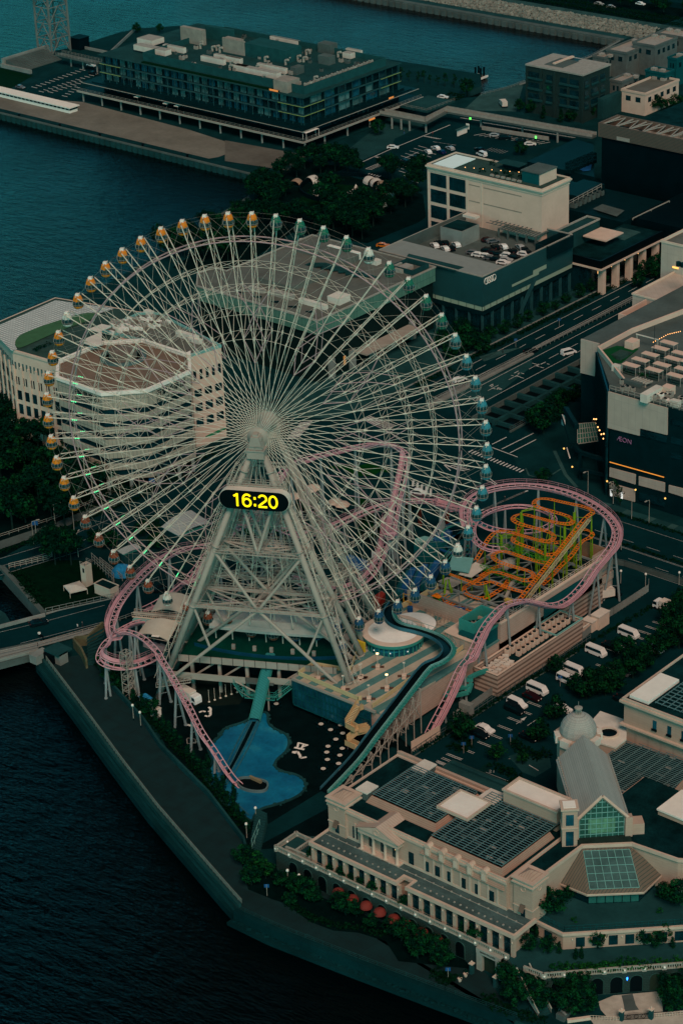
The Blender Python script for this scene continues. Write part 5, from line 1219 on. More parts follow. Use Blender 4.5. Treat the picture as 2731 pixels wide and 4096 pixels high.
def text(s_,size,loc,rot,mt,par,name,ext=.04,off=.0,sx=1):
 cu=bpy.data.curves.new(name,'FONT'); cu.body=s_; cu.size=size; cu.extrude=ext; cu.offset=off; cu.align_x='LEFT'; cu.resolution_u=3
 o=bpy.data.objects.new(name,cu); COL.objects.link(o); dg=bpy.context.evaluated_depsgraph_get(); me=bpy.data.meshes.new_from_object(o.evaluated_get(dg)); bpy.data.objects.remove(o)
 m_=bpy.data.objects.new(name,me); COL.objects.link(m_); me.materials.clear(); me.materials.append(mt); m_.location=loc; m_.rotation_euler=rot; m_.scale=(sx,1,1)
 if par is not None: m_.parent=par; m_.matrix_parent_inverse=wm(par).inverted()
 return m_
RX=(math.pi/2,0,0)
def wallpt(fr,x,y,Y): d=P(fr,x,y,0)-CAM; return CAM+d*((Y-CAM.y)/d.y)
q=wallpt('h',1150,722,123.4); text('ÆON',1.9,(q.x,123.4,q.z),RX,emis('pink_neon',(.45,.2,.36),.07),S_,'neon_lettering',.06,-.03)
mb=MB(); mb.prism([(-11.2,143.2),(6.2,123.4),(6.5,123.8),(-11,143.6)],0,zt); mb.build('corner_glazing',M['glass'],S_)
for i,(x,y) in enumerate([(1015,590),(1028,590),(1025,618),(1040,640),(1050,660),(1062,685),(1076,682),(1075,712)]):
 p=P('h',x,y,10); a_=Vector((-11.2,143.2,0)); n_=Vector((-.75,-.66,0)).normalized(); d=P('h',x,y,0)-CAM; tt=((a_-CAM).dot(n_))/d.dot(n_); p=CAM+d*tt+n_*.3; MB().box(-.15,.15,-.15,.15,-.15,.15,Matrix.Translation(p)).build('corner_lamp',MATS['warm_bulb'],S_)
mb=MB(); 
a_=Vector((-11.3,143.1,0));b_=Vector((6.1,123.3,0))
for i in range(14): p=a_.lerp(b_,i/13); mb.box(p.x-.1,p.x+.1,p.y-.1,p.y+.1,0,zt)
mb.build('glazing_fin',M['dark2'],S_)
t=thing('glazed_porch','angular steel and glass entrance porch at the corner of the store','porch',(-10,128,0))
mb=MB(); ng=P('h',905,620,11); 
pc=[P('h',*p,z) for p,z in (((830,525),12),((900,650),12),((905,745),8),((1050,725),8),((1015,610),11),((905,620),11))]
mb.quad(pc[5],pc[2],pc[3],pc[4]); mb.build('glass_roof',M['glassg'],t)
mb=MB()
for i in range(9):
 f_=i/8; mb.tube(pc[5].lerp(pc[4],f_),pc[2].lerp(pc[3],f_),.12,n=4)
for i in range(5):
 f_=i/4; mb.tube(pc[5].lerp(pc[2],f_),pc[4].lerp(pc[3],f_),.12,n=4)
mb.build('glazing_bar',M['leg'],t)
mb=MB(); a_=P('h',830,525,14);b_=P('h',900,640,14);c_=P('h',880,760,9);d_=P('h',925,800,8); e_=P('h',1090,850,8)
mb.tube(a_,b_,.9,n=4); mb.tube(c_,d_,.7,n=4); mb.tube(d_,e_,.7,n=4); mb.tube(P('h',805,570,13),P('h',860,745,9),.25,n=4); mb.tube(P('h',865,740,9),P('h',905,745,8),.3,n=4); mb.build('steel_frame',M['dark2'],t)
for p in ((925,800),(1090,850)): q=P('h',*p,8); MB().box(q.x-.4,q.x+.4,q.y-.4,q.y+.4,0,8).build('post',M['dark2'],t)
mb=MB(); q1=P('h',925,905,4);q2=P('h',1090,945,4); mb.tube(q1,q2,.6,n=4); mb.build('beam',M['dark2'],t)
mb=MB(); q1=P('h',805,560,12);q2=P('h',830,620,12); mb.quad(q1,P('h',825,565,12),q2+Vector((0,0,-1)),q1+Vector((0,0,-3))); mb.quad(P('h',835,770,5),P('h',840,765,5),P('h',862,835,3),P('h',855,838,3)); mb.build('banner',M['white'],t)
a0,a1,b0,b1=rectpx('h',(1075,170),(1250,150),zt); sheet('artificial_lawn',PP('h',[(1060,160),(1150,130),(1290,150),(1180,240),(1110,240)],zt+.15),zt+.18,mat('roof_lawn',(.012,.07,.02),.9,.2),S_)
mb=MB(); 
for k in range(3): a0,a1,b0,b1=rectpx('h',(1115+k*14,185+k*4),(1250-k*14,172+k*2),zt+.4+k*.4); mb.box(a0,a1,b0,max(b1,b0+2),zt+.1,zt+.4+k*.4)
mb.build('stepped_seating',M['timber'],S_)
mb=MB(); rail(mb,[(6.6,123.9),(30,123.9),(60,123.9)],zt,1.5,1.8,.08); mb.build('roof_railing',M['unit'],S_)
mb=MB(); mb.ribbon([(6.9,130),(-11,143.9),(-11,160),(-6,190)],.5,zt,zt+1.5); mb.build('roof_wall',M['cream'],S_)
tb=[(1240,255),(1300,222),(1362,188),(1425,150),(1478,115),(1385,285),(1435,252),(1505,215),(1550,180),(1520,320),(1568,280),(1600,235)]
tbl=Proto(lambda:(lambda t:([MB().box(-2.2,2.2,-1.0,1.0,2.35,2.5).build('roof',M['cream'],t),MB().box(-1.6,1.6,-.45,.45,.65,.75).build('table',M['timber'],t)]+[MB().box(-1.7,1.7,s_*.95-.2,s_*.95+.2,.35,.45).build('bench',M['timber'],t) for s_ in(-1,1)]+[MB().box(a*2-.06,a*2+.06,b*.9-.06,b*.9+.06,0,2.35).build('post',M['unit'],t) for a in(-1,1) for b in(-1,1)],t)[1])(thing('roofed_table','x','picnic table')))
for i,(x,y) in enumerate(tb): q=P('h',x,y,zt+2.4); tbl.put((q.x,q.y,zt+.1),0,1.05,f'pale roofed barbecue table on the store roof, {ORD[i]} of twelve','roofed barbecue tables')
t=thing('pavilion_roof','big pale flat canopy beside the barbecue tables','canopy',(0,160,zt)); a0,a1,b0,b1=rectpx('h',(1270,55),(1415,90),zt+3.2); B('roof',M['offwhite'],t,a0,a1,b0,b1,zt+3,zt+3.2); [B('post',M['unit'],t,x-.1,x+.1,y-.1,y+.1,zt+.1,zt+3) for x in(a0+.3,a1-.3) for y in(b0+.3,b1-.3)]
for l,r_,h,nm,mt_ in (((1200,100),(1295,90),2.2,'kiosk',M['cream']),((1118,250),(1172,258),1.8,'kiosk',M['offwhite']),((1298,430),(1440,385),2.4,'plant_room',M['offwhite']),((1485,470),(1545,478),1.8,'plant_room',M['offwhite']),((1185,340),(1320,360),1.4,'plant_room',M['greym']),((1430,385),(1520,380),2.4,'plant_room',M['cream'])):
 a0,a1,b0,b1=rectpx('h',l,r_,zt+h); b1=max(b1,b0+1.5); B(nm,mt_,S_,a0,a1,b0,b1,zt+.1,zt+h)
for i in range(26):
 x,y=rr.uniform(1180,1568),0; y=345+(x-1180)*.27+rr.uniform(0,50); q=P('h',x,y,zt+1)
 if q.y>125: acunit(S_,q.x,q.y,zt+.1,rr.uniform(.8,1.8),rr.uniform(.8,1.3),rr.uniform(.7,1.5),M['unit'] if i%3 else M['white'])
mb=MB()
for i in range(6): q=P('h',1240+i*18,350+i*5,zt+1); mb.path([(q.x,q.y,zt+.3),(q.x,q.y,zt+1.2),(q.x+.5,q.y+.6,zt+1.5),(q.x+.8,q.y+2,zt+1.5)],.3,6)
mb.build('roof_duct',M['unit'],S_)
for i in range(14): q=P('h',1380+i*13,95-i*5+abs(7-i)*2,zt+2.4); MB().box(-.08,.08,-.08,.08,0,.15,Matrix.Translation(q)).build('string_light',MATS['warm_bulb'],S_)
mb=MB(); q=P('h',1383,200,zt); mb.tube((q.x,q.y,zt),(q.x,q.y,zt+9),.1,.05,n=5); mb.build('mast',M['dark2'],S_)
hedge('roof_planting',[P('h',1180,290,zt),P('h',1300,320,zt),P('h',1420,335,zt)],1.2,.8,'x',zt+.1,M['leafB'],S_)
t=thing('cinema_block','windowless cream blocks stepping up behind the store terrace','building',(-20,200,0))
B('lower_block',creamp,t,-28.5,-17,185.6,215,0,29.4); B('upper_block',creamp,t,-33.2,30,207.0,240,0,38); B('roof',M['roofg'],t,-32.6,30,207.6,239.5,38,38.1)
mb=MB(); parapet(mb,-33.4,30,206.8,240.2,38,.7,.4); mb.build('parapet',M['cream2'],t); mb=MB(); parapet(mb,-28.7,-17,185.4,215,29.4,.5,.3); mb.build('parapet',M['cream2'],t)
MB().box(-29,-27,206.7,206.9,31,31.5).build('wall_lamp',MATS['amber_lamp'],t)
q=P('t',1480,370,38.1)
for i in range(3): MB().tube((q.x+i*1.5,q.y+1,38.1),(q.x+i*1.5,q.y+1,39.4),.7,n=9).build('roof_vent',M['dark2'],t)
t=thing('roof_court','pale walled roof court with lockers left of the terrace','roof court',(-15,190,0))
a0,a1,b0,b1=rectpx('t',(790,970),(1220,860),29); mb=MB(); parapet(mb,-24,-8,172,190,26,3,.4); mb.build('wall',M['cream'],t); B('floor',M['dark2'],t,-23.6,-8.4,172.4,189.6,0,26.1)
B('locker_box',M['unit'],t,-21,-17,175,180,26.1,28.2); B('shed',M['cream2'],t,-13,-9.4,183,187,26.1,29.6)
tag(MB().box(27,31,122.6,123.2,0,2.4).build('plant_screen',M['leafB']),'living green screen panel at the foot of the store wall','planted screen') if 0 else None
for i,(x,y) in enumerate([(1192,1120),(1150,1090)]): q=P('h',x,y); tree(q.x,q.y-1.5,.9,'sparse',f'thin leafless street tree before the store wall, {ORD[i]} of two')
for i in range(3): 
 q=P('h',1130+i*33,1085+i*8); MB().box(q.x-.25,q.x+.25,q.y-1.2,q.y-.9,1,3).build('lit_banner',emis('white_sign_light',(.9,.9,.85),.5),S_) if i!=1 else None
# ================================================================== AMUSEMENT PARK
def catmull(pts,step=1.0,closed=False):
 P_=[Vector(p) for p in pts]; out=[]
 n=len(P_)
 for i in range(n-1 if not closed else n):
  if closed: p0,p1,p2,p3=P_[i-1],P_[i],P_[(i+1)%n],P_[(i+2)%n]
  else: p0=P_[max(i-1,0)];p1=P_[i];p2=P_[i+1];p3=P_[min(i+2,n-1)]
  m_=max(1,int((p2-p1).length/step))
  for k in range(m_):
   t=k/m_; out.append(.5*((2*p1)+(p2-p0)*t+(2*p0-5*p1+4*p2-p3)*t*t+(3*p1-p0-3*p2+p3)*t**3))
 if not closed: out.append(P_[-1])
 return out
def frames(pts,bank=0):
 fr=[]
 n=len(pts)
 for i,p in enumerate(pts):
  t=(pts[min(i+1,n-1)]-pts[max(i-1,0)]).normalized(); s_=t.cross(ZW)
  if s_.length<.05: s_=Vector((1,0,0))
  s_.normalize()
  a=pts[max(i-3,0)];b_=pts[min(i+3,n-1)]; c=(p-a).cross(b_-p).z/max(1,(b_-a).length**2)*4
  s_=Matrix.Rotation(max(-.8,min(.8,c*bank)),3,t)@s_
  fr.append((p,t,s_,s_.cross(t)))
 return fr
def track(par,pts,gauge,rr_,spine,tie,mr,ms,mt_,bank=0,spd=.7,walk=0,wm_=None,step=.8):
 if spine: rr_*=.8; spine*=.78
 f=frames(catmull(pts,step),bank)
 for s_ in (-1,1): MB().path([p+sd_*gauge*s_ for p,t,sd_,u in f],rr_,6).build('rail',mr,par,True)
 if spine: MB().path([p-u*spd for p,t,sd_,u in f],spine,8).build('spine',ms,par,True)
 mb=MB(); acc_=0;last=f[0][0]
 for p,t,sd_,u in f:
  acc_+=(p-last).length; last=p
  if acc_>=tie:
   acc_=0
   if spine:
    mb.tube(p+sd_*gauge,p-u*spd,.08,n=4,caps=False);mb.tube(p-sd_*gauge,p-u*spd,.08,n=4,caps=False);mb.tube(p+sd_*gauge,p-sd_*gauge,.07,n=4,caps=False)
   else: mb.box(-gauge,gauge,-.13,.13,-.09,.03,Matrix.LocRotScale(p,Matrix((sd_,t,u)).transposed().to_quaternion(),None))
 mb.build('crossties',mt_,par)
 if walk:
  mb=MB(); a=None
  for i,(p,t,sd_,u) in enumerate(f):
   w0=p+sd_*walk*(gauge+.25);w1=p+sd_*walk*(gauge+1.15)
   if a is not None: mb.quad(a[0],a[1],w1,w0)
   a=(w0,w1)
   if i%3==0: mb.tube(w1,w1+ZW*1.05,.04,n=4,caps=False)
   if i%2==0: mb.tube(w0-u*.03,w1-u*.03,.06,n=4,caps=False)
  mb.path([p+sd_*walk*(gauge+1.15)+ZW*1.05 for p,t,sd_,u in f],.045,4); mb.path([p+sd_*walk*(gauge+1.15)+ZW*.55 for p,t,sd_,u in f],.035,4)
  mb.build('walkway',wm_ or mt_,par)
 return f
def supports(par,f,gap,z0f,mt_,r_=.2,splay=1.6,off=.7,minz=2.5,start=0):
 acc_=start;last=f[0][0]
 for p,t,sd_,u in f:
  acc_+=(p-last).length; last=p
  if acc_>=gap:
   z0=z0f(p) if callable(z0f) else z0f
   if z0 is None or p.z-z0<minz: continue
   acc_=0; top=p-u*off; mb=MB(); h=p.z-z0; sx=Vector((sd_.x,sd_.y,0)).normalized()*splay*h/14
   mb.tube(top,(top.x+sx.x,top.y+sx.y,z0),r_*.85,r_,n=9,caps=False); mb.tube(top,(top.x-sx.x*.6,top.y-sx.y*.6,z0),r_*.85,r_,n=9,caps=False)
   for k in (.45,.75):
    a=top.lerp(Vector((top.x+sx.x,top.y+sx.y,z0)),k);b_=top.lerp(Vector((top.x-sx.x*.6,top.y-sx.y*.6,z0)),k); mb.tube(a,b_,.07,n=4)
   mb.lathe([(.45,0),(.4,.3),(.2,.35)],(top.x+sx.x,top.y+sx.y,z0),8)
   mb.build('support_column',mt_,par)
def px3(l): return [P(a,b_,c,d) for a,b_,c,d in l]
coaster=thing('pink_roller_coaster','pink steel roller coaster looping round the wheel and diving into the blue pool','roller coaster',(0,0,0))
supc=mat('coaster_column_grey',(.22,.25,.25),.5,.1,.4)
def z0main(p):
 if 40.1<p.x<47 and 23<p.y<56: return 4.6
 if p.x>39.5 or p.y>80 or p.x<8: return 0.0
 return None if p.x>12 and p.y>-8 and p.y<80 else 0.0
T1=px3([('n',610,955,-1.5),('n',590,943,-.3),('n',540,905,1),('n',480,830,3),('n',400,705,5.6),('n',320,590,8.1),('n',250,450,9.9),('n',185,330,10.9),('n',120,215,11.6),('n',60,120,12.1),('C',900,990,12.3),('C',800,880,12.7),('C',700,790,13.0),('C',600,730,13.2),('C',500,700,13.2),('C',420,700,13.0)])
f=track(coaster,T1,.75,.15,.34,1.5,M['pinkt'],M['pinkd'],M['pinkt'],.6,.75,0); supports(coaster,f,11,0,supc,.30,2.0,.75,5,6)
T1b=px3([('C',420,700,13.0),('C',350,712,12.7),('C',300,745,12.2),('C',245,820,11.4),('C',180,910,10.6),('C',135,990,10),('C',150,1060,9.6),('C',220,1110,9.2),('C',330,1145,8.8),('C',450,1155,8.4),('C',570,1145,8.0),('C',700,1110,7.6),('C',820,1060,7.2),('C',900,1000,7)])
f=track(coaster,T1b,.75,.15,.34,1.5,M['pinkt'],M['pinkd'],M['pinkt'],1.2,.75,-1,M['pinkd']); supports(coaster,f,7,0,supc,.28,1.4,.75,4,2)
T2=px3([('E',100,290,14),('C',1340,95,14),('C',1150,20,14),('i',1335,205,14.5),('i',1240,205,14.8),('i',1150,225,15),('i',1060,268,15),('i',960,340,14.8),('i',880,415,14.5),('i',805,500,14.2),('i',745,590,13.8),('i',715,670,13.4),('i',705,725,12.8)][3:]+[('C',335,740,12.2),('C',400,690,11.7),('C',480,640,11.3),('C',600,590,11),('C',700,570,10.6)])
f=track(coaster,T2,.75,.15,.34,1.5,M['pinkt'],M['pinkd'],M['pinkt'],1.2,.75,1,M['pinkd']); supports(coaster,f,14,0,supc,.32,1.4,.75,4,2)
T3=px3([('C',700,420,7),('C',900,330,7.5),('C',1040,215,8),('C',1180,100,10),('C',1320,-20,12.5),('E',420,-60,14),('D',740,850,17),('D',800,760,19),('D',1000,620,21.5),('j',380,740,23),('j',520,680,23.5),('j',700,632,24),('j',900,590,24),('j',1020,590,23.8),('j',1100,615,23.2),('j',1140,655,22.4),('j',1138,720,21.3),('j',1115,830,19.2),('j',1085,960,16.5),('j',1060,1080,14),('j',1035,1176,12.2),('k',1190,20,11.4),('k',1175,160,9.6),('k',1140,280,8.2),('k',1080,385,7.4),('k',1000,450,6.9),('k',900,485,6.5),('k',780,490,6.2),('k',640,450,6),('k',560,400,6)])
f=track(coaster,T3,.75,.15,.34,1.5,M['pinkt'],M['pinkd'],M['pinkt'],.9,.75,1,M['pinkd']); supports(coaster,f,9,0,supc,.32,1.2,.75,5,0)
T4=px3([('k',180,120,5),('k',330,60,6),('j',200,1060,6),('j',450,1160,6.5),('j',620,1130,7.5),('j',760,1070,8.5),('j',900,1010,9.5),('j',1030,965,10.3),('j',1150,945,10.8),('j',1280,945,11.2),('j',1420,975,11.6),('l',0,175,12),('l',90,195,12.4),('l',170,215,12.9),('l',225,240,13.3)])
f=track(coaster,T4,.75,.15,.32,1.5,M['pinkt'],M['pinkd'],M['pinkt'],.6,.75,-1,M['pinkd']); supports(coaster,f,9,0,supc,.28,1.0,.75,4,0)
T5=px3([('l',225,240,13.3),('l',270,290,13),('l',350,332,12.8),('l',450,350,12.6),('l',560,355,12.4),('l',680,340,12.4),('l',750,300,12.6),('l',755,255,13),('l',680,210,13.4),('l',560,188,13.8),('l',450,195,14.2),('l',350,225,14.8),('l',285,270,15),('l',250,330,14.6),('l',260,400,14),('l',320,450,13.5),('l',400,468,13),('l',470,455,12.6)])
f=track(coaster,T5,.75,.15,.32,1.5,M['pinkt'],M['pinkd'],M['pinkt'],1.0,.75,0); supports(coaster,f,14,lambda p:0 if p.x<11 or p.y>79 else 7.5,supc,.26,1.0,.75,3,0)
T6=px3([('l',470,455,12.6),('l',330,440,13.2),('l',225,320,15),('l',212,235,16),('l',228,175,17),('l',275,125,17.8),('l',345,92,18.3),('l',450,70,18.6),('l',580,62,18.8),('l',700,76,18.9),('l',820,105,18.9),('l',930,150,18.7),('l',1030,210,18.4),('l',1100,275,18.1),('l',1140,350,17.7),('l',1125,430,17),('l',1070,505,15.8),('l',1000,590,14.2),('l',940,680,12.3),('l',870,755,11.2),('l',795,805,11),('l',720,812,11.8),('l',640,795,13.6),('l',570,785,15.0),('l',500,795,16),('l',430,825,16.4),('l',375,880,16),('l',320,950,15),('l',270,1050,13.4),('l',225,1140,11.6),('m',700,400,10.2),('m',655,500,8.2),('m',615,590,6.2),('m',560,700,3.8),('m',510,790,1.6),('m',470,860,-.6)][2:])
f=track(coaster,T6,.75,.15,.36,1.5,M['pinkt'],M['pinkd'],M['pinkt'],.7,.8,-1,M['pinkd']); supports(coaster,f,10.5,z0main,supc,.30,2.0,.8,4,4)
mouse=thing('orange_coaster','compact orange hairpin coaster on lime green columns above the pink building','roller coaster',(25,55,8))
OT=[[('A',540,1110,9.6),('A',580,1060,10.5),('A',980,560,15.8),('A',1340,110,21),('A',1390,60,21.8),('A',1440,25,22),('l',1000,238,22),('l',985,215,22),('l',930,195,21.8),('l',820,172,21.4),('l',720,150,21.2),('l',655,152,21.2),('l',632,178,21),('l',660,202,20.8),('l',760,232,20.4),('l',850,260,20),('l',876,285,20),('l',855,306,20),('l',780,300,19.8),('l',680,275,19.2),('A',640,30,18.7),('A',570,20,18.5),('A',500,40,18.4),('A',470,85,18.3),('A',550,140,18),('A',750,195,17.5),('A',930,250,17.2),('A',985,300,17),('A',950,350,17),('A',850,360,16.8),('A',620,300,16.2),('A',400,238,15.6),('A',310,230,15.4),('A',230,262,15),('A',150,350,14),('A',80,480,12),('A',0,610,10)],
[('l',560,300,16),('A',480,320,15),('A',475,350,15),('A',540,390,14.6),('A',740,460,13.8),('A',930,530,13),('A',1150,440,13.2),('A',1230,370,13.6),('A',1210,340,13.8),('A',960,380,14),('A',800,330,14.2)],
[('A',960,620,12.8),('A',860,630,12.8),('A',640,575,13),('A',420,500,13.2),('A',320,490,13.2),('A',235,520,13),('A',225,565,12.8),('A',300,620,12.6),('A',480,680,12.2),('A',670,735,11.9),('A',730,790,11.7),('A',700,838,11.6),('A',610,850,11.6),('A',450,800,11.4),('A',300,755,11.2),('A',200,748,11),('A',120,785,10.8),('A',0,870,10.4)],
[('A',1480,0,18),('A',1330,205,16.6),('A',1430,230,16.2),('A',1470,270,16),('A',1440,310,15.6),('A',1330,370,14.6),('A',1200,540,13),('A',1060,680,11.6),('A',920,830,10.2),('A',830,910,9.6)][1:],
[('B',280,-20,14),('B',420,30,12.6),('B',560,85,11.4),('B',650,112,11.2),('B',740,100,11.2),('B',820,82,11.2),('B',900,110,11),('B',1050,165,10.4),('B',1230,215,9.6)],
[('B',1060,40,9.6),('B',980,150,9.3),('B',900,205,9.2),('B',800,265,9),('B',690,292,9),('B',560,260,9),('B',490,205,9),('B',500,145,9.2),('B',580,105,9.4),('B',720,20,9.8)],
[('B',290,255,9),('B',245,285,8.8),('B',260,325,8.6),('B',360,370,8.4),('B',470,405,8.4),('B',575,440,8.4)],
[('A',340,660,10.5),('A',220,700,10),('A',130,760,9.6),('A',60,800,9.4)]]
tkf=[]
for i,l in enumerate(OT):
 f=track(mouse,px3(l),.5,.11,0,.62,M['orange'],None,M['orange'],.2,.4,0,step=.6); tkf.append(f)
for a,b_,c in (((325,290),8.0,14.8),((575,0),8.0,19.5),((875,380),8,16.4),((1120,170),8,19.3),((1240,0),8,22)):
 top=P('A',*a,c); MB().tube((top.x,top.y,6),top,.33,n=8).build('support_column',M['green'],mouse)
 for f in tkf[:3]:
  for (p,t,sd_,u) in f[::2]:
   if (Vector((p.x,p.y))-Vector((top.x,top.y))).length<4.6 and p.z<c+2 and p.z>9.5: MB().tube((top.x,top.y,p.z-1.0),p-ZW*.15,.10,n=5,caps=False).build('bracket_arm',M['green'],mouse) if random.random()<.42 else None
for f in tkf: supports(mouse,f,5.5,6.5,M['green'],.11,.4,.2,1.2,2)
for fr,a,za,b_,zb in (('B',(345,305),6.5,(290,50),11.3),('B',(225,350),6.5,(262,60),11.5),('B',(830,405),6.5,(775,200),10.6),('B',(750,390),6.5,(765,200),10.6),('A',(175,1176),6,(130,900),10.5),('B',(212,220),6.5,(228,0),12)):
 MB().tube(P(fr,*a,za),P(fr,*b_,zb),.3,.22,n=7).build('support_column',M['green'],mouse)
mb=MB()
for q in ((.9,1.0),): 
 a_=P('A',600,1075,10.4)+Vector((1.2,0,.2)); b_=P('A',1380,75,21.6)+Vector((1.2,0,.2)); s_=Vector((.45,0,0))
 mb.tube(a_-s_,b_-s_,.07,n=4);mb.tube(a_+s_,b_+s_,.07,n=4);mb.tube(a_+s_+ZW,b_+s_+ZW,.05,n=4); mb.tube(a_+s_+ZW*.5,b_+s_+ZW*.5,.04,n=4)
 for i in range(60): p=a_.lerp(b_,i/60); mb.tube(p-s_,p+s_,.04,n=3)
 for i in range(25): p=a_.lerp(b_,i/25)+s_; mb.tube(p,p+ZW,.04,n=3)
mb.build('lift_stair',M['yellowp'],mouse)
mb=MB()
for (za,zb,ya,yb,xa,xb) in ((14.5,16.2,62,63,17,34),(11.5,12.4,55,56,17,31)):
 mb.box(xa,xb,ya,ya+.15,za-.6,za-.5); mb.box(xa,xb,yb-.1,yb,za-.6,za-.5); mb.box(xa,xb,ya,ya+.1,za-1.7,za-1.6)
 for i in range(12): x=xa+(xb-xa)*i/12; mb.tube((x,ya,za-.5),(x+1.4,ya,za-1.6),.06,n=3); mb.tube((x+1.4,ya,za-1.6),(x+2.8,ya,za-.5),.06,n=3)
mb.build('green_gantry',mat('bright_green_paint',(.03,.22,.01),.5,.2,1),mouse)
t=thing('coaster_station','small flat-roofed coaster platform with pale green sails beside the orange track','ride station',(18,52,7))
for i,(pp,z,mt_) in enumerate((([(105,555),(120,505),(255,520),(225,610),(110,590)],11,M['tealp']),([(225,575),(265,545),(335,575),(240,640),(160,620)],10.2,M['offwhite']),([(30,665),(90,640),(185,670),(120,705)],9.0,M['leg']))):
 MB().prism(PP('l',pp,z),z-.2,z).build('roof',mt_,t)
for p in ((110,590),(225,610),(335,575),(240,640),(160,620),(120,705)): q=P('l',*p,10); MB().tube((q.x,q.y,6),(q.x,q.y,10),.12,n=6).build('post',M['green'],t)
B('platform',M['greym'],t,14,22,44,54,6,7.2)
PB=thing('park_building','long pink tiled amusement hall with striped plinth, steel roof frame and teal plant box','building',(38,40,0))
pinkw=blocks('pink_wall_tiles',(.44,.31,.25),(.46,.325,.265),(.33,.23,.185),1.2,.6,.035,.7)
pinks=stripes('pink_striped_tiles',(.44,.31,.25),(.17,.115,.09),1.15,.55,2)
X0,X1=12.0,40.1
B('wall',pinkw,PB,X0,X1,33,78.2,5.0,7.0); mb=MB(); mb.box(X1-.5,X1,33,73.4,0,12.0);mb.box(X0,X0+.5,33,78,0,8.2);mb.box(X0+.5,X1-.5,33,33.5,0,12.0); mb.build('wall',pinkw,PB)
MB().box(X1-3,X1-.5,73.4,78.5,0,12).build('wall',pinkw,PB)
MB().box(X1,X1+.12,56.2,73.5,0,5.6).build('striped_plinth',pinks,PB)
mb=MB(); mb.box(X1-.6,X1+.15,33,73.6,12.0,12.3); rail(mb,[(X1-.4,33.5),(X1-.4,73)],12.3,1.1,1.5,.05); mb.build('coping',M['cream2'],PB)
MB().box(30.5,38.8,78.2,78.5,8,12.2).build('brick_screen',blocks('orange_brick',(.30,.16,.09),(.33,.18,.10),(.2,.11,.07),.8,.3,.04),PB)
B('roof_floor',M['roofd'],PB,X0+.5,X1-.5,33.5,78,7.0,7.1)
for fr,pts in (('l',[(693,798),(945,640),(945,700),(900,735),(785,835),(692,902)]),):
 q=[]
 for (a,b_) in pts:
  d=P(fr,a,b_,0)-CAM; tt=(X1+.06-CAM.x)/d.x; q.append(CAM+d*tt)
 MB().quad(*q).build('teal_panel',M['tealdk'],PB)
q=[]
for (a,b_) in [(625,725),(640,700),(893,575),(893,965),(632,1130)]:
 d=P('B',a,b_,0)-CAM; tt=(X1-.9-CAM.x)/d.x; q.append(CAM+d*tt)
MB().box(34,39.4,25.2,32.9,3.5,11.6).build('teal_tower',M['tealdk'],PB)
mb=MB(); mb.box(39.4,39.5,25.0,33,11.4,12.1); mb.build('coping',M['teal'],PB)
rg=mat('frame_steel_grey',(.20,.23,.225),.6,.15,.5)
mb=MB()
for i in range(10): y=35+i*4.6; mb.box(X0+1,X1-.8,y,y+.32,8.6,9.1)
for i in range(7): x=X0+3+i*4.1; mb.box(x,x+.3,34,77,8.3,8.6)
for i in range(9):
 for j in range(6):
  x=X0+3+j*4.1;y=35+i*4.6
  if (i+j)%2: mb.tube((x,y,8.6),(x+4.1,y+4.6,8.6),.11,n=4)
  else: mb.tube((x+4.1,y,8.6),(x,y+4.6,8.6),.11,n=4)
  if (i*j)%3==0: mb.tube((x,y,8.6),(x+2,y+2.3,7.1),.08,n=4)
for i in range(10): 
 for x in (X0+2,25,X1-1.2): mb.tube((x,35+i*4.6,7),(x,35+i*4.6,8.8),.14,n=5)
mb.build('roof_steelwork',rg,PB)
mb=MB(); mb.path(catmull(px3([('B',1000,300,9.3),('B',1040,220,9.4),('B',1080,110,9.5),('B',1130,70,9.6)])),.5,4); mb.build('curved_beam',M['leg'],PB)
for p,z in (((440,620),10.5),((370,665),10)): q=P('A',*p,z-1); MB().lathe([(1.0,-.4),(1.35,.6),(1.1,1.6),(.3,1.9)],(q.x,q.y,8.6),12).build('roof_drum',M['unit'],PB,True)
a0,a1,b0,b1=rectpx('B',(992,300),(1085,310),10.2); B('yellow_box',mat('faded_yellow_box',(.5,.34,.08)),PB,a0,a1,b0,max(b1,b0+1),9.1,10.2)
a0,a1,b0,b1=33.2,37.6,26.4,34.8
B('kiosk_wall',pinkw,PB,30.4,38.6,24.4,33,7.0,10.6); B('kiosk_roof',M['cream2'],PB,30.2,38.7,24.2,33,10.6,10.8)
for x in (31.5,35): B('door',M['terracotta'] if 0 else M['unit'],PB,x,x+1.5,24.3,24.42,8.2,10.1)
mb=MB(); parapet(mb,a0,a1,b0,b1,10.8,3.4,.35); mb.build('plant_screen',M['teal'],PB); MB().box(a0+.35,a1-.35,b0+.35,b1-.35,10.8,11).build('plant_floor',M['greyd'],PB)
for i in range(9): acunit(PB,a0+1+(i%3)*1.25,b0+1.2+(i//3)*1.5,11.0,1.0,1.0,1.0+.5*(i%2))
PD=thing('striped_podium','pink and brown banded low podium with rows of cooling units in front of the hall','podium',(43.5,40,0))
MB().box(40.25,46.9,22.9,56.0,0,4.2).build('wall',pinks,PD); mb=MB(); parapet(mb,40.25,46.9,22.9,56.0,4.2,1.3,.35); mb.build('parapet',pinks,PD); mb=MB(); parapet(mb,40.2,46.95,22.85,56.05,5.5,.12,.45); mb.build('coping',M['cream2'],PD); MB().box(40.6,46.5,23.3,55.6,4.2,4.3).build('roof',M['roofd'],PD)
mb=MB(); parapet(mb,40.25,46.9,45.5,56.0,5.6,.35,.25); mb.build('screen',M['tealp'],PD)
for i in range(13): acunit(PD,41.8,33.4+i*1.72,4.3,1.1,1.1,1.7,M['cream2'])
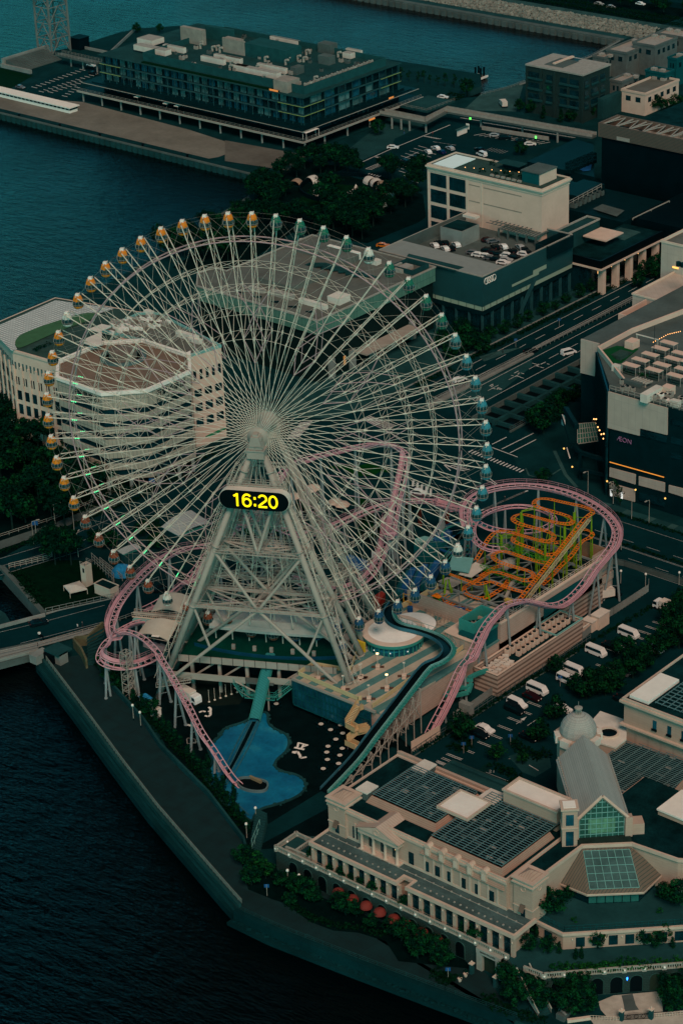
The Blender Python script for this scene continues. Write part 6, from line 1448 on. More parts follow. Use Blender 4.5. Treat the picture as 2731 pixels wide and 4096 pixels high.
for i in range(12): acunit(PD,43.8,35+i*1.72,4.3,1.0,1.1,1.3,M['cream2'])
for i in range(16): MB().box(-.75,.75,-.45,.45,0,.9,Matrix.LocRotScale(Vector((42.2+(i%3)*1.3,24.6+(i//3)*1.5,4.3)),Euler((0,0,.2*(i%4))),None)).build('storage_box',M['offwhite'] if i%4 else M['cream2'],PD)
for i,(l,r_,z,lb) in enumerate((((935,905),(1028,905),2.8,'small white shed'),((930,960),(985,925),2.4,'low grey-white shed'),((990,875),(1105,850),3.6,'largest white shed'))):
 a0,a1,b0,b1=rectpx('l',l,r_,z); b1=max(b1,b0+2); t=thing('storage_shed',lb+' against the foot of the pink hall by the car park','shed',(a0,b0,0)); B('wall',M['cream2'],t,a0,a1,b0,b1,0,z-.15); B('roof',M['offwhite'],t,a0-.15,a1+.15,b0-.15,b1+.15,z-.15,z); B('door',M['unit'],t,(a0+a1)/2-.5,(a0+a1)/2+.5,b0-.06,b0,0,2)
mb=MB(); fp=[P('m',388,955,0),P('m',560,860,0),P('m',650,765,0)]
for a,b_ in ((P('m',385,960),P('m',565,855)),):
 n_=13
 for i in range(n_):
  p=a.lerp(b_,i/n_);q=a.lerp(b_,(i+.93)/n_); mb.quad((p.x,p.y,.4),(q.x,q.y,.4),(q.x,q.y,3.0),(p.x,p.y,3.0)); mb.tube((p.x,p.y,0),(p.x,p.y,3),.08,n=4)
tag(mb.build('white_panel_fence',M['cream2']),'tall white panel fence where the pink track ends','fence')
t=thing('tall_fence','pale mesh fence round the service yard beside the car park','fence',(48,60,0))
mb=MB()
for l in ([P('m',700,735),P('m',900,590),P('m',925,570)],[P('m',1455,255),P('m',1568,150)],[P('l',930,1010),P('l',1040,930),P('l',1130,880),P('l',1350,735),P('l',1350,700)]):
 rail(mb,l,0,2.2,1.2,.05,3)
 for a,b_ in zip(l,l[1:]): mb.quad((a.x,a.y,.2),(b_.x,b_.y,.2),(b_.x,b_.y,2.1),(a.x,a.y,2.1))
mb.build('fence_panel',M['grey'],t)
mb=MB()
l=[P('l',1120,560),P('l',1200,575),P('l',1568,690),P('l',1620,710)]; rail(mb,l,0,1.8,1.5,.06,2)
for a,b_ in zip(l,l[1:]): mb.quad((a.x,a.y,.1),(b_.x,b_.y,.1),(b_.x,b_.y,1.6),(a.x,a.y,1.6))
tag(mb.build('road_fence',M['greym']),'grey panel fence along the side road behind the pink loop','fence')
for i,(x,y) in enumerate(((1175,690),(1330,710),(1540,700))): lamp('globe','l',(x,y),f'white globe lamp in the yard beyond the pink hall, {ORD[i]} from the left',0)
struct(sheet('service_yard',[(40.2,56.2),(49,50),(50,88),(32,90),(12,92),(12,79),(40,79)],.03,M['asphalt']))
car('truck','black','l',(1100,760),60,'dark lorry parked in the yard at the end of the pink hall')
mb=MB(); mb.box(-3,3,-1.6,1.6,0,2.6,Matrix.Translation(P('l',960,850,0)))
t=thing('duct_cluster','dark teal ducts and pipes against the pink hall wall','ducts',(42,18,0))
mb=MB()
for a,b_ in ((('m',590,600,4),('m',660,560,4)),(('m',660,560,4),('m',750,540,4.5)),(('m',740,490,5.5),('m',800,460,5.5)),(('m',800,460,5.5),('m',860,440,5.5)),(('m',720,500,5.5),('m',770,500,5.5)),(('m',650,600,3.5),('m',740,580,3.5)),(('m',740,580,3.5),('m',760,520,5))): mb.tube(P(*a),P(*b_),.55,n=4)
mb.build('duct',M['teal'],t)
for (l,r_,z) in (((680,640),(775,650),3),((645,700),(700,705),2)): a0,a1,b0,b1=rectpx('m',l,r_,z); B('plant_box',M['grey'],t,a0,a1,b0,max(b1,b0+1.5),0,z)
PL=thing('terrace_building','low glass walled building whose tiled roof terrace has diagonal teal stripes','building',(28,8,0))
def tilemat():
 m,nt,b=nodes('diagonal_tiles'); v=coords(nt); s=nt.nodes.new('ShaderNodeSeparateXYZ'); nt.links.new(v,s.inputs[0])
 dv=(P('n',1440,300,8)-P('n',1090,340,8)).normalized(); dv=(P('n',1350,210,8)-P('n',1110,340,8)).normalized(); u=mth(nt,'ADD',mth(nt,'MULTIPLY',s.outputs[0],-dv.y),mth(nt,'MULTIPLY',s.outputs[1],dv.x)); k=mth(nt,'GREATER_THAN',mth(nt,'FRACT',mth(nt,'DIVIDE',u,4.6)),.52)
 n=noise(nt,v,.4,3); a=ramp(nt,n,[(.3,(.36,.31,.24)),(.7,(.44,.38,.30))]); c=ramp(nt,n,[(.3,(.06,.17,.165)),(.7,(.09,.21,.20))])
 col=mix(nt,k,a,c)
 t=nt.nodes.new('ShaderNodeTexBrick'); nt.links.new(v,t.inputs['Vector']); t.offset=0; t.inputs['Scale'].default_value=1; t.inputs['Brick Width'].default_value=1.7; t.inputs['Row Height'].default_value=1.7; t.inputs['Mortar Size'].default_value=.02; t.inputs['Color1'].default_value=(1,1,1,1);t.inputs['Color2'].default_value=(.93,.93,.93,1);t.inputs['Mortar'].default_value=(.7,.7,.7,1)
 col=mix(nt,1.0,col,t.outputs[0],'MULTIPLY'); nt.links.new(col,b.inputs['Base Color']); b.inputs['Roughness'].default_value=.8; b.inputs['Specular IOR Level'].default_value=.15; return m
TM=tilemat()
pl=[(14.0,-9.0),(37.8,-8.6),(39.8,-8.3),(39.8,33),(30,33),(30,46),(16,46),(12,42),(12.5,26),(16.4,11.5),(22.2,1.2),(13.8,-2.2)]
MB().prism([(x+(.15 if x<26 else -.15),y+.15) for x,y in pl],1.2,7.6).build('wall',pinkw,PL)
MB().prism(pl,7.6,8.0).build('roof',TM,PL)
mb=MB(); mb.prism([(13.9,-9.3),(36.5,-9.05),(36.5,-8.8),(13.9,-8.9)],1.4,7.7); mb.prism([(13.7,-9.3),(13.95,-9.3),(13.7,-2.2),(13.5,-2.2)],1.4,7.7); mb.build('glass_wall',M['glassb'],PL)
mb=MB()
for i in range(20): x=14+i*1.18; mb.box(x,x+.09,-9.4,-9.3,1.4,7.7)
for z in (1.3,3.4,5.5,7.5): mb.box(13.8,36.6,-9.42,-9.3,z,z+.12)
for i in range(6): mb.box(13.4,13.5,-9.2+i*1.4,-9.1+i*1.4,1.4,7.7)
mb.build('mullion',M['tealdk'],PL); mb=MB(); mb.ribbon([(13.8,-2.2),(13.8,-9.2),(37.8,-8.9)],.5,7.7,8.25); mb.build('eave',M['unit'],PL)
def yrail(par,pts,z,h=1.2,nm='railing'):
 mb=MB(); pts=[Vector((p[0],p[1],z)) for p in pts]
 for a,b_ in zip(pts,pts[1:]):
  d=(b_-a).normalized().cross(ZW)*.04
  mb.quad(a+ZW*.15+d,b_+ZW*.15+d,b_+ZW*h+d,a+ZW*h+d); mb.quad(a+ZW*.15-d,b_+ZW*.15-d,b_+ZW*h-d,a+ZW*h-d)
  mb.tube(a+ZW*h,b_+ZW*h,.09,n=5); n_=max(1,int((b_-a).length/1.7))
  for i in range(n_+1): p=a.lerp(b_,i/n_); mb.tube(p,p+ZW*h,.07,n=4)
 return mb.build(nm,M['yellowp'],par)
yrail(PL,[P('n',930,240,8),P('n',1020,182,8),P('n',1230,218,8),P('n',1262,205,8),P('n',1310,60,8)],8); yrail(PL,[P('n',930,240,8),P('n',1305,400,8),P('n',1325,395,8)],8)
yrail(PL,[P('m',140,680,8),P('m',420,480,8)],8); yrail(PL,[P('m',610,385,8),P('m',770,262,8)],8); yrail(PL,[P('Y',1000,740,8),P('Y',1290,590,8),P('Y',1568,420,8)],8,1.6)
MB().box(-1.3,1.3,-.3,.3,0,2.6,Matrix.Translation(P('n',1320,85,8))).build('yellow_screen',M['yellow'],PL)
for i,(fr,x,y,lit) in enumerate((('n',1055,258,0),('n',1212,325,0),('n',1325,250,0),('n',1427,185,1),('n',1372,385,0),('n',1485,318,1),('m',338,478,0),('m',62,490,0))):
 q=P(fr,x,y,8); t=thing('planter_lamp',f'brown and cream planter with a lamp post on the tiled roof terrace, {ORD[i]} of eight','lamp post',(q.x,q.y,8),'planter lamps of the terrace')
 mb=MB(); c=Matrix.LocRotScale(q,Euler((0,0,.65)),None); mb.box(-1.45,-.45,-.5,.5,0,.06,c); mb.box(.45,1.45,-.5,.5,0,.06,c); mb.build('tile_patch',mat('brown_tiles',(.10,.055,.04)),t)
 MB().box(-.45,.45,-1.4,-.5,0,.05,c).box(-.45,.45,.5,1.4,0,.05,c).build('tile_patch',M['cream2'],t)
 MB().box(-.5,.5,-.35,.35,.05,.5,c).build('planter',M['cream2'],t); MB().tube(q+ZW*.4,q+ZW*3.4,.06,n=6).build('pole',M['steel'],t)
 MB().box(-.28,.28,-.2,.2,3.4,3.6,c).build('lamp_head',emis('terrace_lamp',(1,.62,.3),2.5) if lit else M['steel'],t)
dc=P('k',1213,740,11.2); PLz=8
t=thing('round_pavilion','large white disc-roofed round pavilion with teal glazed drum','pavilion',(dc.x,dc.y,8))
MB().lathe([(6.6,8.0),(6.6,10.3)],(dc.x,dc.y,0),48).build('glass_drum',M['glassb'],t,True)
mb=MB()
for i in range(36): a=2*math.pi*i/36; mb.box(-.12,.12,-.12,.12,8,10.3,Matrix.LocRotScale(Vector((dc.x+6.7*math.cos(a),dc.y+6.7*math.sin(a),0)),Euler((0,0,a)),None))
mb.build('mullion',M['teal'],t); mb=MB(); mb.lathe([(7.3,10.2),(7.4,10.5),(7.4,11.1)],(dc.x,dc.y,0),56); mb.build('rim',M['teal'],t); mb=MB(); mb.lathe([(7.42,11.1),(7.42,11.25),(7.1,11.27)],(dc.x,dc.y,0),56); mb.build('roof_edge',M['cream2'],t)
mb=MB(); mb.lathe([(7.1,11.2),(.05,11.6)],(dc.x,dc.y,0),56); mb.build('roof',mat('white_membrane_stained',(.78,.72,.66),.6,.10,.25),t)
for i in range(3): a=-1.6+i*.6; MB().box(-.06,.06,-.1,.1,8.9,9.15,Matrix.LocRotScale(Vector((dc.x+6.85*math.cos(a),dc.y+6.85*math.sin(a),0)),Euler((0,0,a)),None)).build('window_light',emis('white_sign_light',(.9,.9,.85),.5),t)
d2=P('k',1335,695,10.8); t=thing('round_pavilion','smaller white disc roof behind the teal flume channel','pavilion',(d2.x,d2.y,8))
MB().lathe([(4.6,8.0),(4.6,10.2)],(d2.x,d2.y,0),40).build('drum',M['tealdk'],t); MB().lathe([(5.2,10.1),(5.3,10.8),(4.9,10.9),(.05,11.05)],(d2.x,d2.y,0),48).build('roof',MATS['white_membrane_stained'],t)
fl=thing('log_flume','teal log flume trough that curves round the discs and drops steeply to the plaza','log flume',(35,0,8))
FT=px3([('Y',870,640,12),('Y',810,720,12),('Y',785,800,12),('Y',815,890,12),('Y',890,960,12),('Y',1010,1010,12),('m',420,190,11.9),('m',520,225,11.8),('m',580,265,12.5),('m',608,310,13),('m',590,350,13.2),('m',540,385,13.2),('m',490,405,13),('m',450,440,12.7),('m',380,530,11.8),('m',250,700,9.3),('m',130,855,6.5),('m',20,1000,3.8),('n',1090,960,.9)])
f=frames(catmull(FT,.8),0)
def sweep(mb,f,prof):
 n=len(prof);k=len(mb.v)
 for p,t,sd_,u in f:
  for (a,b_) in prof: mb.v.append(tuple(p+sd_*a+ZW*b_))
 for i in range(len(f)-1):
  for j in range(n-1): mb.f.append((k+i*n+j,k+i*n+j+1,k+(i+1)*n+j+1,k+(i+1)*n+j)); mb.m.append(0)
sweep_m=MB(); sweep(sweep_m,f,[(-.95,-.15),(.95,-.15)]); sweep_m.build('water_channel',M['black'],fl)
for s_ in (-1,1): mb=MB(); sweep(mb,f,[(s_*.95,-.35),(s_*.95,.45),(s_*1.12,.45),(s_*1.12,-.35)]); mb.build('side_wall',mat('flume_rim',(.03,.12,.16)) if s_>0 else M['tealp'],fl)
mb=MB(); sweep(mb,f,[(-1.2,-.1),(-2.05,-.1)]); mb.path([p-sd_*2.1+ZW*.9 for p,t,sd_,u in f],.05,4)
for i,(p,t,sd_,u) in enumerate(f):
 if i%2==0: mb.tube(p-sd_*2.1,p-sd_*2.1+ZW*.9,.04,n=4,caps=False)
 mb.tube(p-sd_*1.2+ZW*.02,p-sd_*2.1+ZW*.02,.10,n=4,caps=False)
mb.build('service_walkway',M['teal'],fl)
lat=[i for i in range(len(f)) if i>=int(len(f)*.58)]
mb=MB(); prev=None
for i in range(int(len(f)*.56),len(f)-3,4):
 p,t,sd_,u=f[i]; c=[]
 for s_ in (-2.4,1):
  q=p+sd_*s_; mb.tube(q-ZW*.3,(q.x,q.y,0),.13,n=5); c.append(q)
 zl=[z for z in (p.z-.4,p.z*.66,p.z*.33) if z>.3]
 for z in zl: mb.tube((c[0].x,c[0].y,z),(c[1].x,c[1].y,z),.09,n=4)
 mb.tube((c[0].x,c[0].y,zl[0]),(c[1].x,c[1].y,zl[-1]),.07,n=4)
 if prev:
  for a,b_ in zip(prev[0],c):
   mb.tube((a.x,a.y,prev[1]*.66),(b_.x,b_.y,p.z*.66),.13,n=4); mb.tube((a.x,a.y,prev[1]*.95),(b_.x,b_.y,p.z*.4),.1,n=4); mb.tube((a.x,a.y,prev[1]*.33),(b_.x,b_.y,p.z*.8),.1,n=4)
 prev=(c,p.z)
mb.build('lattice_trestle',M['leg'],fl)
t=thing('terrace_stair','pale yellow outside stair winding down from the terrace corner','stair',(37,-10,0))
def stairrun(pts,wd):
 q=px3(pts)
 for i,(a,b_) in enumerate(zip(q,q[1:])):
  d=(b_-a); n_=max(2,int(d.length/.35)); s_=Vector((d.x,d.y,0)).normalized().cross(ZW)*wd/2; mb=MB()
  for k in range(n_): p=a.lerp(b_,(k+.5)/n_); mb.quad(p-s_-d/n_*.5*.9,p+s_-d/n_*.5*.9,p+s_+Vector((d.x,d.y,0))/n_*.45,p-s_+Vector((d.x,d.y,0))/n_*.45)
  mb.build('steps',M['yellowp'],t)
  mb=MB()
  for sg in (-1,1):
   mb.quad(a+s_*sg-ZW*.25,b_+s_*sg-ZW*.25,b_+s_*sg+ZW*1.0,a+s_*sg+ZW*1.0)
   mb.tube(a+s_*sg+ZW*1.05,b_+s_*sg+ZW*1.05,.06,n=4)
  mb.build('side_panel',mat('pale_ochre_panel',(.50,.33,.17)),t)
stairrun([('n',1325,430,8),('n',1300,440,7.9)],2.2); stairrun([('n',1310,430,8),('n',1240,545,5.2)],1.6); stairrun([('n',1240,550,5.2),('n',1300,585,5.2),('n',1370,570,5.0)],1.5); stairrun([('n',1370,580,4.8),('n',1290,600,4.0),('n',1235,650,2.2)],1.5); stairrun([('n',1235,660,2.2),('n',1300,690,2.1)],1.5)
for p,z in (((1240,700),2.2),((1325,540),7.8)): q=P('n',*p,0); MB().tube((q.x,q.y,0),(q.x,q.y,z),.12,n=6).build('post',M['pinkt'] if z<3 else M['yellowp'],t)
mb=MB(); rr=random.Random(4)
for i in range(9):
 a_=P('B',30+i*55,430+i*10,8);b_=P('B',0+i*48,620-i*4,8)
 rail(mb,[a_,b_],8,1.1,1.6,.05)
rail(mb,[P('B',0,470,8),P('B',430,560,8)],8,1.1,1.6,.05); rail(mb,[P('B',150,640,8),P('B',340,690,8)],8,1.1,1.6,.05)
tag(mb.build('queue_rails',M['unit']),'rows of thin queue railings on the terrace beside the teal box','railing')
for x in (1118,1152): q=P('Y',x,770,8); tag(MB().lathe([(.42,0),(.45,1.2),(.36,1.45),(.05,1.5)],(q.x,q.y,8),12).build('bin',M['blue']),'blue barrel bin beside the yellow screen, '+('left' if x<1130 else 'right')+' of two','bin','blue bins')
t=thing('ticket_hut','green ticket hut with a bright orange hipped roof','ticket hut',tuple(P('B',140,330,8))); a0,a1,b0,b1=rectpx('B',(80,250),(205,260),10.6)
MB().box(a0+.2,a1-.2,b0+.2,b1-.2,8,10.4).build('wall',mat('hut_green',(.04,.20,.02)),t); MB().hip(a0-.1,a1+.1,b0-.1,b1+.1,10.4,11.1,.9).build('roof',mat('hut_orange',(.75,.18,.01),.5,.05),t); MB().box(a0+.8,a1-.8,b0+.1,b0+.2,9,9.9).build('window',M['glass'],t)
t=thing('ride_sign_wall','dark blue ride front wall with small photo boards beside the orange roofed hut','ride front',tuple(P('B',300,440,8))); a_=P('B',40,420,8);b_=P('B',500,500,8)
mb=MB(); mb.ribbon([a_,b_],.4,8,9.8); mb.build('wall',M['blue'],t)
for i in range(12): p=a_.lerp(b_,.25+i*.06)-Vector((0,.25,0)); MB().box(p.x-.4,p.x+.3,p.y-.08,p.y,8.8+.3*(i%2),9.5+.2*(i%2)).build('photo_board',M['white'] if i%3 else M['unit'],t)
t=thing('yellow_gangway','yellow steel stair and gangway by the blue flume lanes','gangway',tuple(P('Y',1240,660,8))); mb=MB()
a_=P('Y',1190,620,9.5);b_=P('Y',1290,690,8); mb.tube(a_,b_,.1,n=4); mb.tube(a_+Vector((.9,.3,0)),b_+Vector((.9,.3,0)),.1,n=4)
for i in range(9): p=a_.lerp(b_,i/8); mb.tube(p,p+Vector((.9,.3,0)),.07,n=4); mb.tube(p,p+ZW*1.1,.05,n=4)
c_=P('Y',1100,560,9.5)
for q in ((0,0),(2,.4),(0,-1.6),(2,-1.2)): mb.tube((c_.x+q[0],c_.y+q[1],7),(c_.x+q[0],c_.y+q[1],11.5),.1,n=4)
for z in (9.5,11.4): mb.tube((c_.x,c_.y,z),(c_.x+2,c_.y+.4,z),.08,n=4);mb.tube((c_.x,c_.y-1.6,z),(c_.x+2,c_.y-1.2,z),.08,n=4);mb.tube((c_.x,c_.y,z),(c_.x+2,c_.y-1.2,z-1.8),.06,n=4)
mb.build('frame',mat('gangway_yellow',(.6,.28,.02)),t)
t=thing('blue_flume_lanes','blue sloping water ride lanes behind the right side of the wheel','water ride',tuple(P('k',1450,400,4)))
bl=[('X',850,870),('X',1430,850),('X',1350,1176),('X',600,1176)]
for i in range(9):
 a_=P('Y',1560-i*62,-60+i*18,5.5);b_=P('Y',1420-i*62,380+i*20,3.0); mb=MB(); mb.ribbon([a_,b_],1.5,2.5,5.0-(i%3)*.5); mb.build('lane',[M['blue'],mat('deep_teal_blue',(.01,.10,.14)),M['tealdk']][i%3],t)
for i in range(10): a_=P('X',1090+i*50,930-i*8,4);b_=P('X',900+i*50,1150,3); MB().tube(a_,b_,.12,n=4).build('lane_rail',M['teal'],t)
for i,(fr,l,r_,z,mt_) in enumerate((('X',(640,880),(1060,850),4.5,M['tealdk']),('X',(650,800),(900,790),4.0,M['tealp']),('X',(1050,790),(1380,760),5,M['blue']),('l',(100,420),(250,370),5,M['tealdk']),('l',(0,400),(120,350),4,M['blue']))):
 MB().prism([P(fr,*l,z),P(fr,(l[0]+r_[0])/2,l[1]+26,z),P(fr,*r_,z),P(fr,(l[0]+r_[0])/2,r_[1]-26,z)],0,z).build('ride_roof',mt_,t)
for i,(r_,z) in enumerate(((9,3.2),(7.6,3.8),(6.2,4.2))): c=P('X',1300,800,3); MB().path([(c.x+r_*math.cos(a*.13+1.2),c.y+r_*math.sin(a*.13+1.2),z) for a in range(34)],.3,5).build('curved_lane',[M['blue'],MATS['deep_teal_blue'],M['teal']][i],t)
# ================================================================== PLAZA, POOL, WHEEL STATION
struct(sheet('plaza',[(-14,-30),(-24,-24),(-20,-5),(8,-2),(30,0),(46,-6),(56,-44),(44,-56),(34,-53),(8,-42),(-2,-36)],.02,mat('dark_timber_plaza',(.0035,.0075,.0075),.8,.35,.3)))
ground('service_court','n',[(150,300),(340,250),(700,240),(560,420),(420,430),(330,420),(200,480),(120,400)],mat('brown_paving',(.020,.014,.010),.9,.3,.3),.03)
pool=[(640,480),(622,520),(560,545),(500,560),(465,580),(440,605),(440,625),(400,655),(360,680),(370,730),(395,780),(385,810),(340,872),(352,905),(400,950),(450,1040),(560,1100),(640,1165),(655,1120),(690,1078),(800,1050),(900,1015),(960,975),(982,935),(960,890),(915,862),(840,848),(790,825),(780,798),(800,765),(845,730),(870,690),(872,640),(850,608),(800,585),(755,560),(738,530),(740,480),(700,465)]
def smooth(pts,it=2):
 for _ in range(it):
  o=[]
  for i in range(len(pts)): a=pts[i];b_=pts[(i+1)%len(pts)]; o+= [a.lerp(b_,.25),a.lerp(b_,.75)]
  pts=o
 return pts
pw=smooth(PP('n',pool,0),2)
t=thing('splash_pool','freeform bright blue splash pool that the pink track dives into','pool',(20,-30,0))
m,nt,b=nodes('pool_blue'); v=coords(nt); n1=noise(nt,v,.14,5,.6); n2=noise(nt,v,1.2,4,.7)
c=ramp(nt,n1,[(.35,(.002,.095,.20)),(.55,(.004,.155,.28)),(.75,(.03,.27,.35))]); c=mix(nt,.5,c,ramp(nt,n2,[(.3,(.55,.55,.55)),(.7,(1.15,1.15,1.15))]),'MULTIPLY'); nt.links.new(c,b.inputs['Base Color']); b.inputs['Roughness'].default_value=.3; b.inputs['Specular IOR Level'].default_value=.2; POOLM=m
sheet('basin',pw,.08,POOLM,t)
mb=MB(); mb.ribbon(pw,.5,0,.35,True); mb.build('kerb',M['greyd'],t)
mb=MB()
rr=random.Random(8)
for p in pw[len(pw)//2:]+pw[:len(pw)//5]:
 if rr.random()<.8: s_=rr.uniform(.2,.5); mb.lathe([(s_,0),(s_*.9,s_*.7),(.05,s_)],(p.x+rr.uniform(-.3,.5),p.y+rr.uniform(-.3,.3),0),7)
rk=mb.build('rock_edging',M['greyd'],t); rk['kind']='stuff'
hole=smooth(PP('n',[(545,905),(560,890),(620,885),(720,905),(742,925),(735,960),(700,975),(620,970),(560,945)],.1),2)
sheet('tunnel_mouth',hole,.2,M['black'],t); mb=MB(); mb.ribbon(hole,.35,.1,.7,True); mb.build('tunnel_rim',mat('pool_rim',(.10,.16,.17)),t)
B('tunnel_wall',mat('tan_band'if 0 else 'tunnel_tan',(.22,.17,.10)),t,P('n',600,905).x,P('n',690,925).x,P('n',640,905).y+.3,P('n',640,905).y+.8,.2,.9)
mb=MB()
for s_ in ([(622,530),(560,640),(490,780),(440,860),(418,930)],[(640,530),(580,650),(510,790),(455,880),(445,930)],[(675,525),(600,680),(530,810),(480,900),(462,940),(480,985),(560,1060),(620,1120)],[(690,525),(620,690),(550,820),(500,900),(480,930)]):
 mb.path([p+ZW*.25 for p in catmull(PP('n',s_,0),.8)],.16,5)
mb.build('channel_rail',mat('channel_rail_blue',(.03,.13,.17)),t)
mb=MB(); q=PP('n',[(632,530),(575,645),(505,785),(450,870),(432,930)],0);q2=PP('n',[(672,528),(598,672),(528,805),(478,895),(452,935)],0)
for i in range(4): mb.quad(*[(p.x,p.y,.12) for p in (q[i],q2[i],q2[i+1],q[i+1])])
mb.build('splash_channel',M['dark'],t)
t=thing('covered_chute','long teal covered flume chute sloping down to the blue pool','flume chute',tuple(P('n',690,300,4)))
mb=MB(); f=frames(catmull(px3([('n',655,520,.8),('n',685,400,3.3),('n',712,280,5.6),('n',738,180,7.2),('n',755,110,8.2)]),.7),0)
sweep(mb,f,[(-1.2,-.3),(-1.2,.2),(-.9,.55),(.9,.55),(1.2,.2),(1.2,-.3)]); mb.build('cover',stripes('ribbed_teal_cover',(.02,.20,.20),(.012,.15,.155),.5,.7,1),t,False)
mb=MB()
for s_ in (-1.3,1.3): mb.path([p+sd_*s_ for p,t_,sd_,u in f],.1,5)
mb.build('rail',M['teal'],t)
for a,za in (((742,295),3.8),((685,290),3.8),((742,385),3)): q=P('n',*a,za); MB().tube((q.x,q.y,0),(q.x,q.y,za),.2,n=7).build('support_post',M['unit'],t)
mb=MB()
for pts,wd in (([(368,438),(382,448),(380,462),(366,468)],.55),([(310,472),(330,463),(350,468)],.5),([(345,492),(365,498),(380,488),(380,470)],.55),([(375,440),(383,470)],.4),([(220,550),(245,551),(272,560)],.7),([(905,692),(968,705)],.6),([(932,660),(925,690)],.5),([(965,672),(945,705)],.5),([(930,662),(992,678)],.45),([(955,690),(990,676)],.4),([(892,720),(925,718),(940,740),(945,758),(982,752)],.6),([(892,722),(915,728)],.5)): linepx(mb,'n',pts,wd,.06)
o=mb.build('ground_lettering',M['white'],bpy.data.objects['plaza'])
mb=MB(); linepx(mb,'n',[(232,640),(240,632),(285,640),(288,665),(235,668),(232,640)],.2,.06); linepx(mb,'n',[(258,636),(262,668)],.2,.06); mb.build('ground_lettering',M['unit'],bpy.data.objects['plaza'])
tabp=Proto(lambda:(lambda t:(MB().lathe([(.54,.70),(.57,.74),(.54,.78)],n=20).build('tabletop',M['offwhite'],t),MB().tube((0,0,0),(0,0,.72),.07,n=6).build('leg',M['dark2'],t),[MB().box(a*1.15-.22,a*1.15+.22,b*1.15-.22,b*1.15+.22,.4,.46).box(a*1.35-.05,a*1.35+.05,b*1.15-.2,b*1.15+.2,.46,.85).build('seat',M['dark2'],t) for a,b in((1,0),(-1,0),(0,1),(0,-1))],t)[3])(thing('round_table','x','table')))
tl_=[(1058,462),(1100,495),(1072,542),(1132,578),(1165,638),(1116,682),(1108,719),(1190,738),(1112,765),(1182,790),(1086,822),(1205,695),(1195,548),(1208,600),(792,415),(1140,510)]
for i,(x,y) in enumerate(tl_): q=P('n',x,y,.75); tabp.put((q.x,q.y,.03),0,1.0,f'round white cafe table on the dark plaza, {ORD[i]} counting down from the glass building' if i!=14 else 'lone round white table beside the teal chute','cafe tables on the plaza')
for i in range(7): q=P('n',372+i*35,405-i*12,0); t=thing('flag_pole',f'thin white banner pole on the plaza, {ORD[i]} from the white lorry','pole',tuple(q),'banner poles'); MB().tube(q,q+ZW*3.2,.05,n=5).build('pole',M['steel'],t); MB().lathe([(.3,0),(.25,.2),(.08,.25)],(q.x,q.y,0),8).build('base',M['steel'],t)
car('truck','white','n',(250,385),-5,'white box lorry with a yellow lower side parked under the coaster',0)
MB().box(0,3.6,0,.06,0,.9,Matrix.LocRotScale(P('n',187,400,.9)+Vector((0,-.2,0)),Euler((0,0,-.09)),None)) if 0 else None
mb=MB(); linepx(mb,'n',[(0,0)],1) if 0 else None
t=thing('blue_tarp_stall','stall under bright blue sheeting at the foot of the left wheel leg','stall',tuple(P('i',900,1150,0))); MB().hip(*[v for v in rectpx('i',(865,1140),(960,1150),2.4)],1.8,2.6,1.2).build('cover',mat('bright_blue_sheet',(.02,.22,.42)),t); q=rectpx('i',(865,1140),(960,1150),2.4); B('counter',M['unit'],t,q[0]+.2,q[1]-.2,q[2]+.2,q[3]-.2,0,1.8)
t=thing('white_cabin','small white cabin between the left coaster columns','cabin',tuple(P('r',968,160,0))); q=rectpx('r',(943,130),(990,140),2.2); B('wall',M['white'],t,q[0],q[1],q[2],max(q[3],q[2]+1.6),0,2.1); B('roof',M['offwhite'],t,q[0]-.1,q[1]+.1,q[2]-.1,max(q[3],q[2]+1.6)+.1,2.1,2.25)
ST=thing('wheel_station','green decked boarding platform with pale parapets and long canopy under the wheel','ride station',(0,0,8))
def WB(name,mt,par,d0,d1,n0,n1,z0,z1): return MB().box(d0,d1,n0,n1,z0,z1,MR).build(name,mt,par)
WB('deck',mat('green_floor_paint',(.004,.045,.026),.7,.25,.2),ST,-20,17,-9,10.6,8.0,8.4)
WB('deck_edge',M['leg'],ST,-20.2,17.2,10.6,10.9,7.9,9.5); WB('deck_edge',M['leg'],ST,-20.2,17.2,-9.3,-9,7.2,9.6)
WB('lower_walkway',M['greym'],ST,-21,3,11.2,13.4,5.0,5.3); WB('lower_parapet',M['leg'],ST,-21,-3.5,13.4,13.6,5.0,6.6); WB('lower_parapet',M['leg'],ST,1.5,14,12.4,12.6,5.0,6.6)
mb=MB()
for i in range(15): mb.box(-20+i*2.6,-19.9+i*2.6,10.9,10.98,7.3,9.9,MR)
mb.build('parapet_joint',M['dark2'],ST)
for d in (-17,-10.5,-4,3.5,9,15):
 for n_ in (9.8,-7): WB('column',M['leg'],ST,d-.35,d+.35,n_-.35,n_+.35,0,8)
mb=MB()
for d in (-17,-10.5,3.5,9): mb.tube(wn(d,9.8,3.5),wn(d+5.5,9.8,7.6),.25,n=6)
mb.tube(wn(-17,9.8,3.6),wn(-10.5,9.8,3.6),.25,n=6);mb.tube(wn(-6,13.5,5.4),wn(2,14.5,2.2),.2,n=6)
mb.build('truss_brace',M['leg'],ST)
mb=MB(); pts=[wn(-18+i*1.5,7.4-((i-12)/12)**2*3.0,8.4) for i in range(24)]; mb.path([p+ZW*.9 for p in pts],.05,4); 
for a,b_ in zip(pts,pts[1:]): mb.quad(a,b_,b_+ZW*.9,a+ZW*.9)
mb.build('boarding_rail',mat('blue_glass_rail',(.004,.05,.09),.3),ST)
n_=24; mb=MB(); prev=None
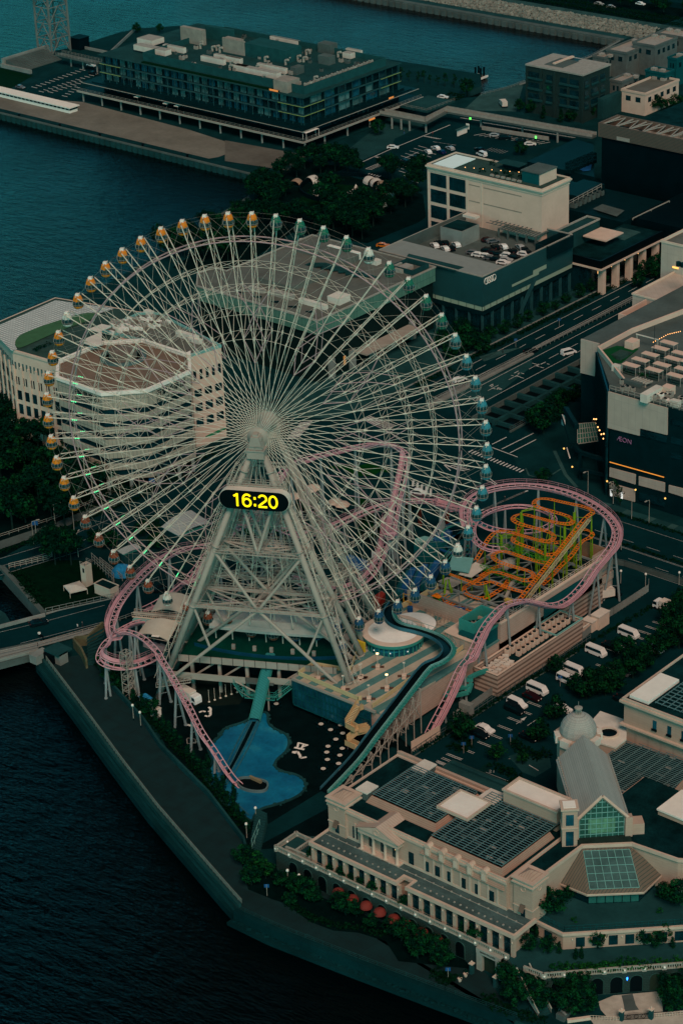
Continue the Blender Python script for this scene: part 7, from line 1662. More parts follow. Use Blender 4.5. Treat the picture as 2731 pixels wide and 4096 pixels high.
for i in range(n_+1):
 d=-15+30*i/n_; bulge=1.2*math.sin(math.pi*i/n_); a=[wn(d,1.6+bulge*.6,12.4),wn(d,-.5,13.3+.3*bulge),wn(d,-6.5-bulge,12.6)]
 if prev:
  for j in range(2): mb.quad(prev[j],a[j],a[j+1],prev[j+1])
  mb.quad(prev[0],a[0],a[0]-ZW*.6,prev[0]-ZW*.6)
 prev=a
mb.build('canopy',mat('station_canopy',(.44,.42,.38),.6,.12,.3),ST,False)
for d in range(-14,15,4): MB().tube(wn(d,0,8.4),wn(d,0,13),.14,n=6).build('canopy_post',M['steel'],ST)
for i,d in enumerate((-9,-4,0,5,10)): WB('control_cabinet',M['unit'],ST,d,d+.8,4,4.6,8.4,9.6)
mb=MB(); walkway(mb,wn(-24,15.5,3.6),wn(-16,14.5,5.1),1.4); mb.tube(wn(-6,14,4.0),wn(-2,15.5,2.6),.1); mb.build('access_stair',M['leg'],ST)
mb=MB(); pts=[wn(-6,13.0,5),wn(-3,15.6,3.0),wn(4,15.6,3.0),wn(7,13.2,5)]
for a,b_ in zip(pts,pts[1:]): walkway(mb,a,b_,1.4)
mb.build('lower_gangway',M['teal'],ST)
MB().prism(PP('G',[(480,1060),(640,900),(760,880),(700,1000),(640,1010),(560,1110)],9),8.3,9).build('side_canopy',M['unit'],ST); MB().prism(PP('G',[(510,720),(600,680),(570,780),(540,800)],9),8.6,9).build('side_canopy',M['unit'],ST)
g2=P('G',530,1130,10); GP['navy'].o and copy_tree(GP['navy'].o,(g2.x,g2.y,11.2),0,.95,'navy gondola body with a white top parked beside the right wheel leg','gondolas of the big wheel')
def barrel(lab,fr,quad,z,rise):
 q=[P(fr,a,b_,z) for a,b_ in quad]; t=thing('arched_canopy',lab,'canopy',(q[0].x,q[0].y,0)); mb=MB(); N=12; L=[]
 for i in range(N+1):
  s_=i/N; h=rise*(1-(2*s_-1)**2); a=q[0].lerp(q[1],s_)+ZW*h;b_=q[3].lerp(q[2],s_)+ZW*h; L.append((a,b_))
 for (a,b_),(c,d) in zip(L,L[1:]): mb.quad(a,c,d,b_); mb.quad(a-ZW*.25,b_-ZW*.25,d-ZW*.25,c-ZW*.25); mb.quad(b_,d,d-ZW*.25,b_-ZW*.25)
 mb.build('roof',mat('cream_membrane',(.50,.45,.37),.7,.08,.3),t)
 mb=MB(); mb.path([b_-ZW*.15 for a,b_ in L],.1,5); mb.path([a-ZW*.15 for a,b_ in L],.1,5); mb.tube(q[3]-ZW*.2,q[2]-ZW*.2,.08,n=4); mb.build('edge_beam',M['leg'],t)
 for p in q: MB().tube((p.x,p.y,0),p,.16,n=7).build('post',M['leg'],t)
 return t,q
t1,q1=barrel('cream arched canopy of the coaster station, farther one by the road','C',[(915,255),(1290,275),(1215,490),(805,455)],11,1.0)
t2,q2=barrel('cream arched canopy of the coaster station, nearer one with a white hatch','C',[(745,575),(1140,600),(1015,825),(625,745)],11,1.0)
hq=P('C',855,755,12.0); MB().box(-.9,.9,-.35,.35,0,.1,Matrix.LocRotScale(Vector((hq.x,hq.y,11.75)),Euler((0,.0,.42)),None)).build('hatch',M['white'],t2)
B('platform_floor',M['greyd'],t2,-31,-21,-17,-8,6.0,6.4) if 0 else None
mb=MB(); mb.prism([p for p in PP('C',[(640,800),(1040,850),(1000,1060),(600,1000)],6)],5.6,6.0); mb.build('platform',M['greyd'],t2); mb=MB(); mb.prism([p for p in PP('C',[(660,950),(1000,1000),(990,1130),(640,1080)],3)],2.6,3.0); mb.build('lower_platform',M['greyd'],t2)
for i in range(3): MB().box(-.9,.9,-.6,.6,0,1.2,Matrix.Translation(P('C',760+i*90,900+i*18,6.0))).build('coaster_car',M['mauve'],t2)
t=thing('access_bridge','pale railed footbridge between the two arched canopies','footbridge',tuple(P('C',880,500,10))); mb=MB(); walkway(mb,P('C',580,500,10.2),P('C',1200,560,10.2),1.8); mb.build('walkway',M['cream2'],t); a_=P('C',580,540,10);b_=P('C',1200,590,10); mb=MB(); mb.ribbon([a_,b_],1.8,9.7,10.0); mb.build('deck',M['tealp'],t)
mb=MB(); 
for a,b_ in ((P('C',580,500,10.2),P('C',1200,560,10.2)),): mb.quad(a,b_,b_+ZW*1.0,a+ZW*1.0)
mb.build('side_panel',M['unit'],t)
t=thing('stair_tower','grey lattice tower with a winding stair inside the left pink loop','stair tower',tuple(P('i',810,1100,0))); c=P('i',815,1160,0); mb=MB()
for z in range(0,12,2):
 for (a,b_) in ((-1,-1),(1,-1),(1,1),(-1,1)): mb.tube((c.x+a,c.y+b_,z),(c.x+a,c.y+b_,z+2),.1,n=4)
 for (a,b_,e,g_) in ((-1,-1,1,-1),(1,-1,1,1),(1,1,-1,1),(-1,1,-1,-1)): mb.tube((c.x+a,c.y+b_,z),(c.x+e,c.y+g_,z+2),.06,n=4); mb.tube((c.x+a,c.y+b_,z+2),(c.x+e,c.y+g_,z+2),.07,n=4)
mb.build('lattice',M['leg'],t); mb=MB()
for i in range(60): a=i*.42; mb.quad(*[(c.x+r_*math.cos(a+k),c.y+r_*math.sin(a+k),.2*i) for r_,k in ((.15,0),(1.15,0),(1.15,.4),(.15,.4))]); mb.tube((c.x+1.15*math.cos(a),c.y+1.15*math.sin(a),.2*i),(c.x+1.15*math.cos(a),c.y+1.15*math.sin(a),.2*i+1),.03,n=3)
mb.path([(c.x+1.15*math.cos(i*.42),c.y+1.15*math.sin(i*.42),.2*i+1) for i in range(60)],.05,4); mb.build('spiral_steps',M['unit'],t)
for i,(fr,pp) in enumerate((('j',[(750,750),(900,710),(1000,745),(930,790),(800,795)]),('Z',[(570,600),(900,550),(1250,590),(1400,620),(1500,680),(1300,640),(900,620)]),('Z',[(940,980),(1080,960),(1180,1040),(1000,1090)]),('k',[(180,30),(520,60),(600,120),(300,140)]))): ground('lawn',fr,pp,mat('bright_grass',(.006,.040,.004),.9,.3,.6),.045)
ups=Proto(lambda:(lambda t:(MB().lathe([(2.2,2.5),(1.6,3.0),(.05,3.5)],n=8).build('canopy',M['cream2'],t),MB().tube((0,0,0),(0,0,3.4),.08,n=6).build('pole',M['steel'],t),t)[2])(thing('big_parasol','x','parasol')))
for i,(x,y) in enumerate([(440,850),(760,1010),(840,1040),(230,940),(480,830)]): q=P('Z',x,y,3); ups.put((q.x,q.y,0),0,1,f'pale big parasol behind the right side of the clock sign, {ORD[i]} of five','parasols behind the clock')
kio=[('G',(620,90),(860,90),5,'blue slatted kiosk roof with a colourful mural front',M['blue']),('k',(880,280),(1050,290),4,'blue ride roof next to the pink track bottom',M['blue']),('k',(410,190),(500,190),5,'white ride tent seen through the wheel legs',M['offwhite']),('E',(1250,400),(1400,480),5,'ribbed white shelter roof behind the right legs',M['offwhite']),('k',(480,480),(560,500),4,'pale shed roof behind the boarding station',M['unit']),('k',(60,560),(190,590),5,'grey kiosk roof behind the left leg',M['grey'])]
for i,(fr,l,r_,z,lb,mt_) in enumerate(kio):
 a0,a1,b0,b1=rectpx(fr,l,r_,z); b1=max(b1,b0+3); t=thing('ride_kiosk',lb,'kiosk',(a0,b0,0)); B('wall',M['tealdk'],t,a0+.2,a1-.2,b0+.2,b1-.2,0,z-.8); MB().hip(a0-.2,a1+.2,b0-.2,b1+.2,z-.8,z,min(a1-a0,b1-b0)*.3).build('roof',mt_,t); B('awning',M['cream2'],t,a0,a1,b0-.9,b0-.2,z-1.6,z-1.5)
q=P('k',1100,285,4); t=thing('bill_board','white slatted notice board on the ride roof','board',tuple(q)); MB().box(q.x-1.2,q.x+1.2,q.y-.1,q.y+.1,3.8,5.6).build('board',M['white'],t); MB().tube((q.x,q.y,0),(q.x,q.y,3.8),.12,n=6).build('post',M['unit'],t)
mb=MB(); mb.prism(PP('k',[(1080,530),(1140,490),(1160,510),(1110,580)],2),0,2); tag(mb.build('red_ramp',M['red']),'dull red sloping ramp under the lower right of the rim','ramp')
for i,(x,y) in enumerate(((1060,570),(1090,235))): 
 t=thing('red_pylon',['dark red gate pylon left of the entrance','dark red gate pylon right of the entrance'][i],'pylon',tuple(P('X',[720,1060][i],650,0)),'red gate pylons'); q=P('X',[720,1060][i],650,0); MB().box(q.x-.4,q.x+.4,q.y-.3,q.y+.3,0,5).build('column',mat('dark_red_pylon',(.14,.02,.012)),t); MB().box(q.x-.5,q.x+.5,q.y-.4,q.y+.4,5,5.3).build('cap',MATS['dark_red_pylon'],t)
treerow('k',[(60,360),(330,640),(500,-40),(580,40),(680,30)],.9,'round','{} tree among the rides behind the wheel legs'); treerow('X',[(560,510),(50,680),(150,780),(60,850)],1.0,'round','{} tree beside the ride entrance under the tall pink track')
for i,(fr,x,y) in enumerate((('Y',487,250),('Y',1000,460),('Y',995,140),('X',213,1020),('X',683,1070),('Y',875,260))): lamp('globe',fr,(x,y),f'white globe lamp among the rides right of the wheel legs, {ORD[i]} of six',0)
# ================================================================== LEFT SIDE: BATH HOUSE, ROADS, BRIDGE, PROMENADE
def ccw(pts):
 pts=[(p[0],p[1]) for p in pts]
 a=sum(pts[i][0]*pts[(i+1)%len(pts)][1]-pts[(i+1)%len(pts)][0]*pts[i][1] for i in range(len(pts)))
 return pts if a>0 else pts[::-1]
def outset(pts,d):
 pts=ccw(pts); o=[]; n=len(pts)
 for i in range(n):
  a=Vector(pts[i-1]);b_=Vector(pts[i]);c=Vector(pts[(i+1)%n]); e1=(b_-a).normalized();e2=(c-b_).normalized(); n1=Vector((e1.y,-e1.x));n2=Vector((e2.y,-e2.x)); m_=(n1+n2).normalized(); o.append(tuple(b_+m_*(d/max(.5,m_.dot(n1)))))
 return o
def edgewin(par,A_,B_,n,z0,z1,wf,mt,dp=.06,name='window'):
 """n windows along the wall A->B, outward to the right of A->B"""
 A_=Vector((A_[0],A_[1],0));B_=Vector((B_[0],B_[1],0)); d=(B_-A_); L=d.length; d.normalize(); an=math.atan2(d.y,d.x); st=L/n
 for i in range(n):
  c=A_+d*((i+.5)*st); MB().box(-st*wf/2,st*wf/2,-dp,.15,z0,z1,Matrix.LocRotScale(c,Euler((0,0,an)),None)).build(name,mt,par)
t=thing('bath_house','large pale bath house with banded windows, brown roof terrace and white-tiled roof garden','building',(-120,75,0))
zL=26.5; zR=28.5
L=[P('f',80,1030,zL),P('f',-30,900,zL),P('f',-60,880,zL),P('f',350,705,zL),P('f',880,795,zL),P('f',1000,800,zL),P('f',700,1000,zL),P('f',365,1112,zL)]
MB().prism(L,0,zL).build('wall',M['cream2'],t); MB().prism(outset(L,.25),zL,zL+.7,True).build('parapet',M['cream2'],t); 
MB().prism(outset(L,-.4),zL+.6,zL+.75,True).build('roof',M['timber'],t)
wt=blocks('white_roof_grid',(.60,.60,.57),(.56,.56,.53),(.20,.22,.21),1.1,1.1,.13,.6,flat=True,off=0)
sheet('tiled_roof',PP('f',[(75,1025),(-60,890),(350,708),(720,760),(600,800),(500,840),(300,890),(130,945),(95,985),(110,1015)],zL+.9),zL+.95,wt,t)
sheet('roof_lawn',smooth(PP('f',[(100,1000),(95,965),(140,915),(480,800),(580,785),(620,800),(600,825),(380,900),(160,1000),(120,1012)],zL+.8),2),zL+1.0,mat('green_roof_turf',(.045,.12,.055),.9,.15,.4),t)
hedge('planter_shrub',[P('f',215,1030,zL+.8),P('f',330,985,zL+.8)],1.4,1.2,'x',zL+.8,M['leafA'],t)
ed=[(P('f',-60,880,zL),P('f',80,1030,zL)),(P('f',80,1030,zL),P('f',365,1112,zL))]
for (A_,B_),cols in zip(ed,(5,6)):
 for r_,(z0,z1,wf,nn_) in enumerate(((21.5,23.6,.42,2),(16.8,19.2,.5,3),(12.2,15,.75,1),(7.8,10.8,.8,1),(3.2,6.4,.8,1))): edgewin(t,A_,B_,cols*nn_,z0,z1,wf,M['glass'] if z0<20 else M['glassp'])
 d=(B_-A_).normalized(); an=math.atan2(d.y,d.x); Ln=(Vector((B_.x,B_.y,0))-Vector((A_.x,A_.y,0))).length; mb=MB()
 for i in range(cols+1): c=Vector((A_.x,A_.y,0))+Vector((d.x,d.y,0))*Ln*i/cols; mb.box(-.45,.45,-.35,.1,0,zL-4,Matrix.LocRotScale(c,Euler((0,0,an)),None))
 mb.build('pilaster',M['cream2'],t)
Rp=[P('g',360,185,zR),P('g',640,287,zR),P('g',920,267,zR),P('g',1195,147,zR),P('g',1190,32,zR),P('f',1170,1060,zR),P('f',900,970,zR),P('f',640,985,zR),P('f',365,1105,zR)]
Rc=outset(Rp,-.35)
MB().prism(Rc,4.2,zR-.6).build('wall',M['glass'],t)
bands=[(zR-4.2,zR)]+[(zR-4.2-3.6*k-3.6+.1,zR-4.2-3.6*k-1.6) for k in range(6)]
creamt=blocks('pale_spandrel_panels',(.34,.29,.23),(.36,.31,.245),(.10,.13,.12),1.5,9,.07,.7,off=0)
for (z0,z1) in bands: MB().prism(Rp,max(z0,3.6),z1,True,True).build('spandrel_band',creamt,t)
mb=MB(); mb.ribbon(outset(Rp,-.1),.9,zR,zR+1.0,True); mb.build('terrace_parapet',M['white'],t)
MB().prism(outset(Rp,-.8),zR-.1,zR+.1).build('terrace_deck',mat('brown_deck',(.17,.115,.085),.8,.15,.3),t)
c=P('f',775,1070,zR); mb=MB(); mb.lathe([(6.4,zR+.1),(6.4,zR+.9),(5.4,zR+.9),(5.4,zR+.2)],(c.x,c.y,0),36); mb.build('foot_bath_ring',mat('ring_teal_grey',(.07,.12,.12)),t); MB().lathe([(3.9,zR+.3),(3.9,zR+2.4),(.05,zR+2.7)],(c.x,c.y,0),32).build('round_roof',mat('brown_round_roof',(.15,.115,.095)),t); MB().lathe([(5.2,zR+.12),(5.2,zR+.2)],(c.x,c.y,0),32).build('foot_bath',M['dark'],t)
mb=MB(); q=[p for p in outset(Rp,-1.6)]; rail(mb,q,zR+.1,1.3,2,.05); mb.build('glass_screen',M['unit'],t)
MB().prism(PP('f',[(500,965),(640,905),(640,985),(590,995)],zR+2.4),zR+2.2,zR+2.5).build('shade_sail',M['offwhite'],t); MB().prism(PP('f',[(560,885),(640,855),(700,868),(620,905)],zR+2.4),zR+2.1,zR+2.4).build('shade_roof',M['offwhite'],t)
for (A_,B_,s0) in ((Rp[0],Rp[1],.32),(Rp[2],Rp[3],.2)):
 d=Vector((B_.x-A_.x,B_.y-A_.y,0)); Ln=d.length; d.normalize(); an=math.atan2(d.y,d.x); p=Vector((A_.x,A_.y,0))+d*Ln*s0+Vector((d.y,-d.x,0))*.12
 text('万葉倶楽部',2.2,(p.x,p.y,zR-2.4),(math.pi/2,0,an),M['dark'],t,'sign_lettering',.03,.02)
 p2=p; text('YOKOHAMA',1.3,(p2.x,p2.y,zR-3.9),(math.pi/2,0,an),M['greyd'],t,'sign_lettering',.03,0)
W2=[P('f',1195,1062,zR-1),P('f',1388,1003,zR-1),P('f',1000,800,zR-1),P('f',870,800,zR-1),P('f',640,905,zR-1),P('f',900,970,zR-1)]
MB().prism(W2,0,zR-1).build('wing_wall',M['cream'],t); MB().prism(outset(W2,-.4),zR-1,zR-.8).build('wing_roof',M['roofg'],t); mb=MB(); mb.ribbon(outset(W2,-.1),.4,zR-1,zR-.2,True); mb.build('wing_parapet',M['tealp'],t)
A_,B_=W2[0],W2[1]
for z0,z1,n,wf in ((20,23,5,.45),(15,17.2,3,.7),(10.5,13,3,.7),(6,8.5,3,.7)): edgewin(t,A_,B_,n,z0,z1,wf,M['glass'])
rr=random.Random(13)
for i in range(60):
 x=700+rr.uniform(0,360);y=830+rr.uniform(-30,50)+(x-880)*-.12; q=P('f',x,y,zR); MB().box(-.8,.8,-.35,.35,0,.9,Matrix.LocRotScale(Vector((q.x,q.y,zR-.8)),Euler((0,0,0)),None)).build('cooling_unit',M['white'] if i%2 else M['unit'],t)
for (l,r_,h) in (((1100,900),(1250,930),1.6),((1180,940),(1260,955),1.2),((900,770),(960,775),1.2)): a0,a1,b0,b1=rectpx('f',l,r_,zR+h-.8); B('plant_box',M['offwhite'],t,a0,a1,b0,max(b1,b0+1.5),zR-.8,zR+h-.8)
mb=MB()
for i in range(12): q1_=P('f',660+i*48,985-i*2,zR); q2_=P('f',760+i*48,915-i*4+i*2,zR); mb.tube(q1_,q2_,.09,n=4)
mb.build('pergola_bar',M['unit'],t)
for p in ((690,905),(590,860),(830,880),(1000,860),(1130,810),(1215,760)): q=P('g',*p,0); MB().tube((q.x,q.y,0),(q.x,q.y,4.2),.5,n=10).build('column',M['grey'],t)
B('green_awning',mat('emerald_awning',(.01,.16,.07)),t,*(lambda r:(r[0],r[1],r[2],max(r[3],r[2]+2)))(rectpx('g',(1290,540),(1420,490),6)),5.7,6)
rdB=sheet('shore_road',PP('s',[(-60,1300),(0,1282),(120,1245),(300,1170),(430,1105),(560,1040),(640,1000),(660,1030),(520,1115),(400,1180),(180,1272),(0,1325),(-60,1345)]),.045,M['asphalt']); struct(rdB)
mb=MB()
for pts in ([(0,1302),(140,1262),(300,1200),(420,1145),(540,1085)],[(0,1284),(120,1248),(300,1174),(430,1110)],[(0,1322),(180,1268),(400,1176)]):
 linepx(mb,'s',pts,.16,.07)
mb.build('lane_line',M['paintw'],rdB)
struct(sheet('shore_pavement',PP('s',[(-60,1262),(0,1243),(130,1200),(300,1128),(300,1150),(130,1218),(0,1262),(-60,1280)]),.05,M['greym']))
mb=MB(); rail(mb,PP('s',[(-60,1254),(0,1236),(130,1193),(280,1125)]),0,1.1,2.5,.06); tag(mb.build('pavement_railing',M['unit']),'pale railing along the far side of the left shore road','railing')
hedge('verge_hedge',PP('s',[(0,1270),(120,1230),(290,1158),(430,1090)]),1.6,.8,'green verge strip along the far kerb of the left shore road')
hedge('verge_hedge',PP('s',[(150,1190),(260,1150),(420,1075),(520,1030)]),1.4,.9,'hedge below the bath house columns beside the road')
br=[P('i',-260,1075,.3),P('i',0,945,.3),P('i',243,882,.3),P('i',250,822,.3),P('i',290,648,.3),P('i',0,722,.3),P('i',-260,790,.3)]
t=thing('road_bridge','concrete road bridge crossing the dark canal at the left edge','bridge',(-66,-28,0)); MB().prism(br,-1.4,.3).build('deck',M['greym'],t)
mb=MB(); 
for pts in ([P('i',-260,1062,.3),P('i',0,935,.3),P('i',243,872,.3)],[P('i',-260,795,.3),P('i',0,727,.3),P('i',285,652,.3)]): mb.ribbon(pts,.5,-1.7,1.2)
mb.build('parapet',M['grey'],t); mb=MB(); rail(mb,[P('i',-260,1062,1.2),P('i',0,935,1.2),P('i',243,872,1.2)],1.2,.5,2,.05,1); mb.build('railing',M['unit'],t)
B('pier',M['greyd'],t,-70,-66,-30,-20,-4,-1.4)
rdA=sheet('bridge_road',PP('i',[(-260,905),(0,862),(240,812),(650,705),(860,650),(1060,600),(1400,500),(1500,330),(1000,432),(650,535),(290,650),(0,728),(-260,795)]),.33,M['asphalt']); struct(rdA)
rdA2=sheet('station_road',[(-52,-6),(-45,3),(-34,26),(-18,62),(-8,92),(-34,96),(-38,76),(-46,42),(-55,18),(-58,4)],.04,M['asphalt']); struct(rdA2)
mb=MB()
for pts in ([(0,760),(290,690),(660,590)],[(130,830),(650,695)],[(0,880),(240,825),(640,720)]): 
 for a,b_ in zip(pts,pts[1:]): linepx(mb,'i',[a,b_],.14,.36)
mb.build('lane_line',M['paintw'],rdA)
struct(MB().prism(PP('i',[(-200,960),(240,845),(640,740),(650,715),(240,818),(-200,910)],.3),.3,.45).build('bridge_pavement',M['grey']))
mb=MB(); rail(mb,PP('i',[(0,905),(240,850),(640,735),(870,650)]),.45,1.1,1.6,.06); tag(mb.build('pavement_railing',M['unit']),'silver railing along the near pavement of the bridge road','railing')
mb=MB(); rail(mb,PP('i',[(290,640),(720,545),(1000,440)]),.2,1.5,1.6,.06); mb.ribbon(PP('i',[(290,640),(720,545)]),.35,0,.5); tag(mb.build('lawn_fence',M['grey']),'railing between the lawn and the bridge road','railing')
car('car','black','i',(245,695),62,'black car on the bridge at the left edge',.3); car('car','black','i',(1015,482),62,'black car on the road behind the arched canopies',.2); car('car','black','g',(1210,790),60,'dark car on the road beneath the bath house')
t=thing('motorcycle','dark motorcycle with a white box standing on the bridge pavement','motorcycle',tuple(P('i',262,785,.45))); q=P('i',262,785,.45)
for s_ in (-.7,.7): MB().path([q+Vector((s_+.3*math.cos(a*.63),0,.3+.3*math.sin(a*.63))) for a in range(10)],.06,5,True).build('wheel',M['rubber'],t)
MB().box(q.x-.5,q.x+.6,q.y-.12,q.y+.12,q.z+.4,q.z+.85).build('body',M['black'],t); MB().box(q.x-.9,q.x-.4,q.y-.25,q.y+.25,q.z+.8,q.z+1.25).build('top_box',M['white'],t)
mb=MB(); mb.ribbon([(-110,-12),(-91,-3.2),(-64.6,-13.4)],1.4,-5,.9); tag(mb.build('canal_wall',M['greym']),'concrete canal wall round the corner of the lawn','wall')
mb=MB(); mb.ribbon(PP('i',[(-120,560),(0,640),(45,712)],-1),3.0,-5,-1.2); tag(mb.build('canal_ramp',M['greyd']),'sloping concrete ramp edge in the canal at the left edge','ramp')
ground('lawn','i',[(75,372),(310,302),(500,300),(640,340),(720,530),(290,640)],mat('dark_grass',(.0025,.012,.004),.95,.4,.5),.05); hedge('lawn_shrubs',PP('i',[(90,385),(150,430),(200,520),(260,590)]),3.5,1.6,'bushy planting along the canal side of the lawn')  # canal lawn has a darker green than the other grass
mb=MB(); rail(mb,PP('i',[(60,355),(310,300),(330,280)]),0,1.6,1.5,.08,3); tag(mb.build('lawn_fence',M['leg']),'pale fence between lawn and shore road at the far left','railing')
t=thing('white_canopy','square white tent roof on the small lawn by the canal','tent',tuple(P('i',470,480,0))); q=[P('i',400,458,1.6),P('i',500,428,1.6),P('i',548,478,1.6),P('i',440,503,1.6)]; c=sum(q,Vector())/4+ZW*.7
mb=MB()
for a,b_ in zip(q,q[1:]+q[:1]): mb.quad(a,b_,c); mb.quad(a-ZW*.3,b_-ZW*.3,b_,a)
mb.build('roof',M['offwhite'],t)
for p in q: MB().tube((p.x,p.y,0),p,.07,n=5).build('post',M['steel'],t)
t=thing('utility_tower','small cream concrete tower with a railed roof by the lawn','tower',tuple(P('i',545,400,0))); a0,a1,b0,b1=rectpx('i',(503,325),(572,318),6); B('wall',M['cream2'],t,a0,a1,b0,max(b1,b0+2.2),0,6); B('window',M['glass'],t,a0+.8,a1-.4,b0-.05,b0+.1,4,5.2); mb=MB(); rail(mb,[(a0,b0),(a1,b0),(a1,b0+2.2),(a0,b0+2.2)],6,.9,1,.05); mb.build('railing',M['unit'],t)
t=thing('glass_kiosk','small pale framed glass kiosk with dark roof by the lawn','kiosk',tuple(P('i',645,500,0))); a0,a1,b0,b1=rectpx('i',(600,440),(690,485),2.8); b1=max(b1,b0+3); B('wall',M['cream2'],t,a0,a1,b0,b1,0,2.6); mb=MB(); parapet(mb,a0-.1,a1+.1,b0-.1,b1+.1,2.6,.3,.2); mb.build('roof_frame',M['cream2'],t); B('roof',M['roofd'],t,a0+.1,a1-.1,b0+.1,b1-.1,2.6,2.7)
mb=MB(); rail(mb,PP('i',[(580,310),(720,440),(715,480)]),0,2.6,1.5,.07,3); rail(mb,PP('i',[(630,320),(770,430)]),0,1.8,1.5,.08,3); tag(mb.build('frame_fence',M['unit']),'tall framed fences between the cream tower and the blue cover','fence')
def corr(lab,fr,pts,z,rise=.8):
 q=[P(fr,a,b_,z) for a,b_ in pts]; t=thing('ribbed_pavilion',lab,'pavilion',(q[0].x,q[0].y,0)); mb=MB(); N=26; pr=None
 for i in range(N+1):
  s_=i/N; h=rise*math.sin(math.pi*s_)+(.07 if i%2 else 0); a=q[0].lerp(q[1],s_)+ZW*h;b_=q[3].lerp(q[2],s_)+ZW*h
  if pr: mb.quad(pr[0],a,b_,pr[1])
  pr=(a,b_)
 mb.build('roof',mat('ribbed_sheet_roof',(.42,.43,.41),.6,.08,.5),t); cc_=outset([(p.x,p.y) for p in q],-.6); MB().prism(cc_,0,z-.3).build('wall',M['greyd'],t); mb=MB(); mb.prism(outset([(p.x,p.y) for p in q],-.2),z-.35,z-.1); mb.build('eave',M['teal'],t)
corr('large ribbed pavilion roof beside the left leg below the clock','i',[(1012,90),(1200,-15),(1330,68),(1122,148)],4.5,.8); corr('smaller ribbed shed with white walls near the blue cover','i',[(735,240),(855,195),(892,225),(775,265)],3.6,.3)
t=thing('blue_covered_ride','round heap under bright blue sheeting by the ribbed shed','covered ride',tuple(P('i',765,360,0))); c=P('i',765,385,0); mb=MB(); rr=random.Random(2); mb.lathe([(2.6,0),(2.5,.8),(2.0,1.8),(1.2,2.4),(.1,2.6)],(c.x,c.y,0),12)
mb.v=[(x+rr.uniform(-.2,.2),y+rr.uniform(-.2,.2),z+rr.uniform(-.15,.15)) for x,y,z in mb.v]; mb.build('cover',MATS['bright_blue_sheet'],t)
tr=random.Random(33)
struct(sheet('wood_floor',[(-400,-40),(-112,-11),(-96,0),(-99,44),(-104,40),(-112,46),(-160,60),(-240,60),(-320,-20)],.03,M['dirt']))
for i,(x,y) in enumerate([(20,930),(40,980),(10,1010),(60,1010),(90,1040),(25,1060),(110,1090),(60,1090),(5,1110),(150,1080),(130,1140),(90,1150),(45,1150),(10,1180),(170,1130),(60,1200),(120,1190),(180,1170),(200,1100),(10,960),(70,960),(100,990),(-20,1000),(-20,1080),(-20,1150),(220,1140),(150,1210),(0,900),(250,1120),(30,1215)]):
 q=P('s',x,y); tree(q.x,q.y,1.25*tr.uniform(.85,1.2),'pine' if i%3 else 'round',f'dark tree {i+1} of the wood below the bath house, left edge of the photo',0,'trees of the left wood')
hedge('wood_undergrowth',PP('s',[(0,940),(60,1050),(150,1150),(300,1110)]),12,1.8,'dark undergrowth of the wood at the left edge')
treerow('i',[(300,290),(340,260),(380,300),(420,280),(350,330),(450,330)],1.1,'pine','{} dark pine in the clump behind the lawn by the canal'); treerow('i',[(640,230),(700,230),(600,200),(900,150),(960,130),(980,230)],.8,'round','{} tree of the row between shore road and ribbed shed')
for i,(fr,x,y,k,rz) in enumerate((('i',350,100,'tall',1),('g',350,1100,'tall',1),('i',495,290,'tall',2),('i',468,120,'tall',1),('i',215,210,'tall',1))): lamp(k,fr,(x,y),f'tall street lamp along the left shore road, {ORD[i]} of five',0,rz,'lamps of the shore road')
o2=[(-48.3,-28.8),(-24.2,-39.6),(-.7,-50.1),(18,-58.1),(36.3,-65.1),(51.9,-71.0),(56.5,-73.4),(67,-72.9),(85.2,-70.8),(104.4,-68.3),(119,-66.2)]
prm=sheet('promenade',[(p.x,p.y) for p in PP('s',[(215,1500),(330,1660),(480,1830),(565,1935),(572,1975),(650,2010),(760,2040),(880,2090),(960,2130),(1050,2180),(1120,2240),(1180,2352)])]+[tuple(v) for v in o2[::-1]],.05,blocks('promenade_slabs',(.005,.023,.023),(.006,.027,.027),(.003,.016,.016),4.2,4.2,.06,.8,flat=True,off=0,var=.45)); struct(prm)
mb=MB(); o1=[(-48.6,-29.2),(-24.3,-39.8),(-.8,-50.3),(17.9,-58.3),(36.2,-65.3),(51.8,-71.2),(55.4,-72.5)]
mb.ribbon([(x+.25,y+.35) for x,y in o1],.7,0,.9); struct(mb.build('quay_parapet',M['greyd'])); mb=MB(); mb.ribbon([(x-.5,y-.7) for x,y in o1],1.0,-3.2,-1.0); struct(mb.build('quay_ledge',M['asphalt2']))
mb=MB(); pr=[Vector((x+.55,y+.75,0)) for x,y in o1]; 
for a,b_ in zip(pr,pr[1:]):
 mb.quad(a+ZW*.9,b_+ZW*.9,b_+ZW*1.9,a+ZW*1.9)
 n_=int((b_-a).length/1.4)
 for i in range(n_): p=a.lerp(b_,i/n_); mb.tube(p,p+ZW*1.95,.05,n=4)
 mb.tube(a+ZW*1.95,b_+ZW*1.95,.06,n=4)
tag(mb.build('quay_fence',mat('mesh_fence_grey',(.21,.20,.17),.7,.2,1)),'long pale fence along the outer edge of the lower left promenade','fence')
mb=MB(); rail(mb,[(55.5,-72.9),(66.5,-72.5),(84.8,-70.4),(104,-67.9),(119,-65.8)],0,1.2,2.0,.05,3); tag(mb.build('quay_railing',M['greyd']),'dark railing along the bottom promenade before the neoclassical building','railing')
struct(MB().ribbon([(55.5,-73.4),(66.5,-73.1),(84.8,-71),(104,-68.5),(119,-66.4)],1.2,-2,.25).build('quay_kerb',M['asphalt2']))
struct(MB().ribbon([(55,-74.6),(66,-74.4),(84.3,-72.3),(103.5,-69.8),(119,-67.6)],1.6,-3,-1.9).build('quay_step',M['asphalt2']))
mb=MB(); rr=random.Random(77)
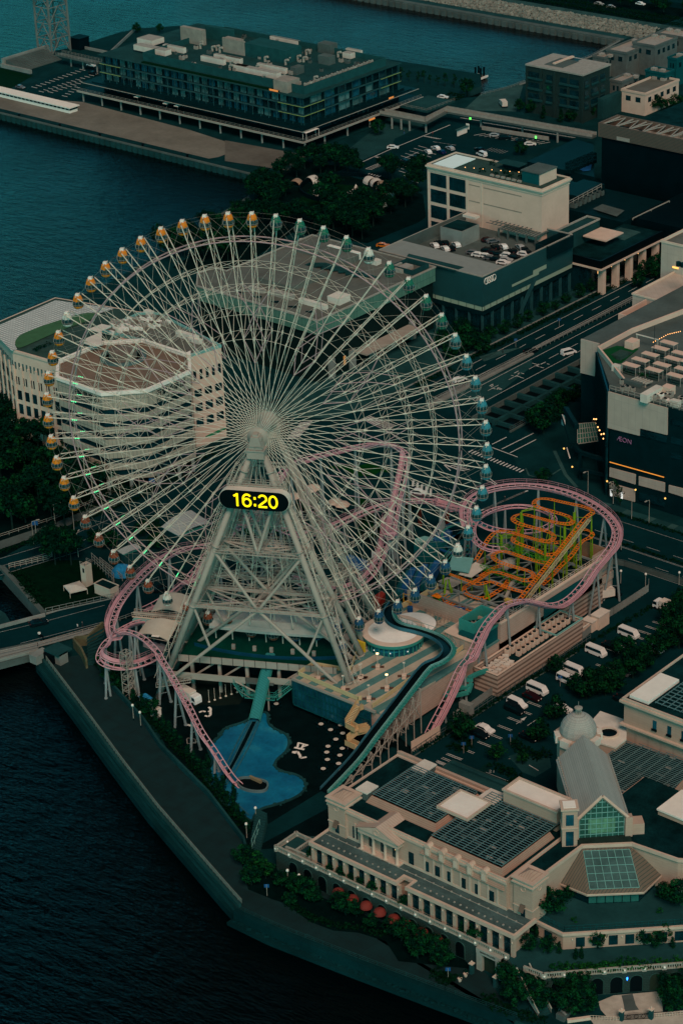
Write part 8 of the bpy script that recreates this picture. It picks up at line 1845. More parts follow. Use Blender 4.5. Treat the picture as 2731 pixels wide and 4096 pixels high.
for i in range(60): x=56+i*1.05; y=-74.5+ (x-56)*.105+rr.uniform(-.5,.5); mb.box(-.5,.5,-.35,.35,-.2,.3,Matrix.LocRotScale(Vector((x,y,-1.9)),Euler((rr.uniform(-.4,.4),0,rr.uniform(0,3))),None))
o=mb.build('shore_rocks',M['asphalt2']); tag(o,'dark rocks on the ledge below the bottom promenade','rocks'); o['kind']='stuff'
mb=MB(); wl=PP('s',[(215,1500),(240,1560),(330,1660),(370,1720),(480,1830),(560,1935),(568,1965)]); mb.ribbon(wl,.5,0,1.5); tag(mb.build('garden_wall',M['greyd']),'low grey wall between the promenade and the dark conifers','wall')
cn=[(232,1545),(245,1570),(262,1590),(340,1655),(352,1672),(368,1690),(382,1700),(395,1716),(408,1730),(425,1752),(438,1768),(450,1785),(462,1798),(476,1812),(490,1828),(502,1842),(515,1858),(528,1875),(540,1892),(552,1908),(562,1925),(470,1780),(505,1825),(530,1850),(300,1625),(320,1640),(275,1605)]
for i,(x,y) in enumerate(cn): q=P('s',x+8,y-10); tree(q.x,q.y,.82,'cone' if i>3 else 'round',f'dark conifer number {i+1} from the bridge in the row beside the lower promenade',0,'conifers by the promenade')
hedge('promenade_planting',PP('s',[(225,1525),(335,1645),(480,1800),(560,1900)]),2.4,1.0,'dense dark hedge under the conifers beside the lower promenade')
for i,(x,y) in enumerate(((840,205),(886,250),(1550,955))): lamp('globe','r',(x,y),f'white globe lamp behind the promenade wall, {ORD[i]} from the bridge',0)
t=thing('tunnel_portal','pale concrete underpass mouth beneath the bridge road','underpass',(-46,-29,0)); q=[P('i',215,975,0),P('i',300,975,0)]
MB().box(-50.2,-47.8,-31.2,-27,0,2.2).build('portal_block',M['grey'],t); MB().box(-44.8,-43,-28,-25.5,0,3).build('portal_block',M['grey'],t); MB().box(-47.6,-44.8,-29,-24,0,2.6).build('opening',M['black'],t); MB().box(-48,-43,-28.5,-24,2.6,3.1).build('lintel',M['greyd'],t)
t=thing('promenade_stair','curved concrete stair with pale walls rising to the bridge','stair',(-40,-22,0)); mb=MB()
for i in range(10): a_=P('i',545,975-i*11,0);b_=P('i',650,960-i*16,0); mb.quad((a_.x,a_.y,.35*i),(b_.x,b_.y,.35*i),(b_.x-.4,b_.y+.9,.35*i),(a_.x-.4,a_.y+.9,.35*i)); mb.quad((a_.x-.4,a_.y+.9,.35*i),(b_.x-.4,b_.y+.9,.35*i),(b_.x-.4,b_.y+.9,.35*i+.35),(a_.x-.4,a_.y+.9,.35*i+.35))
mb.build('steps',M['greyd'],t); mb=MB(); mb.ribbon(PP('i',[(548,980),(515,905),(470,850),(480,838),(560,830),(650,745)]),.5,0,2.6); mb.build('side_wall',mat('mossy_wall',(.11,.105,.06),.9,.3,.4),t)
# ================================================================== CAR PARK AND WEDDING HALL (LOWER RIGHT)
cp=struct(sheet('car_park',[(47.6,-10),(70,-10.5),(74,-7.5),(86,-8),(140,-2),(140,88),(50.5,88),(49,50)],.03,M['asphalt']))
struct(sheet('back_drive',[(44,-54),(48,-20),(47.6,-8),(41.5,-8),(40.2,-50)],.03,M['asphalt2']))
for s,e,n,v,ms in ((('m',800,890),('m',1110,640),6,(3.7,.1),1),(('m',540,1010),('m',690,930),3,(3.7,.1),1),(('m',1395,500),('m',1540,405),4,(3.7,.1),1)): 
 marks('bay_marking',cp,*[s[0],s[1:],e[1:]],n,v,.13,.06,M['paint'],True)
marks('bay_marking',cp,'l',(1090,1090),(1470,865),9,(3.7,.1),.13,.06,M['paint'],True)
marks('bay_marking',cp,'o',(25,625),(85,575),3,(3.8,.1),.13,.06,M['paint'],True)
marks('bay_marking',cp,'o',(255,745),(330,690),3,(7.6,.2),.14,.06,M['paintw'])
mb=MB()
for a,b_ in (((1040,780),(1105,735)),((1110,790),(1170,750)),((1490,490),(1560,445)),((620,1085),(655,1060))): linepx(mb,'m',[a,b_],.13,.06)
for a in ((1092,742),(1545,455),(645,1070)):
 p=P('m',*a); mb.quad((p.x-.5,p.y-.9,.06),(p.x+.5,p.y-.9,.06),(p.x,p.y+.6,.06))
linepx(mb,'o',[(600,645),(660,680)],.2,.06); mb.build('arrow_marking',M['paint'],cp)
for k,(x,y) in enumerate(((470,605),(515,600))):
 q=P('o',x,y,0); text('止まれ' if k==0 else '8',1.7,(q.x,q.y,.06),(0,0,.6),M['paintw'],cp,'road_lettering',.005)
q=P('o',245,745,0); text('722',1.5,(q.x,q.y,.06),(0,0,.6),M['paintw'],cp,'road_lettering',.005); q=P('o',325,690,0); text('721',1.5,(q.x,q.y,.06),(0,0,.6),M['paintw'],cp,'road_lettering',.005)
struct(MB().ribbon([(47.7,-8),(48.2,22),(49.4,50)],.3,0,.15).build('kerb',M['greym']))
mb=MB(); rail(mb,[(47.0,-8),(47.3,22),(48.4,57)],.1,1.4,1.6,.06,2); tag(mb.build('car_park_fence',M['greym']),'low grey fence between the car park and the pink podium','fence')
hedge('strip_hedge',[(47.6,-6),(48,22),(49.0,50),(51,80)],1.2,.7,'grass and hedge strip along the car park beside the pink podium')
VV=[('van','white','m',(1045,655),-3,'white people carrier, fourth white vehicle from the coaster end, facing right'),('bus','white','m',(1172,568),-3,'white minibus beside a dark red car'),('bus','white','m',(1360,508),-3,'white minibus half behind a tree with a blue sign'),('bus','white','m',(1402,448),-3,'white minibus with a dark blue stripe'),('bus','white','m',(1540,330),-3,'white minibus next to a black car, sixth in the row'),('bus','white','l',(1225,1000),-3,'white minibus second from the far lorry'),('car','white','m',(845,812),-3,'white hatchback nearest the coaster fence'),('car','black','m',(812,845),-3,'black car next to the white hatchback'),('van','black','m',(1030,690),-3,'black people carrier in front of the white one'),('car','dark red','m',(1140,610),-3,'dark red car between two white vans'),('car','black','l',(1115,1075),-3,'black car between two white minibuses at the far end'),('truck','white','l',(1455,840),177,'grey box lorry at the far end of the car park row'),('car','white','o',(812,290),-3,'white and dark two-tone car beside the round trees'),('car','black','o',(600,470),-3,'black car hidden by the round tree bed'),('car','silver','l',(1385,1095),-3,'pale car half hidden by trees on the right of the aisle'),('car','black','o',(1190,235),-3,'dark blue-black car below the cream wall at the right'),('car','grey','o',(1180,60),-3,'grey car among trees on the right side')]
for k,c,fr,px,a,l in VV: car(k,c,fr,px,a,l,0,'vehicles in the near car park')
CT=[('m',700,880,1.35,'round tree in the bed at the coaster end of the car park'),('m',1290,470,1.0,'tree between two white minibuses by the podium'),('o',760,360,1.15,'round tree right of the two-tone car'),('o',660,500,1.15,'round tree left of the grey dome, in the hedge bed'),('o',400,620,1.05,'airy tree beside the painted stop lettering'),('o',560,640,.7,'thin young tree beside the painted lettering'),('o',960,230,1.4,'big dark tree behind the dome lantern'),('o',1020,180,1.3,'dark tree behind the round roof opening'),('o',1080,210,1.2,'tree between dome and cream right building'),('o',1130,120,1.2,'leafy tree at the corner of the cream right building'),('o',900,200,1.1,'tree nearest the aisle behind the dome'),('o',1130,180,1.2,'tree under the white-edged corner of the right building'),('l',1440,1100,1.2,'round tree on the right of the aisle, middle'),('l',1480,1040,1.3,'large tree at the right edge beyond the aisle'),('l',1550,990,1.4,'tree cut by the right edge of the photo'),('l',1500,950,1.3,'tree on the right edge above the others'),('l',1560,900,1.3,'upper tree at the right edge of the car park'),('l',1540,1090,1.3,'tree behind the pale half hidden car'),('l',1570,850,1.2,'tree beyond the grey lorry at the right edge'),('o',1250,100,1.3,'dark tree on the right side of the big tree group'),('o',1320,40,1.3,'tree at the back of the big tree group'),('o',1200,-10,1.3,'tree at the top of the big tree group'),('o',1400,-30,1.3,'tree by the frame edge in the big tree group')]
for fr,x,y,s_,l in CT: q=P(fr,x,y); tree(q.x,q.y,s_*.84,'light' if 'airy' in l or 'young' in l else 'round',l,0,'trees of the near car park')
hedge('bed_hedge',PP('o',[(490,500),(560,560),(620,600),(680,600),(720,570)]),3.0,1.2,'dark clipped hedge bed beside the grey dome'); hedge('bed_hedge',PP('o',[(360,650),(480,700),(540,740),(470,790)]),2.6,1.2,'hedge bed beside the marked bays above the cream block'); hedge('bed_hedge',PP('o',[(130,460),(240,520),(180,560),(100,520)]),2.5,.8,'low planting round the first car park tree')
ground('drive_paving','o',[(470,590),(560,560),(640,600),(730,600),(740,660),(640,720),(560,690)],M['greyd'],.05); ground('bed_paving','o',[(200,740),(350,620),(390,640),(280,740),(240,790)],mat('dark_green_paving',(.006,.022,.018),.9,.3,.3),.045)
WH=thing('wedding_hall','long cream neoclassical hall with mansard roof, pedimented portico, chapel roof and glass pavilion','building',(95,-40,0))
cw=blocks('rusticated_cream',(.42,.29,.225),(.44,.305,.235),(.35,.24,.185),3.0,.6,.02,.75); trim=mat('hall_trim_stone',(.50,.365,.29),.8,.1,.4)
tile=stripes('pink_brown_tiles',(.36,.22,.165),(.29,.17,.125),.35,.55,2); tileH=stripes('pink_brown_seams',(.40,.26,.20),(.31,.19,.145),.5,.75,0)
stone=blocks('grey_rustic_stone',(.040,.042,.034),(.050,.050,.040),(.018,.02,.017),.9,.4,.04,.85)
TZ=5.0
pt=[(52.8,-58.1),(110.8,-58.1),(113.2,-59.5),(117.2,-58.2),(119.6,-58.4),(138.2,-39.6),(160,-17),(160,-10),(60,-10),(60,-47),(52.8,-51.8)]
MB().prism(pt,0,TZ-.01).build('terrace_wall',stone,WH); MB().prism(outset(pt,-.3),TZ-.01,TZ+.05).build('terrace_floor',M['greyd'],WH)
def balus(par,A_,B_,z,nm='balustrade',n=None,globes=True):
 A_=Vector((A_[0],A_[1],z));B_=Vector((B_[0],B_[1],z)); d=(B_-A_);Ln=d.length;d.normalize(); an=math.atan2(d.y,d.x); n=n or max(1,round(Ln/3.6)); mb=MB(); st=Ln/n
 for i in range(n+1):
  c=A_+d*(i*st); 
  mb.box(-.42,.42,-.22,.22,-.3,1.0,Matrix.LocRotScale(c,Euler((0,0,an)),None))
  if i<n:
   for k in range(7): q=c+d*(.55+(st-1.1)*k/6); mb.box(-.09,.09,-.09,.09,0,.85,Matrix.LocRotScale(q,Euler((0,0,an)),None))
   mb.box(0,st,-.2,.2,.85,1.02,Matrix.LocRotScale(c,Euler((0,0,an)),None)); mb.box(0,st,-.2,.2,-.12,.04,Matrix.LocRotScale(c,Euler((0,0,an)),None))
 o=mb.build(nm,mat('balustrade_stone',(.30,.28,.235),.8,.12,.5),par)
 if globes:
  for i in range(n+1): q=A_+d*(i*st)+Vector((d.y,-d.x,0))*.3; MB().lathe([(.03,-.2),(.2,-.1),(.24,.08),(.16,.24),(.02,.3)],(q.x,q.y,z+.35),8).build('globe_light',M['white'],par)
 return o
balus(WH,(52.9,-58.0),(110.8,-58.0),TZ,n=16); balus(WH,(52.9,-58.0),(52.9,-52),TZ,n=2); balus(WH,(52.9,-52),(61.0,-51.8),TZ,n=3,globes=False); balus(WH,(57,-56.5),(57,-52.2),TZ,n=1,globes=False); balus(WH,(55,-57),(60.5,-56.6),TZ,n=2,globes=False)
balus(WH,(119.6,-58.3),(138.0,-39.8),TZ,n=7); balus(WH,(138.0,-39.8),(160,-17),TZ,n=8); balus(WH,(115.8,-58.8),(119.4,-58.4),TZ,n=1,globes=False)
def arch(par,c,an,w_,h,mt,nm='arch_opening'):
 mb=MB(); pts=[(-w_/2,0),(w_/2,0)]+[(w_/2*math.cos(math.pi*i/10),h-w_/2+w_/2*math.sin(math.pi*i/10)) for i in range(11)]
 d=Vector((math.cos(an),math.sin(an),0)); nrm=Vector((d.y,-d.x,0)); f_=[Vector(c)+d*x+ZW*z+nrm*.05 for x,z in pts]; mb.quad(*f_); o=mb.build(nm,mt,par)
 mb=MB(); mb.path([Vector(c)+d*x*1.06+ZW*z+nrm*.06 for x,z in pts[1:]],.12,4); mb.build('arch_moulding',mat('arch_stone',(.075,.072,.058),.85),o)
for i in range(12): arch(WH,(57.5+i*3.85,-58.12,.3),0,2.1,3.6,M['black'])
d45=math.atan2(18.5,18.4)
for i in range(8): c=Vector((119.6,-58.4,.2)).lerp(Vector((138.2,-39.6,.2)),(i+.7)/7.2); arch(WH,c,d45,2.3,3.8,M['black'] if i not in (5,) else mat('lit_interior',(.05,.03,.018)))
MB().box(-.1,.1,-.1,.1,0,1.1,Matrix.LocRotScale(P('q',1215,905,2.6),Euler((.3,.25,0)),None)).build('blue_neon',emis('blue_neon',(.02,.2,1),4),WH)
aw=Proto(lambda:(lambda t:(MB().lathe([(1.5,0),(1.45,.45),(1.15,1.0),(.6,1.35),(.05,1.45)],n=16).build('canopy',M['canvas'],t),MB().box(-1.5,1.5,.2,1.2,-.1,.05).build('frame',M['dark2'],t),t)[2])(thing('dome_awning','x','awning')))
for i,(x,y) in enumerate(((545,742),(640,780),(720,825),(805,866),(893,907),(985,940),(1075,990),(1168,1032))): q=P('p',x,y,3.0); aw.put((q.x,-59.4,2.7),0,.85,f'faded red domed awning over the arcade, {ORD[i]} from the left','red domed awnings')
MB().box(104.3,105.6,-58.9,-58.0,0,4.9).box(108.8,110.1,-58.9,-58.0,0,4.9).box(104.3,110.1,-59.0,-58.05,4.0,5.1).build('gateway',mat('pale_gate_stone',(.30,.29,.25),.8),WH); MB().box(105.6,108.8,-58.2,-58.12,0,4.0).build('gate_opening',mat('lit_interior',(.05,.03,.018)),WH); text('ANNIVERSAIRE',.55,(105.2,-59.03,4.4),RX,M['dark2'],WH,'gate_lettering',.02)
for i,(x,y) in enumerate(((243,860),(392,945))): q=P('q',x,y,0); t=thing('lantern_pillar','pale lantern pillar '+('left' if i==0 else 'right')+' of the stone gateway','lantern',tuple(q)); MB().box(q.x-.35,q.x+.35,q.y-.35,q.y+.35,0,2.3).build('pillar',M['greyd'],t); MB().box(q.x-.45,q.x+.45,q.y-.45,q.y+.45,2.3,2.5).build('cap',M['cream2'],t); MB().lathe([(.1,2.5),(.22,2.7),(.1,3.0)],(q.x,q.y,0),8).build('lamp',M['cream2'],t)
for i,(x,y) in enumerate(((168,910),(204,880))): q=P('q',x,y,0); t=thing('planter_pot','white plant pot before the gateway, '+('nearer' if i==0 else 'farther')+' one','plant pot',tuple(q)); MB().lathe([(.25,0),(.42,.6),(.45,.8)],(q.x,q.y,0),12).build('pot',M['cream2'],t); hedge('plant',[(q.x-.2,q.y),(q.x+.2,q.y)],.6,1.2,'x',.7,M['leafA'],t)
mb=MB(); s0=P('q',515,825,TZ); s1=P('q',565,850,3.6); 
a_=Vector((115.2,-58.9,TZ));b_=Vector((122.6,-62.0,0)); d=(b_-a_); sd_=Vector((d.x,d.y,0)).normalized().cross(ZW)
for i in range(16): p=a_.lerp(b_,(i+.5)/16); mb.box(-.28,.28,-1.2,1.2,-.6,.05,Matrix.LocRotScale(p,Euler((0,0,math.atan2(d.y,d.x))),None))
mb.build('stair_steps',M['greyd'],WH)
for s_ in (-1,1):
 mb=MB(); mb.quad(a_+sd_*1.35*s_-ZW*2,b_+sd_*1.35*s_,b_+sd_*1.35*s_+ZW*1,a_+sd_*1.35*s_+ZW*1.0); mb.tube(a_+sd_*1.35*s_+ZW*1,b_+sd_*1.35*s_+ZW*1,.16,n=4); mb.build('stair_wall',MATS['balustrade_stone'],WH)
RZ=10.0
sl=[(61.3,-57.5),(83.8,-57.5),(83.8,-55.0),(86.0,-55.0),(86.0,-57.5),(112.0,-57.2),(112.0,-50.2),(61.2,-50.2)]
MB().prism(outset(sl,-1.0),TZ+.05,RZ-.7).build('lower_wall',cw,WH); MB().prism(sl,RZ-.7,RZ-.35,True,True).build('cornice',trim,WH); MB().prism(outset(sl,.0),RZ-.35,RZ,False).build('roof_edge',trim,WH); MB().prism(outset(sl,-.55),RZ-.35,RZ-.12).build('terrace_roof',mat('weathered_roof_deck',(.058,.10,.10),.85,.35,.25),WH); mb=MB(); mb.ribbon(outset(sl,-.3),.55,RZ-.35,RZ+.12,True); mb.build('roof_kerb',trim,WH)
xs=[63.5+i*2.75 for i in range(8)]+[88+i*2.75 for i in range(9)]
for x in xs: 
 o=B('window',M['glass'],WH,x-.85,x+.85,-56.62,-56.3,TZ+.4,RZ-1.2); mb=MB(); mb.box(x-.04,x+.04,-56.7,-56.62,TZ+.4,RZ-1.2); mb.box(x-.85,x+.85,-56.7,-56.62,TZ+2.9,TZ+2.98); mb.build('mullion',M['dark2'],o)
for x in [62.0+i*2.75 for i in range(9)]+[86.7+i*2.75 for i in range(10)]: B('pier',cw,WH,x-.4,x+.4,-57.1,-56.5,TZ,RZ-.7); MB().lathe([(.04,0),(.14,.15),(.14,.4),(.05,.5)],(x,-57.2,RZ-1.9),6).build('wall_lamp',M['cream2'],WH)
mb=MB(); rr=random.Random(6)
for i in range(34): x=63+i*1.45; mb.box(x,x+.3,-55.6+rr.uniform(-.1,.1),-55.3,RZ-.1,RZ+.1); 
for i in range(22): x=63+i*2.2; mb.box(x,x+.3,-53.3,-53.0,RZ-.1,RZ+.12)
mb.box(62,111,-53.2,-53.1,RZ-.1,RZ+.0); mb.build('roof_fitting',M['unit'],WH)
oc=[(110.9,-49.6),(117.6,-49.8),(134.0,-34.0),(150,-18),(150,-14),(112,-14),(108,-40)]
MB().prism(outset(oc,-.4),TZ+.05,8.3).build('lower_wall',cw,WH); MB().prism(oc,8.3,8.9,True,True).build('cornice',trim,WH); MB().prism(outset(oc,-.5),8.85,8.92).build('garden_terrace',M['greyd'],WH)
an=math.atan2(15.8,16.4); A_=Vector((117.6,-49.8,0)); dv=Vector((math.cos(an),math.sin(an),0)); nv=Vector((dv.y,-dv.x,0))
for i in range(7):
 c=A_+dv*(3.4+i*3.1)-nv*.38; MB().box(-.85,.85,-.07,.2,TZ+.5,7.6,Matrix.LocRotScale(c,Euler((0,0,an)),None)).build('window',M['glass'],WH)
 c=A_+dv*(1.9+i*3.1)-nv*.35; MB().lathe([(.04,0),(.14,.15),(.14,.4),(.05,.5)],(c.x+nv.x*.1,c.y+nv.y*.1,7.0),6).build('wall_lamp',M['cream2'],WH)
B('window',M['glass'],WH,113.2,114.9,-49.48,-49.2,TZ+.5,7.6)
mb=MB(); q=[(111.3,-48.6),(117.4,-49.0),(133.2,-33.9),(149,-18)]; rail(mb,q,8.95,1.2,1.2,.035,2); mb.build('terrace_railing',M['tealdk'],WH)
UZ=16.5
MB().box(61.6,105.8,-51.5,-30,RZ-.3,UZ).build('upper_wall',cw,WH); mb=MB(); mb.box(61.4,105.95,-51.75,-51.5,UZ-.6,UZ);mb.box(61.35,61.6,-51.5,-30,UZ-.6,UZ); mb.build('cornice',trim,WH)
B('flat_roof',M['roofd'],WH,61.8,105.6,-51.3,-30.2,UZ,UZ+.1); mb=MB(); parapet(mb,61.6,105.8,-51.5,-30,UZ,.45,.35); mb.build('parapet',trim,WH)
B('plinth_band',trim,WH,61.5,105.9,-51.62,-51.5,RZ,RZ+.6)
MB().box(105.8,117.3,-50.0,-27,8.9,UZ-.2).build('upper_wall',cw,WH) if 0 else None
MB().prism([(105.8,-50.6),(110.2,-50.6),(110.2,-44.9),(110.4,-33.6),(117.6,-27),(127.3,-26.2),(160,-10),(160,-6),(105.8,-6)],8.9,UZ).build('upper_wall',cw,WH); MB().prism([(106,-50.3),(110,-50.3),(110,-44.9),(110.1,-33.5),(117.4,-26.8),(127,-26),(160,-9.6),(160,-6),(106,-6)],UZ,UZ+.1).build('flat_roof',M['roofd'],WH)
mb=MB(); mb.ribbon([(110.2,-45),(110.4,-33.6),(117.5,-27.2),(127.3,-26.3),(150,-14)],.5,UZ-.1,UZ+.6); mb.build('parapet',trim,WH)
def tower(x0,x1,y0,y1,zb,zt,lab='corner_tower'):
 o=MB().box(x0,x1,y0,y1,zb,zt-1.2).build(lab,cw,WH); mb=MB(); mb.box(x0-.35,x1+.35,y0-.35,y1+.35,zt-1.2,zt-.9); mb.box(x0-.15,x1+.15,y0-.15,y1+.15,zt-.9,zt-.25); mb.box(x0-.4,x1+.4,y0-.4,y1+.4,zt-.25,zt); mb.box(x0-.12,x1+.12,y0-.12,y1+.12,zb+2.8,zb+3.0); mb.build('tower_cornice',trim,o)
 MB().hip(x0+.5,x1-.5,y0+.5,y1-.5,zt,zt+1.1).build('tower_roof',tileH,o)
 for c,e in (((x0+x1)/2,0),): mb=MB(); mb.path([Vector((c+.55*math.cos(a*.4),y0-.05,zt-2.1+.55*math.sin(a*.4))) for a in range(16)],.09,4,True); mb.path([Vector((x1+.05,(y0+y1)/2+.55*math.cos(a*.4),zt-2.1+.55*math.sin(a*.4))) for a in range(16)],.09,4,True); mb.build('roundel',trim,o)
 w_=B('window',M['glass'],o,(x0+x1)/2-.5,(x0+x1)/2+.5,y0-.06,y0+.2,zb+.7,zb+3.6); mb=MB(); c=(x0+x1)/2; mb.quad((c-.6,y0-.08,zb+3.6),(c+.6,y0-.08,zb+3.6),(c+.6,y0-.9,zb+2.3),(c-.6,y0-.9,zb+2.3)); mb.build('awning',M['brown'],w_)
tower(61.9,66.3,-51.9,-47.3,RZ-.3,18.2); tower(107.2,111.5,-51.0,-46.6,RZ-1,18.2)
x0,x1,yf,yb=70.6,80.8,-53.2,-46.4; EZ=15.2
MB().box(x0,x1,yf,-51.5,EZ-1.1,EZ).build('entablature',trim,WH); n_=MB(); n_.gable(x0-.35,x1+.35,yf-.3,yb,EZ,EZ+2.0,'y'); n_.build('pediment',trim,WH)
mb=MB(); xm=(x0+x1)/2
for s_,xe in ((0,x0-.5),(1,x1+.5)): mb.quad((xe,yf-.4,EZ+.05),(xm,yf-.4,EZ+2.15),(xm,yb,EZ+2.15),(xe,yb,EZ+.05)) if s_ else mb.quad((xm,yf-.4,EZ+2.15),(xe,yf-.4,EZ+.05),(xe,yb,EZ+.05),(xm,yb,EZ+2.15))
mb.build('portico_roof',stripes('pink_standing_seam',(.46,.34,.275),(.36,.25,.20),.62,.82,1),WH)
mb=MB(); mb.path([Vector((xm+.6*math.cos(a*.4),yf-.34,EZ+.8+.6*math.sin(a*.4))) for a in range(16)],.1,4,True); mb.build('roundel',trim,WH)
for x in (71.2,74.2,77.2,80.2): MB().lathe([(.5,RZ-.1),(.5,RZ+.3),(.34,RZ+.4),(.30,EZ-1.6),(.45,EZ-1.4),(.45,EZ-1.1)],(x,yf+.5,0),12).build('column',trim,WH,True)
MB().box(x0,x1,yf,-51.6,RZ-.2,RZ+.2).build('portico_step',trim,WH)
for i,x in enumerate((72.7,75.7,78.7)): o=B('window',M['glass'],WH,x-.55,x+.55,-51.7,-51.4,RZ+.6,RZ+3.6); 
MB().box(79.0,79.25,-51.95,-51.7,RZ+2.6,RZ+2.9).build('lit_lamp',MATS['amber_lamp'],WH)
for x in (68.5,82.8): B('window',M['glass'],WH,x-.6,x+.6,-51.62,-51.4,RZ+.7,RZ+3.4)
mx0,mx1,my0,my1=85.2,105.4,-51.9,-33.5
n=MB(); n.hip(mx0,mx1,my0,my1,14.4,18.0,1.5); n.build('mansard_roof',tile,WH)
for x in (87.2,90.6,94.0,97.4,100.8): 
 o=MB().box(x-.62,x+.62,-52.0,-50.6,14.7,16.6).build('dormer',trim,WH); MB().lathe([(.62,0),(.62,1.4)],n=20).build('x',trim,o) if 0 else None
 mb=MB(); k=len(mb.v); N=10
 for yy in (-52.12,-50.6):
  for i in range(N+1): a=math.pi*i/N; mb.v.append((x+.78*math.cos(a),yy,16.6+.78*math.sin(a)))
 for i in range(N): mb.f.append((i,i+1,N+1+i+1,N+1+i)); mb.m.append(0)
 mb.f.append(tuple(range(N+1))); mb.m.append(0); mb.build('dormer_roof',trim,o)
 MB().box(x-.38,x+.38,-52.1,-52.0,14.95,16.5).build('window',M['cream2'],o)
for x in (86.6,89.3,92.3,95.6,99.0,102.4): 
 B('window',M['glass'],WH,x-.55,x+.55,-51.64,-51.4,RZ+.7,RZ+2.9)
for x in [62+i*2.2 for i in range(20)]: B('pilaster',trim,WH,x-.22,x+.22,-51.66,-51.5,RZ+.6,14.3) if (x<70 or x>84) else None
def pergola(x0,x1,y0,y1,z,lab,nx,ny,mt=None):
 B(lab+'_base',M['roofd'],WH,x0,x1,y0,y1,z-.15,z); mb=MB(); rr=random.Random(int(x0))
 for i in range(ny+1): y=y0+(y1-y0)*i/ny; mb.box(x0,x1,y-.06,y+.06,z+.5,z+.62)
 mb.build(lab+'_slats',mat('pergola_slats',(.10,.18,.19),.6,.1,.5),WH); mb=MB()
 for i in range(nx+1): x=x0+(x1-x0)*i/nx; mb.box(x-.05,x+.05,y0,y1,z+.3,z+.5)
 mb.build(lab+'_beams',mat('pergola_beams',(.10,.16,.155),.6,.1,.5),WH)
 for i in range(int((x1-x0)*(y1-y0)/9)): x=rr.uniform(x0+.5,x1-1.5);y=rr.uniform(y0+.5,y1-1); B('roof_unit',M['greym'] if i%3 else M['unit'],WH,x,x+rr.uniform(.5,1.6),y,y+rr.uniform(.4,.9),z,z+rr.uniform(.1,.3))
pergola(mx0+1.7,mx1-1.7,my0+1.7,my1+2.2,18.0,'louvre_roof',9,26)
MB().hip(67.6,85.6,-47.2,-32,UZ,18.0,.9).build('mansard_roof',tile,WH); pergola(68.6,84.6,-46.1,-33,18.0,'louvre_roof',8,20)
B('white_roof_panel',M['white'],WH,82.4,89.3,-42.2,-35.3,18.7,19.0); mb=MB(); parapet(mb,82.0,89.7,-42.6,-35,18.6,.6,.35); mb.build('panel_frame',trim,WH)
for (fr,l,r_,z,mt_) in (('p',(660,85),(805,68),18.6,M['offwhite']),('p',(1425,140),(1600,120),18.2,M['offwhite']),('o',(275,845),(440,845),18.4,M['offwhite']),('m',(380,1055),(543,1030),18.4,M['offwhite'])):
 a0,a1,b0,b1=rectpx(fr,l,r_,z); b1=max(b1,b0+2.5); o=B('plant_room',M['greym'],WH,a0+.2,a1-.2,b0+.2,b1-.2,UZ,z-.3); B('plant_roof',mt_,o,a0,a1,b0,b1,z-.3,z)
mb=MB(); mb.box(61.6,105,-30,-29.5,0,17.6); mb.box(62,105,-29.5,-29.3,0,17.6); mb.build('back_wall',cw,WH); struct(MB().box(60,106,-29.3,-10.8,0,.2).build('service_yard',M['asphalt2'])) 
MB().box(61,106,-12,-11.5,0,5.6).build('garden_wall',M['greyd'],WH)
MB().box(90.7,103.6,-32.5,-27.3,9,21).build('wall',cw,WH); mb=MB(); parapet(mb,90.5,103.8,-32.7,-27.1,21,.4,.45); mb.build('parapet',trim,WH); B('roof',M['white'],WH,91,103.3,-32.2,-27.6,21,21.1)
tm=Matrix.LocRotScale(Vector((107.5,-33.9,0)),Euler((0,0,math.radians(42))),None)
o=MB().box(-1.45,1.45,-1.45,1.45,16,24.8,tm).build('square_tower',cw,WH); mb=MB(); mb.box(-1.75,1.75,-1.75,1.75,24.8,25.2,tm); mb.build('tower_cornice',trim,o); mb=MB(); mb.box(-1.6,1.6,-1.6,1.6,20.6,20.9,tm); mb.build('tower_cornice',trim,o); MB().box(-1.2,1.2,-1.2,1.2,25.2,25.3,tm).build('tower_roof',M['white'],o)
for z in (16.8,21.4):
 for s_ in (0,1): MB().box(-.75,.75,-1.52,-1.4,z,z+(3.2 if z<18 else 2.4),tm@Matrix.Rotation(math.pi/2*s_,4,'Z')).build('window',M['glassb'],o)
CHM=Matrix.LocRotScale(Vector((111.3,-28.5,0)),Euler((0,0,math.radians(135))),None)
chw=4.9;cl=21.8;ez=21.2;rz_=26.2
MB().box(0,cl,-chw,chw,12,ez,CHM).build('chapel_wall',cw,WH)
mb=MB(); T_=lambda *p:tuple(CHM@Vector(p))
mb.quad(T_(-.5,-chw-.5,ez-.5),T_(cl,-chw-.5,ez-.5),T_(cl,0,rz_),T_(-.5,0,rz_)); mb.quad(T_(cl,chw+.5,ez-.5),T_(-.5,chw+.5,ez-.5),T_(-.5,0,rz_),T_(cl,0,rz_)); mb.quad(T_(cl,-chw,ez-.5),T_(cl,chw,ez-.5),T_(cl,0,rz_))
mb.build('chapel_roof',blocks('pale_slate',(.33,.31,.28),(.35,.33,.30),(.19,.20,.19),.7,.35,.02,.75,var=.1),WH)
mb=MB()
for s_ in (-1,1):
 for i in range(26): x=.4+i*.84; mb.box(*[v for v in (x,x+.25)],s_*(chw+.1)-.1,s_*(chw+.1)+.1,ez+.0,ez+.3,CHM)
mb.build('snow_guard',M['unit'],WH)
mb=MB(); mb.quad(T_(-.12,-chw+.5,16.6),T_(-.12,-chw+.5,ez-.6),T_(-.12,0,rz_-.9),T_(-.12,chw-.5,ez-.6),T_(-.12,chw-.5,16.6)); mb.build('gable_glass',mat('lit_green_glass',(.022,.095,.075),.2,.35,.5,spec=.5),WH)
mb=MB()
